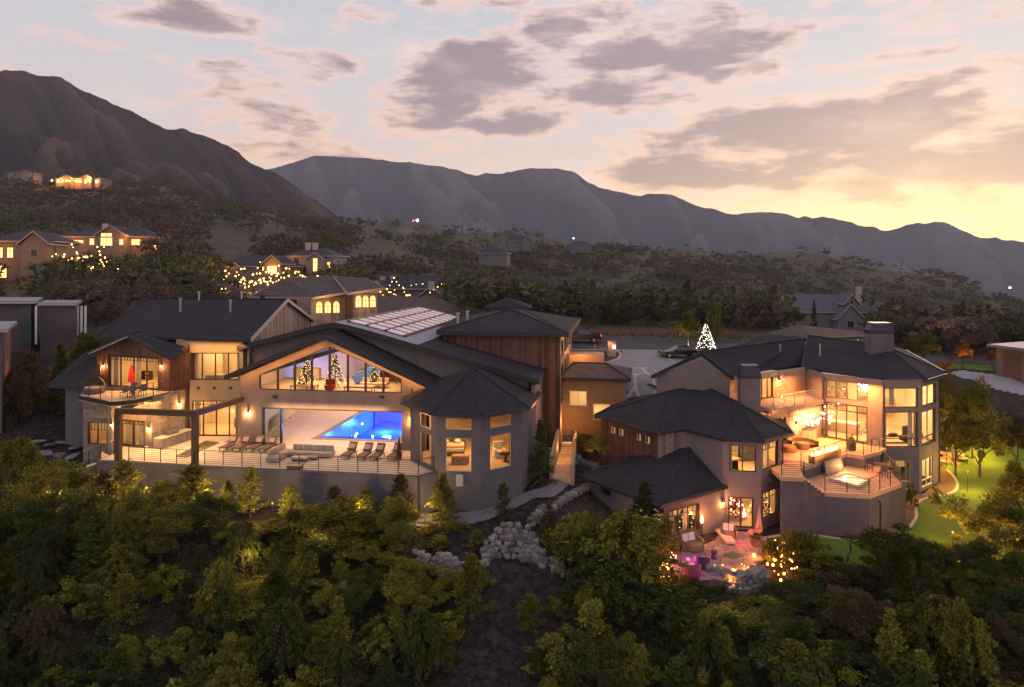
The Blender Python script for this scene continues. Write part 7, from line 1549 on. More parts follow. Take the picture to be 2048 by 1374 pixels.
# --- hand-placed trees: along the terrace wall
FG = [
 (250, 922, 48.5, 85, 'cone', LG, 'young tree against the wall below the left pergola post'),
 (206, 945, 47.0, 55, 'shrub', LB, 'rusty shrub beside the foot of the outside steps'),
 (330, 962, 47.5, 80, 'round', LG, 'leafy tree at the wall, second from the outside steps'),
 (386, 930, 48.5, 95, 'cone', LG, 'young tree whose tip reaches the right pergola post'),
 (425, 985, 46.0, 90, 'round', LD, 'dark leafy tree right of the pergola post tree'),
 (455, 963, 48.6, 42, 'cone', LY, 'slender pale green tree at the wall below the first loungers'),
 (501, 936, 48.8, 62, 'cone', LG, 'young tree with its tip over the terrace railing near the sofa'),
 (583, 972, 48.6, 50, 'cone', LG, 'slim conical tree alone before the wall below the sofa'),
 (668, 973, 48.4, 52, 'cone', LB, 'olive conical tree above the large round bush'),
 (733, 978, 48.2, 52, 'cone', LG, 'grey green conical tree right of the large round bush'),
 (799, 950, 48.0, 62, 'cone', LB, 'russet conical tree below the right loungers'),
 (886, 948, 47.6, 95, 'spruce', LY, 'staked yellow green tree in front of the octagonal room'),
 (1006, 966, 48.6, 38, 'cone', LD, 'narrow dark juniper between two stakes on the path edge'),
 (1082, 842, 54.5, 66, 'spruce', LD, 'dark conifer growing beside the octagonal room and the ramp wall'),
 (1168, 868, 61.5, 46, 'round', LY, 'lit leafy tree left of the pair beside the garden ramp'),
 (1200, 862, 60.5, 58, 'round', LG, 'lit leafy tree right of the pair beside the garden ramp'),
 # second row
 (105, 930, 46.0, 150, 'round', LG, 'large bright green tree below the left end of the steps'),
 (30, 880, 49.0, 130, 'weep', LY, 'olive weeping tree at the left edge beside the flat stones'),
 (175, 1000, 44.5, 150, 'round', LY, 'yellowish spreading tree left of centre in the near left slope'),
 (255, 985, 45.0, 95, 'round', LG, 'green tree just below the pergola trees'),
 (345, 1010, 45.0, 120, 'round', LG, 'rounded green tree under the pair of pergola posts'),
 (405, 1018, 46.6, 60, 'shrub', LB, 'reddish twiggy shrub at the base of the terrace wall'),
 (478, 1052, 45.0, 90, 'round', LG, 'pale green round tree left of the large bush'),
 (545, 1050, 46.0, 70, 'shrub', LB, 'brown dry shrub left of the large round bush'),
 (650, 1003, 45.2, 190, 'round', LG, 'largest round bush in front of the terrace wall'),
 (610, 1075, 44.0, 130, 'round', LD, 'dark rounded tree leaning under the largest bush'),
 (782, 1003, 45.6, 110, 'round', LY, 'yellow green round bush left of the boulder wall'),
 (735, 1080, 44.3, 110, 'round', LG, 'small leaved bush between the round bushes and the boulders'),
 (880, 1072, 45.8, 46, 'cone', LG, 'little bright bush growing in the middle of the boulder wall'),
 (955, 1062, 45.9, 50, 'cone', LG, 'upright feathery bush splitting the boulder wall'),
 (1100, 1005, 47.4, 60, 'spruce', LB, 'olive brown conifer above the right end of the boulder wall'),
 (1120, 1060, 46.0, 80, 'grass', LG, 'clump of long grass beside the right end of the boulder wall'),
 (1165, 1060, 46.0, 70, 'shrub', LG, 'dense shrub at the foot of the stone ledge'),
 (1185, 1028, 47.5, 60, 'grass', LY, 'yellow fountain grass in front of the patio wing'),
 (1290, 968, 48.2, 105, 'spruce', LD, 'blue grey spruce before the corner of the patio wing roof'),
 (1330, 1030, 46.8, 60, 'cone', LG, 'slim feathery tree at the left edge of the patio'),
 (1250, 1030, 44.0, 215, 'weep', LG, 'huge drooping tree in front of the patio wing'),
 (1215, 1120, 41.5, 190, 'weep', LD, 'dark lower mass of drooping foliage below the huge tree'),
 (1335, 1180, 41.0, 130, 'weep', LD, 'dark weeping tree below the patio chairs'),
 (1550, 1080, 46.0, 60, 'grass', LY, 'tall plumed grass at the corner of the patio'),
 (1590, 1062, 46.4, 50, 'grass', LY, 'plumed grass in front of the deck wall, left clump'),
 (1615, 1062, 46.4, 46, 'grass', LY, 'plumed grass in front of the deck wall, right clump'),
 (1610, 1082, 46.0, 80, 'shrub', LG, 'low rounded shrub below the deck kerb'),
 (1650, 1108, 44.8, 110, 'shrub', LG, 'wide shrub right of the glowing lanterns'),
 (1690, 1120, 44.0, 110, 'shrub', LB, 'shrub with pinkish red tips below the dark strip of lawn'),
 (1795, 1078, 43.8, 175, 'round', LD, 'large dark round bush at the end of the lawn'),
 (1850, 1105, 43.0, 120, 'round', LD, 'dark bush tucked behind the large round one'),
 (1992, 985, 44.5, 150, 'round', LY, 'big golden lit tree on the lawn at the right'),
 (2050, 925, 47.0, 90, 'round', LY, 'golden lit tree at the right edge behind the big one'),
 (1945, 1095, 42.5, 120, 'round', LY, 'golden shrub in front of the big lit tree'),
 (1905, 775, 66.0, 80, 'round', LY, 'green lit tree beside the window tower above the lawn'),
 (1945, 768, 66.5, 70, 'round', LY, 'olive lit tree between the tower tree and the dark bank'),
 (1912, 835, 62.5, 80, 'round', LY, 'low branching tree over the lawn beside the window tower'),
 (1960, 830, 62.0, 90, 'round', LG, 'leafy tree at the far end of the lawn'),
 (2035, 830, 62.0, 70, 'round', LB, 'brown leafed tree at the right edge above the lawn'),
 (1875, 975, 55.5, 26, 'shrub', LG, 'tiny shrub in the bark bed at the lawn kerb'),
 (1822, 962, 55.0, 26, 'shrub', LY, 'small yellow shrub at the corner of the hot tub deck'),
 (1845, 668, 84, 60, 'round', LY, 'amber lit tree behind the chimney roof'),
 (1925, 683, 84, 26, 'round', LO, 'small orange uplit tree on the upper lawn'),
 (1984, 700, 84, 16, 'round', LO, 'smaller orange tree beside the flat roofed garage'),
 (1886, 722, 78, 34, 'shrub', LO, 'orange lit shrub behind the corner of the tower roof'),
 (1378, 622, 84, 42, 'round', LY, 'bright yellow uplit tree at the driveway entrance'),
 (1436, 606, 92, 26, 'cone', LG, 'tall poplar right of the lit christmas tree'),
 (1420, 625, 93, 30, 'cone', LG, 'shorter poplar behind the lit christmas tree'),
 (1590, 612, 120, 40, 'round', LY, 'pale willow beside the grey gabled house'),
 (1556, 620, 120, 44, 'round', LY, 'pale bushy tree in front of the grey gabled house'),
 (1628, 600, 125, 20, 'spruce', LD, 'dark narrow conifer in front of the grey gabled house'),
 (120, 690, 66, 80, 'spruce', LY, 'orange lit open tree left of the bedroom wing roof'),
 (62, 705, 64, 60, 'cone', LB, 'bare twiggy sapling on the left bank'),
 (180, 668, 72, 70, 'round', LG, 'green tree between the outbuilding and the wing roof'),
 (30, 720, 62, 60, 'shrub', LB, 'brown shrub on the lit bank at the left edge'),
 (225, 600, 84, 60, 'round', LM, 'mauve bare tree behind the left end of the wing roof'),
 (1372, 1172, 43.2, 60, 'shrub', LG, 'small shrub under the magenta chair at the patio edge'),
 (1410, 1182, 43.0, 60, 'shrub', LD, 'small shrub left of the patio boulders'),
 # bottom rows
 (60, 1010, 42.5, 150, 'round', LD, 'dark tree at the left edge of the slope'),
 (240, 1090, 42.0, 90, 'weep', LG, 'olive drooping tree in the left part of the slope'),
 (250, 1150, 39.5, 80, 'cone', LG, 'small bright tree standing alone in the left shadows'),
 (520, 1160, 40.5, 150, 'round', LG, 'tree with a pale crown below the largest round bush'),
 (640, 1245, 37.5, 100, 'round', LG, 'bushy conifer in the bottom middle of the slope'),
 (705, 1150, 41.5, 90, 'round', LG, 'bushy green pine top left of the soil bank'),
 (790, 1130, 42.0, 150, 'round', LG, 'cluster of bright pine tops below the boulders'),
 (890, 1150, 41.8, 90, 'round', LG, 'green pine nearest the boulder wall'),
 (770, 1235, 38.0, 130, 'weep', LG, 'broad leaved tree at the bottom beside the bare soil'),
 (860, 1240, 37.8, 110, 'weep', LY, 'yellowish broad leaved tree beside the bare soil'),
 (640, 1320, 35.0, 120, 'shrub', LG, 'dark bush at the bottom edge'),
 (420, 1310, 35.0, 200, 'shrub', LG, 'wide leafy bush at the bottom edge'),
 (160, 1320, 35.0, 200, 'shrub', LD, 'dark wide bush at the bottom left corner'),
 (1060, 1190, 40.5, 60, 'cone', LY, 'single yellowish leafy sapling on the bare soil'),
 (1130, 1265, 37.5, 150, 'weep', LG, 'bright layered bush right of the bare soil at the bottom'),
 (1250, 1340, 35.0, 130, 'shrub', LG, 'spotted low bush at the bottom right of the soil'),
 (1430, 1205, 41.0, 120, 'shrub', LG, 'fine leaved bush below the patio boulders'),
 (1530, 1212, 41.0, 140, 'round', LG, 'feathery tree below the glowing lanterns'),
 (1620, 1180, 41.5, 160, 'round', LD, 'dark feathery tree right of the lanterns'),
 (1700, 1215, 40.0, 130, 'weep', LY, 'tree with one golden side below the red tipped shrub'),
 (1560, 1260, 37.5, 180, 'weep', LD, 'broad dark tree low on the right slope'),
 (1640, 1290, 36.5, 140, 'weep', LG, 'leafy green tree low on the right slope'),
 (1860, 1180, 41.0, 150, 'round', LG, 'green bush below the large dark round one'),
 (1950, 1140, 42.0, 110, 'shrub', LY, 'yellow shrub below the golden lit trees'),
 (2020, 1180, 40.5, 120, 'round', LO, 'amber bush at the right edge'),
 (1870, 1260, 37.5, 160, 'round', LD, 'shadowy tree in the lower right'),
 (1990, 1290, 36.5, 150, 'round', LB, 'dark russet bush at the bottom right corner'),
 (1740, 1300, 36.0, 130, 'shrub', LD, 'dark low bush at the bottom right'),
]
for (px, yt, Y, w, kind, m_, lab) in FG: tree(px, yt, Y, w * 1.12, kind, m_, lab)
# fairy-lit fir at the road, and the lit planter tree on the deck
q = ground(1412, 702); fairy_tree(q.x, q.y, q.z, ZC - (645 - HY) * q.y / F - q.z, 1.15, 'tall fir covered in white lights beside the road', 210, bulb=BULBW, bs=.040)
def zone(px):
    for x, t in ((80, 'at the left edge of the picture'), (250, 'below the outside steps'), (400, 'below the pergola'), (560, 'below the first loungers'), (720, 'below the sofa'), (880, 'below the pool loungers'), (1150, 'beside the bare soil strip'), (1340, 'around the huge drooping tree'), (1560, 'below the lantern lit patio'), (1720, 'below the hot tub deck'), (1880, 'below the strip of lawn')):
        if px < x: return t
    return 'near the right edge of the picture'
def hzone(px, py):
    a = [t for x, t in ((120, 'above the left outbuildings'), (330, 'around the long low house'), (480, 'above the bedroom wing roof'), (640, 'around the paired houses'), (800, 'above the arched window lodge'), (950, 'around the dark roofed house with fairy lights'), (1120, 'above the timber tower'), (1300, 'above the parked truck'), (1440, 'behind the white lit fir'), (1600, 'left of the grey gabled house'), (1800, 'around the grey gabled house'), (1950, 'above the window tower roof'), (9999, 'above the right hand garage')) if px < x][0]
    return a
# random undergrowth filling the slope between them
cnt = 0; tries = 0
while cnt < 285 and tries < 9000:
    tries += 1
    px = rng.uniform(-150, 2200); Y = rng.uniform(31, 46.5); z = gz((px - CX) * Y / F, Y); py = HY + (ZC - z) * F / Y
    if 955 < px < 1085 and py > 1080: continue
    if 1300 < px < 1560 and Y > 43.5: continue
    if 800 < px < 1100 and Y > 43.5: continue
    if px > 1480 and Y > 44.2: continue
    k = rng.choice(['round', 'shrub', 'shrub', 'weep', 'spruce', 'cone']); m_ = rng.choice([LD, LD, LG, LG, LD, LD, LY, LG, LB])
    h = rng.uniform(1.6, 4.2) if k != 'shrub' else rng.uniform(1.0, 2.1); w = h * rng.uniform(.6, 1.0) if k != 'shrub' else h * 1.6
    ytop = HY + (ZC - z - h) * F / Y
    if ytop < 1015 or (1270 < px < 1640 and ytop < 1215): continue
    tree(px, ytop, Y, w * F / Y, k, m_, {'round': 'leafy bush in the shadowed undergrowth on the slope below the houses', 'shrub': 'low shrub in the shadowed undergrowth on the slope below the houses', 'weep': 'drooping bush in the shadowed undergrowth on the slope below the houses', 'spruce': 'small conifer in the shadowed undergrowth on the slope below the houses', 'cone': 'young sapling in the shadowed undergrowth on the slope below the houses'}[k].replace('on the slope below the houses', ('upper row, ' if Y > 41.5 else 'middle rows, ' if Y > 36.5 else 'lowest rows, ') + zone(px)),
         {'round': 'leafy bushes filling the near slope', 'shrub': 'low shrubs filling the near slope', 'weep': 'drooping bushes filling the near slope', 'spruce': 'small conifers filling the near slope', 'cone': 'saplings filling the near slope'}[k], name='undergrowth_' + {'round': 'bush', 'shrub': 'shrub', 'weep': 'bush', 'spruce': 'conifer', 'cone': 'sapling'}[k]); cnt += 1
# ground cover: dry leaves and low weeds on the soil, nobody could count them
def scatter_stuff(name, n, fn, mt, leaf, hgt, seed):
    r = np.random.RandomState(seed); px = r.uniform(-100, 2200, n); Y = r.uniform(30, 49, n); keep = np.array([fn(a, b) for a, b in zip(px, Y)]); px = px[keep]; Y = Y[keep]
    X = (px - CX) * Y / F; Z = Tz(X, Y) + r.uniform(0, hgt, len(X)); C = np.stack([X, Y, Z], -1); d = r.normal(size=C.shape); d[:, 2] = np.abs(d[:, 2]) * .8; d /= np.linalg.norm(d, axis=1, keepdims=True); e_ = np.cross(d, r.normal(size=C.shape)); e_ /= np.linalg.norm(e_, axis=1, keepdims=True)
    o = bpy.data.objects.new(name, quads_mesh(name, C, d * leaf, e_ * leaf * .4, mt)); col.objects.link(o); o['kind'] = 'stuff'; return o
scatter_stuff('undergrowth_weeds', 120000, lambda a, b: not (1320 < a < 1560 and b > 44) and not (a > 1560 and b > 45) and not (880 < a < 1120) and b < 47, LD, .09, .6, 4)
scatter_stuff('fallen_leaves', 20000, lambda a, b: b < 47.5 and not (a > 1560 and b > 45) and not (1320 < a < 1560 and b > 44), LB, .035, .04, 9)
PEB = mat('loose_gravel', (.12, .10, .10), .9, (.22, .19, .18), 6)
scatter_stuff('soil_litter', 9000, lambda a, b: 860 < a < 1160 and b < 46, LB, .035, .03, 12); scatter_stuff('soil_gravel', 5000, lambda a, b: 800 < a < 1200 and b < 47, PEB, .05, .02, 13); scatter_stuff('soil_weeds', 5000, lambda a, b: 860 < a < 1160 and b < 45 and noise.noise(Vector((a * .02, b * .6, 2))) > .08, LG, .07, .3, 14)
# --- hillside woods
def woodiness(px, py):
    n1 = noise.noise(Vector((px * .006, py * .016, 3.1))); n2 = noise.noise(Vector((px * .02, py * .05, 8.1)))
    v = .55 + n1 * 1.3 + n2 * .7
    if py < 545 and px < 420: v += .15
    if 430 < px < 620 and 468 < py < 515: v -= .8
    if 690 < px < 1010 and (455 < py < 475 or 505 < py < 535): v -= .5
    if 1050 < px < 1260 and py < 500: v -= .5
    if px > 1650 and py < 620: v -= .25
    if px > 900 and py > 520: v += .35
    if px > 1780 and py > 600: v += .1
    return v
def blocked(px, py, Y):
    for x0, x1, y0, y1 in ((95, 300, 478, 505), (-20, 95, 505, 600), (430, 660, 535, 575), (735, 910, 560, 600), (1560, 1760, 625, 668), (1120, 1760, 677, 705), (-60, 185, 655, 760), (1190, 1440, 684, 800), (80, 215, 350, 372), (10, 70, 345, 362), (955, 1015, 505, 520), (1015, 1075, 480, 495), (1140, 1210, 485, 502)):
        if x0 < px < x1 and y0 < py < y1: return True
    for x0, x1, Yh, yb in ((725, 925, 165, 598), (432, 660, 195, 556), (100, 298, 200, 500), (-30, 95, 140, 575), (1550, 1768, 185, 640), (950, 1015, 330, 516), (1012, 1075, 440, 491), (1130, 1205, 460, 499), (80, 215, 470, 372)):
        if x0 < px < x1 and Y < Yh + 8 and py - 6.5 * F / Y < yb: return True
    if 480 < px < 1180 and Y < 106: return True
    if 180 < px < 520 and Y < 92: return True
    if 1180 < px < 1880 and Y < 99: return True
    if px >= 1880 and Y < 92: return True
    if px < 190 and Y < 86: return True
    return False
pts = []
rw = np.random.RandomState(21)
while len(pts) < 10000:
    px = rw.uniform(-500, 2500); Y = math.exp(rw.uniform(math.log(78), math.log(640))); X = (px - CX) * Y / F; z = gz(X, Y); py = HY + (ZC - z) * F / Y
    if blocked(px, py, Y) or rw.rand() > woodiness(px, py) * (1.25 if Y > 200 else 1): continue
    pts.append((X, Y, z, px, py))
pts.sort(key=lambda p: p[1])
hill_t = [cloud('hill', 300 + i, 105, .075) for i in range(5)]
cone_t = [cloud('cone', 320 + i, 90, .07) for i in range(3)]
hm_ = {}
def hillmesh(i, mt, tall):
    k = (i, mt.name, tall)
    if k not in hm_: C, A, B = cloud('hill' if not tall else 'cone', 400 + i, 900 if not tall else 700, .026 if not tall else .03); hm_[k] = quads_mesh('hill_tree_crown', C, A, B, mt)
    return hm_[k]
near = [p for p in pts if -150 < p[3] < 2200][:290]; nset = set(id(p) for p in near)
for (X, Y, z, px, py) in near:
    tall = rw.rand() < .15; green = noise.noise(Vector((X * .03, Y * .03, 5))) + rw.uniform(-.25, .25) > -.02
    mt = LH if green else LM; o = bpy.data.objects.new('hillside_tree', hillmesh(rw.randint(0, 4), mt, tall)); col.objects.link(o)
    h = rw.uniform(3.2, 6.5) * (1.25 if tall else 1); w = h * rw.uniform(.8, 1.2) * (.6 if tall else 1); o.location = (X, Y, z - .3); o.scale = (w, w, h); o.rotation_euler = (0, 0, rw.uniform(0, 6.28))
    tag(o, (('tall pointed ' if tall else 'rounded ') + ('green tree' if green else 'mauve leafless tree') + ' in the hillside wood, ' + hzone(px, py)), 'tree', 'green trees in the hillside wood' if green else 'mauve trees in the hillside wood')
def joinwood(name, P_, mt, seed):
    r = np.random.RandomState(seed); Cs, As, Bs = [], [], []
    for (X, Y, z, px, py) in P_:
        tall = r.rand() < .12; T_ = (cone_t if tall else hill_t)[r.randint(0, 3 if tall else 5)]; h = r.uniform(3.5, 8) * (1 if Y < 350 else 1.15); w = h * r.uniform(.85, 1.35) * (.6 if tall else 1); a = r.uniform(0, 6.28); ca, sa = math.cos(a), math.sin(a)
        M = np.array([[ca * w, sa * w, 0], [-sa * w, ca * w, 0], [0, 0, h]]); Cs.append(T_[0] @ M + np.array([X, Y, z - .4])); As.append(T_[1] @ M); Bs.append(T_[2] @ M)
    o = bpy.data.objects.new(name, quads_mesh(name, np.concatenate(Cs), np.concatenate(As), np.concatenate(Bs), mt)); col.objects.link(o); o['kind'] = 'stuff'; return o
rest = [p for p in pts if id(p) not in nset]
gsel = [noise.noise(Vector((p[0] * .012, p[1] * .012, 5))) + rw.uniform(-.25, .25) > .02 for p in rest]
joinwood('hillside_green_wood', [p for p, g in zip(rest, gsel) if g], LH, 1); joinwood('hillside_mauve_wood', [p for p, g in zip(rest, gsel) if not g], LM, 2)
# dry grass verge beside the road
r9 = np.random.RandomState(5); n9 = 9000; px9 = r9.uniform(1130, 1560, n9); Y9 = r9.uniform(95, 103, n9); X9 = (px9 - CX) * Y9 / F; C9 = np.stack([X9, Y9, Tz(X9, Y9) + .3], -1); d9 = r9.normal(size=C9.shape) * .25; d9[:, 2] = 1; d9 *= .42; e9 = np.cross(d9, r9.normal(size=C9.shape)); e9 /= np.linalg.norm(e9, axis=1, keepdims=True)
o = bpy.data.objects.new('dry_verge_grass', quads_mesh('dry_verge_grass', C9, d9, e9 * .06, leafmat('straw', (.20, .14, .09), (.30, .22, .14), 0, .2))); col.objects.link(o); o['kind'] = 'stuff'
# ------------------------------------------------------------ rocks
ROCK = mat('granite_boulder', (.10, .082, .085), .9, (.27, .235, .225), 2.2, .6, 12, objrand=.35); ROCKP = mat('pink_sandstone', (.38, .22, .15), .9, (.5, .32, .22), 2, .5, 12, objrand=.2)
_rk = []
for i in range(9):
    r = random.Random(i + 50); bm = bmesh.new(); bmesh.ops.create_icosphere(bm, subdivisions=2, radius=1)
    for v in bm.verts:
        c = v.co; m_ = max(abs(c.x), abs(c.y), abs(c.z)); c2 = c / m_ * .80; v.co = c.lerp(c2, .78) * (1 + .34 * noise.noise(c * 1.2 + Vector((i * 3.1, 0, 0))) + .08 * noise.noise(c * 4 + Vector((i, 5, 0))))
    me = bpy.data.meshes.new('boulder'); bm.to_mesh(me); bm.free(); me.materials.append(ROCK); me.update(); _rk.append(me)
def rock(parent, p, s, name='stone', flat=1.0, mt=None, rz=None):
    me = rng.choice(_rk)
    if mt:
        k = me.name + mt.name
        if k not in _cache: m2 = me.copy(); m2.materials.clear(); m2.materials.append(mt); _cache[k] = m2
        me = _cache[k]
    o = bpy.data.objects.new(name, me); col.objects.link(o); o.location = Vector(p) - (parent.location if parent else Vector()); o.scale = (s[0], s[1], s[2] * flat) if isinstance(s, tuple) else (s, s * .85, s * .75 * flat)
    o.rotation_euler = (rng.uniform(-.15, .15), rng.uniform(-.15, .15), rng.uniform(0, 6.28) if rz is None else rz)
    if parent: o.parent = parent
    return o
def rockwall(pts, rows, sz, label, name='boulder_wall'):
    base = [ground(*p) for p in pts]; root = empty(name, base[0], label, 'rock wall')
    for a, b, r0 in zip(base[:-1], base[1:], rows):
        n = max(1, round((b - a).length / (sz * 1.62)))
        for i in range(n):
            for k in range(r0):
                q = lerp(a, b, (i + rng.uniform(.3, .7) + .5 * (k % 2)) / n); s = sz * rng.uniform(.7, 1.35)
                rock(root, V3(q.x, q.y + k * .2, q.z + sz * .55 + k * sz * 1.18), (s * rng.uniform(.95, 1.3), s * .95, s * rng.uniform(.80, 1.0)), rz=rng.uniform(-.4, .4))
    return root
rockwall([(822, 1132), (862, 1150), (905, 1165), (950, 1160)], [3, 4, 3], .28, 'dry stacked boulder wall, left curved half below the staked tree')
rockwall([(962, 1135), (990, 1118), (1035, 1118), (1070, 1128), (1090, 1138)], [4, 6, 5, 3], .29, 'dry stacked boulder wall, tidy right half with squared pale blocks')
rockwall([(1052, 1066), (1085, 1036), (1122, 1008), (1160, 985), (1190, 972)], [2, 1, 1, 1], .30, 'line of ledge rocks climbing from the boulder wall towards the ramp')
rockwall([(1095, 1130), (1125, 1150), (1150, 1160)], [2, 1], .30, 'loose rocks half buried right of the boulder wall')
rockwall([(1415, 1165), (1450, 1180), (1490, 1188), (1530, 1170)], [3, 3, 3], .30, 'boulders banked up below the glowing patio lanterns')
rockwall([(1150, 925), (1185, 938), (1215, 945)], [1, 1], .42, 'flat topped rocks beside the lit shrubs next to the ramp')
for (pl_, nm_, lb_) in (([(75, 885), (100, 893), (128, 887), (150, 898), (90, 908), (118, 912), (145, 915), (60, 900)], 'flat_stone', 'grey flagstone in the dark bank beside the outside steps'), ([(1880, 908), (1898, 915), (1915, 912), (1890, 925), (1908, 928), (1925, 920), (1876, 920)], 'ledge_rock', 'orange lit flat rock at the head of the lawn')):
    for p in pl_: q = ground(*p); o = rock(None, q + V3(0, 0, .08), (.75, .55, .14), nm_, mt=ROCKP if nm_ == 'ledge_rock' else ROCK); tag(o, lb_, 'rock', nm_.replace('_', ' ') + 's')
# ------------------------------------------------------------ terrace furniture
def lounger_at(q, rz, label):
    r_ = empty('sun_lounger', (0, 0, 0), label, 'sun lounger', 'sun loungers on the pool terrace')
    MB().box((0, -.35, .34), (.68, 1.35, .09)).build('seat_cushion', WICK, r_)
    m = MB(); m.boxf(V3(-.34, .33, .34), V3(.68, 0, 0), V3(0, .50, .62), V3(0, -.07, .06)); m.build('backrest', WICK, r_)
    m = MB(); m.boxf(V3(-.24, .42, .50), V3(.48, 0, 0), V3(0, .24, .30), V3(0, -.12, .09)); m.build('pillow', PATW, r_)
    for x in (-.31, .31):
        MB().box((x, -.02, .27), (.05, 1.9, .05)).build('side_rail', IRON, r_)
        for y in (-.9, .55): MB().box((x, y, .13), (.05, .05, .26)).build('leg', IRON, r_)
        MB().box((x * 1.1, .15, .56), (.05, .5, .04)).build('armrest', IRON, r_)
    r_.location = q; r_.rotation_euler = (0, 0, rz); return r_
names_ = ['farthest left', 'second from the left', 'third from the left', 'fourth, nearest the dark glass door']
src = None; bpy.context.view_layer.update(); 
for g_, pts_ in enumerate(([(453, 902), (479.5, 902.5), (506, 903.5), (532, 904.5)], [(694, 917), (725.5, 919), (750, 920), (785, 920)])):
    for i, p in enumerate(pts_):
        q = E(p[0] + 6, p[1] - 4, 0); q.z = .015
        lab = ('lounger %s of the four beside the sofa' % ['leftmost', 'second', 'third', 'rightmost'][i]) if g_ == 0 else ('lounger %s of the four in front of the blue pool' % ['leftmost', 'second', 'third', 'rightmost'][i])
        if src is None: src = lounger_at(q, PF.ang - .05, lab); remember(src)
        else: o = copy_tree(src); o.location = q; o['label'] = lab; o.rotation_euler = (0, 0, PF.ang + rng.uniform(-.09, .0))
sofa = empty('sectional_sofa', E(600, 915, 0), 'pale L shaped outdoor sofa between the two rows of loungers', 'sofa')
c = E(570, 917, .015); ux = V3(PF.d.x, PF.d.y, 0); uy = V3(pv.x, pv.y, 0)
MB().boxf(c + uy * .5 + V3(0, 0, .10), ux * 3.6, uy * .95, V3(0, 0, .30)).build('seat_base', CLOTH, sofa); MB().boxf(c - ux * .95 - uy * 1.3 + V3(0, 0, .10), ux * .95, uy * 2.75, V3(0, 0, .30)).build('chaise_base', CLOTH, sofa)
for i, s in enumerate((.1, 1.0, 1.9, 2.75)): MB().boxf(c + uy * 1.18 + ux * s + V3(0, 0, .42), ux * .78, uy * .22, V3(0, 0, .42)).build('back_cushion', CLOTH, sofa)
for i, s in enumerate((-1.0, -.1, .8)): MB().boxf(c - ux * .95 + uy * s + V3(0, 0, .42), ux * .22, uy * .8, V3(0, 0, .42)).build('back_cushion', CLOTH, sofa)
def simpletable(name, p, sx, sy, h, mt, label, cat, low=True):
    r_ = empty(name, p, label, cat); a = p - ux * sx / 2 - uy * sy / 2; MB().boxf(a + V3(0, 0, h - .07), ux * sx, uy * sy, V3(0, 0, .07)).build('table_top', mt, r_)
    MB().boxf(a + ux * .1 + uy * .1, ux * (sx - .2), uy * (sy - .2), V3(0, 0, h - .075)).build('base', WICK, r_); return r_
q = E(592, 925, .015); simpletable('ottoman', E(590, 937, .015), 1.3, .7, .36, CLOTH, 'dark based low ottoman nearest the railing in front of the sofa', 'ottoman')
simpletable('coffee_table', E(600, 922, .015), 1.3, .8, .34, TERR, 'low square coffee table inside the corner of the sofa', 'coffee table')
simpletable('side_table', E(628, 919, .015), .8, .6, .30, TERR, 'small pale table beside the coffee table', 'side table')
# outdoor kitchen
ok = empty('outdoor_kitchen', S4p.pt(.4, 0, .5), 'stainless and stone outdoor kitchen counter with a grill along the stone wall', 'outdoor kitchen')
d4 = V3(S4p.d.x, S4p.d.y, 0); n4 = V3(S4p.n.x, S4p.n.y, 0); kl = S4p.len - .1
MB().boxf(S4p.pt(0, .015, .07), d4 * kl, n4 * .85, V3(0, 0, .85)).build('cabinet_body', STONE, ok); MB().boxf(S4p.pt(0, .867, .07), d4 * kl, n4 * .92, V3(0, 0, .07)).build('countertop', TERR, ok)
for i in range(5): MB().boxf(S4p.pt(.12 + i * kl / 5, .16, .922), d4 * (kl / 5 - .2), n4 * .02, V3(0, 0, .62)).build('cabinet_door', STEEL, ok)
MB().boxf(S4p.pt(1.0, .94, .2), d4 * 1.1, n4 * .6, V3(0, 0, .32)).build('grill_hood', STEEL, ok)
# planted slot in the paving
fp = [V3(*p, .0) for p in FEAT]; pt_ = empty('planted_trough', fp[0], 'long planted slot in the paving between the pergola and the loungers', 'planter')
for a, b in zip(fp, fp[1:] + fp[:1]): MB().bar(a + V3(0, 0, .05), b + V3(0, 0, .05), .12, .1).build('trough_edge', STONE, pt_)
MB().add([p + V3(0, 0, .03) for p in fp], [(0, 1, 2, 3)]).build('moss_bed', mat('moss', (.05, .06, .02), .95, (.14, .10, .05), 3, .8), pt_)
lamp('trough_light', (fp[0] + fp[2]) / 2 + V3(0, 0, .3), 6, parent=pt_)
# upper balcony
bz = 4.41
db = empty('domed_daybed', E(186, 787, bz), 'round wicker daybed under an open dome canopy on the bedroom balcony', 'daybed'); c = E(188, 786, bz); MB().lathe(c, [(.75, 0), (.85, .2), (.8, .42)], 16).build('daybed_base', WICK, db); MB().lathe(c + V3(0, 0, .42), [(.72, 0), (.74, .12), (.6, .16)], 16).build('mattress', CLOTH, db)
m = MB(); 
for a_ in range(0, 8):
    ar = [c + V3(math.cos(t) * .85, .15 + math.sin(R(a_ * 12)) * math.sin(t) * .75, .4 + math.sin(t) * 1.0 * math.cos(R(a_ * 12))) for t in [k * math.pi / 10 for k in range(11)]]
    if a_: 
        for k in range(10): m.add([pr[k], pr[k + 1], ar[k + 1], ar[k]], [(0, 1, 2, 3)])
    pr = ar
m.build('canopy', WICK, db)
for k, (px, py, lb) in enumerate(((248, 795, 'left chair of the balcony dining set'), (262, 797, 'front chair of the balcony dining set'), (285, 792, 'right chair of the balcony dining set'), (272, 786, 'back chair of the balcony dining set'))):
    q = E(px, py, bz); r_ = empty('dining_chair', q, lb, 'chair'); MB().box(q + V3(0, 0, .45), (.45, .45, .05)).build('seat', WICK, r_); MB().box(q + V3(0, .2 if k != 3 else -.2, .72), (.45, .04, .5)).build('backrest', WICK, r_)
    for sx in (-.2, .2):
        for sy in (-.2, .2): MB().box(q + V3(sx, sy, .21), (.035, .035, .42)).build('leg', IRON, r_)
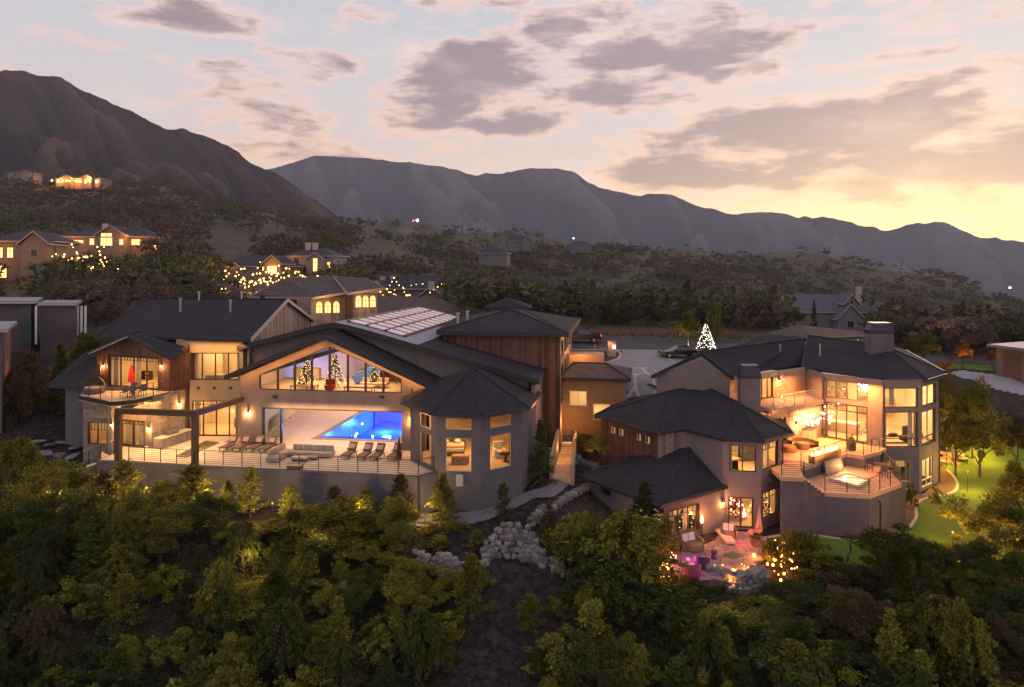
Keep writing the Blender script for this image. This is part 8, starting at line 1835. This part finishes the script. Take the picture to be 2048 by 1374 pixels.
q = E(266, 791, bz); r_ = empty('balcony_table', q, 'small table in the middle of the balcony dining set', 'table'); MB().box(q + V3(0, 0, .73), (1.1, .8, .05)).build('table_top', IRON, r_); MB().box(q + V3(0, 0, .35), (.1, .1, .7)).build('pedestal', IRON, r_)
q = E(263, 780, bz); r_ = empty('closed_umbrella', q, 'closed dark red umbrella standing before the balcony doors', 'umbrella'); MB().tube([q, q + V3(0, 0, 2.3)], .03, 6).build('pole', IRON, r_); MB().lathe(q + V3(0, 0, .75), [(.30, 0), (.26, .5), (.14, 1.15), (.05, 1.5)], 10).build('folded_canopy', RED, r_)
r_ = empty('terrace_umbrella', E(797, 942, 0), 'closed brown umbrella against the railing near the octagonal room', 'umbrella'); q = E(798, 938, .015); MB().tube([q, q + V3(0, 0, 2.6)], .035, 6).build('pole', IRON, r_); MB().lathe(q + V3(0, 0, .7), [(.2, 0), (.17, .7), (.10, 1.3), (.04, 1.75)], 10).build('folded_canopy', mat('brown_canvas', (.05, .025, .03), .9), r_)
MB().box(E(919, 961, 0) * 0 + P(919, 961, 49.9), (.5, .2, .8)).build('electric_box', mat('pale_box', (.45, .42, .45), .6), house)
# ------------------------------------------------------------ bedroom interiors seen through the windows
def bedset(c, rz, label, th=RED):
    r_ = empty('bed', c, label, 'bed'); MB().box(V3(*c) + V3(0, 0, .25), (1.9, 2.1, .3), rz).build('bed_frame', DKWOOD, r_); MB().box(V3(*c) + V3(0, 0, .5), (1.85, 2.0, .22), rz).build('mattress', WHITEC, r_); MB().box(V3(*c) + V3(0, -.5, .63), (1.9, .7, .06), rz).build('throw', th, r_)
    MB().box(V3(*c) + V3(.95 * -math.sin(rz) * 1.1, 1.05 * math.cos(rz), .8), (2.0, .12, 1.1), rz).build('headboard', WICK, r_)
bedset((-31.2, 62.6, 4.40), .5, 'bed with brown throw behind the balcony doors', mat('brown_throw', (.22, .09, .04), .9)); 
ob = empty('sleigh_sofa', (-27.8, 63.8, 4.32), 'round backed olive sofa behind the upper wing windows', 'sofa'); MB().lathe((-27.7, 63.8, 4.32), [(.9, 0), (1.0, .5), (.9, .9), (.6, 1.0)], 14, sy=.6).build('sofa_body', mat('olive_cushion', (.32, .26, .14), .9, (.45, .38, .22), 6), ob)
q = V3(-24.2, 64.2, 4.32); fairy_tree(q.x, q.y, q.z, 3.2, .8, 'lit tree behind the right pane of the upper wing windows', 200, mtl=leafmat('pale_twigs', (.3, .22, .1), (.4, .3, .15), 0, .2))
pt2 = empty('picture', (-28, 67, 6.5), 'framed dark picture on the wall of the upper wing room', 'picture'); MB().box(WL.pt(.5, 6.9, -4.9), (1.3, .08, 1.3), WL.ang).build('picture_canvas', mat('dark_print', (.08, .08, .05), .7, (.4, .3, .12), 5), pt2)
for k, u in enumerate((1.6, 3.0)):
    p_ = empty('picture', WL.pt(u, 2.2, -5.6), ['small framed picture on the ground floor wing wall, left', 'small framed picture on the ground floor wing wall, right'][k], 'picture'); MB().box(WL.pt(u, 2.1, -5.6), (.7, .08, .8), WL.ang).build('picture_frame', IRON, p_)
# ------------------------------------------------------------ upper deck of the right house
def drum(c, r, h, mt, label, name='round_ottoman'):
    o = empty(name, c, label, 'ottoman'); MB().lathe(c, [(r * .97, 0), (r, .06), (r, h - .08), (r * .9, h)], 20).build('ottoman_body', mt, o); return o
OLV = mat('olive_weave', (.20, .13, .06), .9, (.28, .19, .09), 12)
q = E(1577, 903, DZ); q.z = DZ + .005; drum(q, .62, .5, OLV, 'plain round ottoman on the upper deck, left of the curved sofa')
q = E(1606, 897, DZ); q.z = DZ + .005; drum(q, .55, .5, OLV, 'round ottoman table tucked inside the curved sofa'); cs = empty('curved_sofa', q, 'olive horseshoe sofa wrapped round an ottoman on the upper deck', 'sofa'); m = MB()
for k in range(14):
    a0_, a1_ = R(-20 + k * 15), R(-20 + (k + 1) * 15); i0, o0 = .72, 1.25; vs = []
    for rr_, zt in ((i0, .38), (o0 - .25, .38), (o0 - .25, .72), (o0, .72)): vs += [q + V3(math.cos(a0_) * rr_, math.sin(a0_) * rr_, zt), q + V3(math.cos(a1_) * rr_, math.sin(a1_) * rr_, zt)]
    vs += [q + V3(math.cos(a0_) * i0, math.sin(a0_) * i0, 0), q + V3(math.cos(a1_) * i0, math.sin(a1_) * i0, 0), q + V3(math.cos(a0_) * o0, math.sin(a0_) * o0, 0), q + V3(math.cos(a1_) * o0, math.sin(a1_) * o0, 0)]
    m.add(vs, [(0, 1, 3, 2), (2, 3, 5, 4), (4, 5, 7, 6), (8, 9, 1, 0), (6, 7, 11, 10)])
m.build('sofa_body', OLV, cs)
q = E(1609, 880, DZ); q.z = DZ + .005; pb = empty('square_planter', q, 'square panelled planter under the sparkling tree by the courtyard doors', 'planter'); MB().box(q + V3(0, 0, .55), (1.5, 1.5, 1.1), .75).build('planter_box', mat('peach_panel', (.5, .36, .27), .8), pb); MB().box(q + V3(0, 0, 1.12), (1.6, 1.6, .05), .75).build('planter_rim', IRON, pb)
m = MB(); rr = random.Random(3); tr3 = empty('sparkling_tree', q + V3(0, 0, 1.14), 'bare branching tree hung with glowing globe lights in the square planter', 'tree'); ends = []
for i in range(26):
    a = rr.uniform(0, 6.28); l = rr.uniform(.5, 2.3); h = rr.uniform(.15, 1.1); e1 = q + V3(math.cos(a) * l * .5, math.sin(a) * l * .5, 1.2 + h * .7); e2 = q + V3(math.cos(a) * l, math.sin(a) * l, 1.2 + h + rr.uniform(-.2, .6)); m.tube([q + V3(0, 0, 1.1), e1, e2], [.03, .015, .006], 4); ends += [e2, e1]
m.build('branches', DKWOOD, tr3); b = MB()
for e_ in ends: b.ball(e_, rr.uniform(.045, .10), 6)
b.build('globe_lights', emis('globe_light', (1, .76, .45), 20), tr3)['kind'] = 'stuff'
lamp('globe_glow', q + V3(.2, -.6, 2.0), 60, (1, .55, .25), .5, parent=tr3); stringlights('string_lights', [q + V3(-2.6, -1.5, 2.2), q + V3(-.8, .5, 1.9), q + V3(1.2, .2, 2.3), q + V3(3.4, .6, 3.2)], 'globe string lights crossing the courtyard of the guest house', .055, n=8, jit=.25, m=emis('globe_light', (1, .76, .45), 20))
q = E(1700, 903, DZ); q.z = DZ; pq = empty('potted_plant', q, 'dark pot with a trailing plant inside the upper deck railing', 'plant'); MB().box(q + V3(.35, .5, .35), (.55, .55, .7)).build('pot', IRON, pq)
C_, A_, B_ = cloud('shrub', 77, 260, .09); me = quads_mesh('leaves', C_, A_, B_, LG); o = bpy.data.objects.new('leaves', me); col.objects.link(o); o.parent = pq; o.location = (.35, .5, .6); o.scale = (.9, .9, .8)
# ------------------------------------------------------------ lower patio
pz = GZ + .04
pat = [XY(1328, 1112, GZ), XY(1400, 1082, GZ), XY(1450, 1064, GZ), XY(1512, 1062, GZ), XY(1545, 1085, GZ), XY(1520, 1120, GZ), XY(1478, 1150, GZ), XY(1420, 1160, GZ), XY(1360, 1145, GZ)]
FLG = mat('pink_flagstone', (.26, .15, .15), .75, (.34, .21, .20), 1.5, .3, 10, objrand=.15)
pb2 = MB().prism(pat, GZ - .5, GZ + .01).build('patio', mat('patio_joint', (.12, .09, .08), .9)); pb2['kind'] = 'structure'
rp_ = random.Random(9); x0, x1 = min(p[0] for p in pat), max(p[0] for p in pat); y0, y1 = min(p[1] for p in pat), max(p[1] for p in pat); st_ = .72; G_ = {}
for i in range(-1, int((x1 - x0) / st_) + 3):
    for j in range(-1, int((y1 - y0) / st_) + 3): G_[(i, j)] = (x0 + i * st_ + rp_.uniform(-.28, .28), y0 + j * st_ + rp_.uniform(-.28, .28))
for i in range(-1, int((x1 - x0) / st_) + 2):
    for j in range(-1, int((y1 - y0) / st_) + 2):
        q4_ = [G_[(i, j)], G_[(i + 1, j)], G_[(i + 1, j + 1)], G_[(i, j + 1)]]; cx2 = sum(p[0] for p in q4_) / 4; cy2 = sum(p[1] for p in q4_) / 4
        if in_poly((cx2, cy2), pat): MB().prism([(cx2 + (x - cx2) * .93, cy2 + (y - cy2) * .93) for x, y in q4_], GZ + .011, pz).build('flagstone', FLG, pb2)
def tub_chair(p, rz, label, cm=CLOTH, bm_=WICK, cat='armchair', w=1.0, cush=True, name='tub_chair'):
    p = Vector(p); p.z = pz + .005; r_ = empty(name, p, label, cat); m = MB(); n = 13; ca, sa = math.cos(rz), math.sin(rz)
    def T(x, y, z): return p + V3(ca * x * w - sa * y * w, sa * x * w + ca * y * w, z)
    vs = []; fs = []
    for k in range(n):
        a = R(-25 + k * 230 / (n - 1)); h = .45 + .38 * math.sin(max(0, min(math.pi, (k / (n - 1)) * math.pi))) ** .8
        vs += [T(math.cos(a) * .60, math.sin(a) * .60, 0), T(math.cos(a) * .66, math.sin(a) * .66, h), T(math.cos(a) * .54, math.sin(a) * .54, h), T(math.cos(a) * .48, math.sin(a) * .48, .3)]
    for k in range(n - 1):
        for j in range(3): fs.append((k * 4 + j, k * 4 + j + 1, k * 4 + 5 + j, k * 4 + 4 + j))
    fs += [(0, 1, 2, 3), ((n - 1) * 4 + 3, (n - 1) * 4 + 2, (n - 1) * 4 + 1, (n - 1) * 4)]; m.add(vs, fs); m.build('shell', bm_, r_, True)
    MB().lathe(p + V3(0, 0, .02), [(.55 * w, 0), (.6 * w, .1), (.56 * w, .36), (.4 * w, .40)], 16).build('seat', bm_, r_)
    if cush:
        for sx in (-.22, .22): MB().boxf(T(sx - .2, .30, .42), V3(ca, sa, 0) * .38 * w, V3(-sa * .3, ca * .3, .95).normalized() * .48, V3(sa, -ca, .2).normalized() * .12).build('cushion', cm, r_)
    return r_
PALEC = mat('pale_grey_cushion', (.55, .53, .56), .9); PURP = mat('magenta_lit_shell', (.30, .05, .12), .7); PURD = mat('purple_lit_shell', (.08, .03, .08), .8)  # magenta and purple glow over the patio is painted into the shell colours
e4 = lambda x, y: E(x, y, GZ)
tub_chair(e4(1385, 1098), .5, 'round brown loveseat with two pale cushions below the patio window', PALEC, w=1.35, cat='loveseat', name='loveseat')
tub_chair(e4(1347, 1100), .8, 'round armchair holding a red holiday pillow beside the loveseat', PATW, w=.8)
tub_chair(e4(1457, 1076), -.3, 'high backed round chair with striped cushions against the patio wall', PALEC, w=.9)
tub_chair(e4(1385, 1150), 3.4, 'magenta lit tub chair seen from behind at the patio edge', bm_=PURP, cush=False, w=.85)
tub_chair(e4(1404, 1135), 2.9, 'dark purple tub chair facing the house at the patio edge', bm_=PURD, cush=False, w=.8)
cz = empty('chaise_cushion', e4(1450, 1088), 'long pale chaise cushion stretched in front of the striped chair', 'chaise'); a = E(1440, 1068, GZ); b = E(1462, 1092, GZ); MB().bar(V3(a.x, a.y, pz + .28), V3(b.x, b.y, pz + .2), .7, .16).build('chaise_pad', mat('peach_pad', (.55, .40, .34), .9), cz); MB().bar(V3(a.x, a.y, pz + .12), V3(b.x, b.y, pz + .06), .5, .1).build('chaise_base', WICK, cz)
gr = empty('green_rug', e4(1466, 1115), 'small green floor mat on the flagstones', 'mat'); MB().box((*e4(1466, 1112).xy, pz + .015), (1.1, .9, .03), .6).build('mat_body', mat('green_mat', (.10, .11, .04), .95), gr)
st2 = empty('side_table', e4(1428, 1145), 'small purple lit stool in the middle of the patio', 'stool'); MB().lathe(V3(*e4(1428, 1118).xy, pz), [(.22, 0), (.15, .25), (.24, .5)], 12).build('stool_body', PURD, st2)
tt = empty('flame_torch', e4(1404, 1075), 'small patio torch with a bright flame beside the loveseat', 'torch'); q = V3(*e4(1404, 1078).xy, pz); MB().tube([q, q + V3(0, 0, 1.0)], .04, 6).tube([q + V3(0, 0, 1.0), q + V3(0, 0, 1.12)], [.06, .16], 8).build('torch_body', IRON, tt); MB().lathe(q + V3(0, 0, 1.12), [(.02, 0), (.11, .15), (.07, .38), (.01, .6)], 8).build('flame', emis('bright_flame', (1, .5, .15), 14), tt); lamp('torch_light', q + V3(.1, -.2, 1.5), 40, (1, .42, .16), .12, parent=tt)
q = V3(*e4(1517, 1088).xy, pz); um = empty('pink_umbrella', q, 'closed pink umbrella leaning over the tropical planter by the patio doors', 'umbrella'); MB().tube([q, q + V3(.10, 0, 2.6)], .03, 6).build('pole', WOODG, um); MB().lathe(q + V3(.05, 0, .9), [(.24, 0), (.2, .5), (.10, 1.2), (.02, 1.75)], 9).build('folded_canopy', mat('pink_canvas', (.62, .28, .24), .85), um)
q = V3(*e4(1510, 1092).xy, pz); fl = empty('flamingo_planter', q, 'wicker basket planter with pink bird ornaments and dark leaves', 'planter'); MB().lathe(q, [(.28, 0), (.38, .5)], 12).build('basket', WICK, fl)
for dx_, dz in ((-.25, 1.0), (.2, 1.05)):
    m = MB(); m.ball(q + V3(dx_, 0, dz), .2, 8, sx=1.3, sy=.7); m.tube([q + V3(dx_ + .2, 0, dz), q + V3(dx_ + .32, 0, dz + .25), q + V3(dx_ + .22, 0, dz + .4)], .03, 5); m.build('bird_ornament', mat('coral_paint', (.65, .22, .16), .5), fl)
C_, A_, B_ = cloud('shrub', 78, 200, .10); o = bpy.data.objects.new('leaves', quads_mesh('leaves', C_, A_, B_, LD)); col.objects.link(o); o.parent = fl; o.location = (0, 0, .5); o.scale = (.8, .8, .6)
q = V3(18.2, 54.0, GZ + .03); fairy_tree(q.x - .5, q.y, q.z, 2.7, .75, 'red and white lit fir behind the patio doors', 150, bulb=emis('pink_bulb', (1, .45, .4), 8), mtl=leafmat('red_fir', (.16, .01, .01), (.25, .02, .02), 0, .1))
fairy_tree(q.x + 1.6, q.y + .5, q.z, 2.4, .9, 'golden lit fir behind the side windows of the lower tower', 220, mtl=leafmat('gold_twigs', (.12, .08, .02), (.2, .14, .04), 0, .1))
q = V3(13.0, 51.6, GZ + .02); fairy_tree(q.x, q.y, q.z, 2.0, .6, 'dim bluish fir behind the middle pane of the patio window', 20)
cl = empty('colour_lamp', e4(1378, 1135), 'small magenta garden lamp at the patio edge between the tub chairs', 'garden light'); q = V3(*e4(1376, 1132).xy, pz); MB().tube([q, q + V3(0, 0, .35)], .04, 8).build('lamp_body', IRON, cl); MB().ball(q + V3(0, 0, .42), .08, 8).build('lamp_globe', emis('magenta_glow', (.9, .05, .5), 5), cl); lamp('magenta_light', q + V3(.1, -.1, .75), 22, (.85, .08, .55), .1, parent=cl, warm=False); lamp('red_light', V3(*e4(1480, 1088).xy, pz + .9), 22, (1, .16, .12), .1, parent=cl, warm=False)
# lantern globes in the planting below the patio
LAN = emis('lantern_globe', (1, .36, .06), 6)
def lanterns(pts_, label, r0=.11, pw=12):
    g_ = [ground(*p) for p in pts_]; root = empty('garden_lanterns', g_[0], label, 'lanterns')
    for i, q in enumerate(g_):
        q = q + V3(0, 0, .35); MB().ball(q, r0 * rng.uniform(.7, 1.25), 8).build('lantern', LAN, root)
        MB().tube([q - V3(0, 0, .5), q - V3(0, 0, r0 * .8)], .012, 4).build('stake', IRON, root)
        if i % 2 == 0: lamp('lantern_glow', q + V3(0, -.15, .3), pw, (1, .42, .10), .1, parent=root)
    return root
lanterns([(1466, 1158), (1480, 1150), (1492, 1152), (1505, 1160), (1440, 1172), (1452, 1176), (1460, 1180), (1434, 1168)], 'cluster of glowing lantern globes along the edge of the patio boulders', .12, 14)
lanterns([(1545, 1118), (1550, 1130), (1558, 1108), (1538, 1125), (1562, 1122), (1570, 1118), (1535, 1140), (1546, 1142), (1568, 1160), (1562, 1172), (1508, 1122)], 'scatter of glowing lantern globes right of the patio under the plumed grass', .12, 14)
lanterns([(1328, 1140), (1335, 1148), (1318, 1152), (1350, 1135), (1325, 1165), (1340, 1128)], 'group of glowing lantern globes left of the patio beside the huge drooping tree', .10, 12)
rr = random.Random(77)
for (x0, x1, y0, y1, n_, lb) in ((1530, 1600, 1095, 1160, 38, 'fairy lights threaded through the grass right of the patio'), (1425, 1500, 1150, 1185, 26, 'fairy lights along the stones at the near edge of the patio'), (1312, 1356, 1118, 1172, 22, 'fairy lights in the bush left of the patio chairs')):
    p_ = [ground(rr.uniform(x0, x1), rr.uniform(y0, y1)) + V3(0, 0, rr.uniform(.15, .8)) for _ in range(n_)]
    root = empty('fairy_lights', p_[0], lb, 'fairy lights'); b = MB()
    for q in p_: b.ball(q, rr.uniform(.025, .055), 5)
    b.build('bulbs', LAN, root)['kind'] = 'stuff'
# landscape spotlights, and added fill lights, that light the planting
# path and fill lights stand 1.6 m tall so that they throw light over the shrubs
def gspot(px, py, label, pw, c=(1, .62, .2), up=.35, dy=0.0, tilt=-18, pt=False):
    if pt: up = 1.7
    q = ground(px, py); r_ = empty('garden_spotlight', q, label, 'garden light'); MB().tube([q - V3(0, 0, .1), q + V3(0, 0, up)], .02, 5).build('spike', IRON, r_); MB().lathe(q + V3(0, 0, up), [(.05, 0), (.08, .12), (.07, .16)], 8).build('lamp_head', IRON, r_); lamp('spot_glow', q + V3(0, dy, up + .25), pw * .8, c, .35, parent=r_) if pt else lamp('spot_glow', q + V3(0, dy - .3, up + .15), pw * 2.2, c, .12, kind='SPOT', rot=(R(180 - tilt), 0, 0), spot=120, parent=r_)
for px, py, pw, c, lb in ((2000, 1075, 520, (1, .62, .12), 'garden light under the big golden tree on the lawn'), (1895, 1010, 420, (1, .72, .2), 'garden light at the bend of the lawn kerb'), (1935, 930, 420, (1, .75, .2), 'garden light under the trees at the head of the lawn'), (2045, 1110, 420, (1, .6, .1), 'garden light at the right edge of the lawn'), (1893, 912, 60, (1, .5, .2), 'garden light among the orange rocks'),
    (1925, 742, 110, (1, .5, .15), 'spotlight under the small orange tree'), (1985, 742, 60, (1, .5, .15), 'spotlight under the smaller orange tree near the garage'), (1880, 745, 70, (1, .5, .15), 'spotlight under the orange shrub behind the tower roof'), (1845, 715, 120, (1, .6, .15), 'spotlight under the amber tree behind the chimney'), (1372, 704, 120, (1, .8, .15), 'spotlight under the yellow driveway tree'),
    (1186, 925, 26, (1, .7, .2), 'spotlight below the lit pair of trees beside the ramp'), (75, 800, 130, (1, .42, .14), 'spotlight on the left bank above the flat stones'), (130, 745, 60, (1, .5, .15), 'spotlight under the open tree by the wing roof'), (1960, 1135, 110, (1, .6, .12), 'garden light behind the golden shrub'), (60, 960, 60, (1, .6, .2), 'garden light in the left planting below the steps')):
    gspot(px, py, lb, pw, c)
for px, py, pw, lb in ((120, 1040, 133, 'added fill light in the left planting below the steps'), (215, 1030, 114, 'added fill light below the outside steps'), (300, 1040, 133, 'added fill light among the trees below the pergola'), (425, 1045, 152, 'added fill light beside the reddish twiggy shrub'), (545, 1060, 152, 'added fill light beside the brown dry shrub'), (715, 1070, 152, 'added fill light between the two round bushes'), (850, 1066, 104, 'added fill light beside the staked tree'), (640, 1120, 114, 'added fill light under the largest round bush'), (1285, 1085, 114, 'added fill light behind the huge drooping tree'), (500, 1170, 85, 'added fill light in the middle of the near slope')):
    gspot(px, py, lb, pw, (1, .80, .34), .5, -.1, pt=True)  # fill lights added to brighten the crowns; no real fixtures stand here
for px, py, pw, lb in ((1905, 1120, 230, 'bright path light in front of the golden tree'), (2035, 1150, 230, 'bright path light at the right edge of the planting'), (1935, 985, 260, 'path light behind the golden tree on the lawn'), (1893, 935, 240, 'path light at the head of the kerb'), (1965, 925, 340, 'path light under the lawn trees')):
    gspot(px, py, lb, pw, (1, .66, .14), .5, -.1, pt=True)
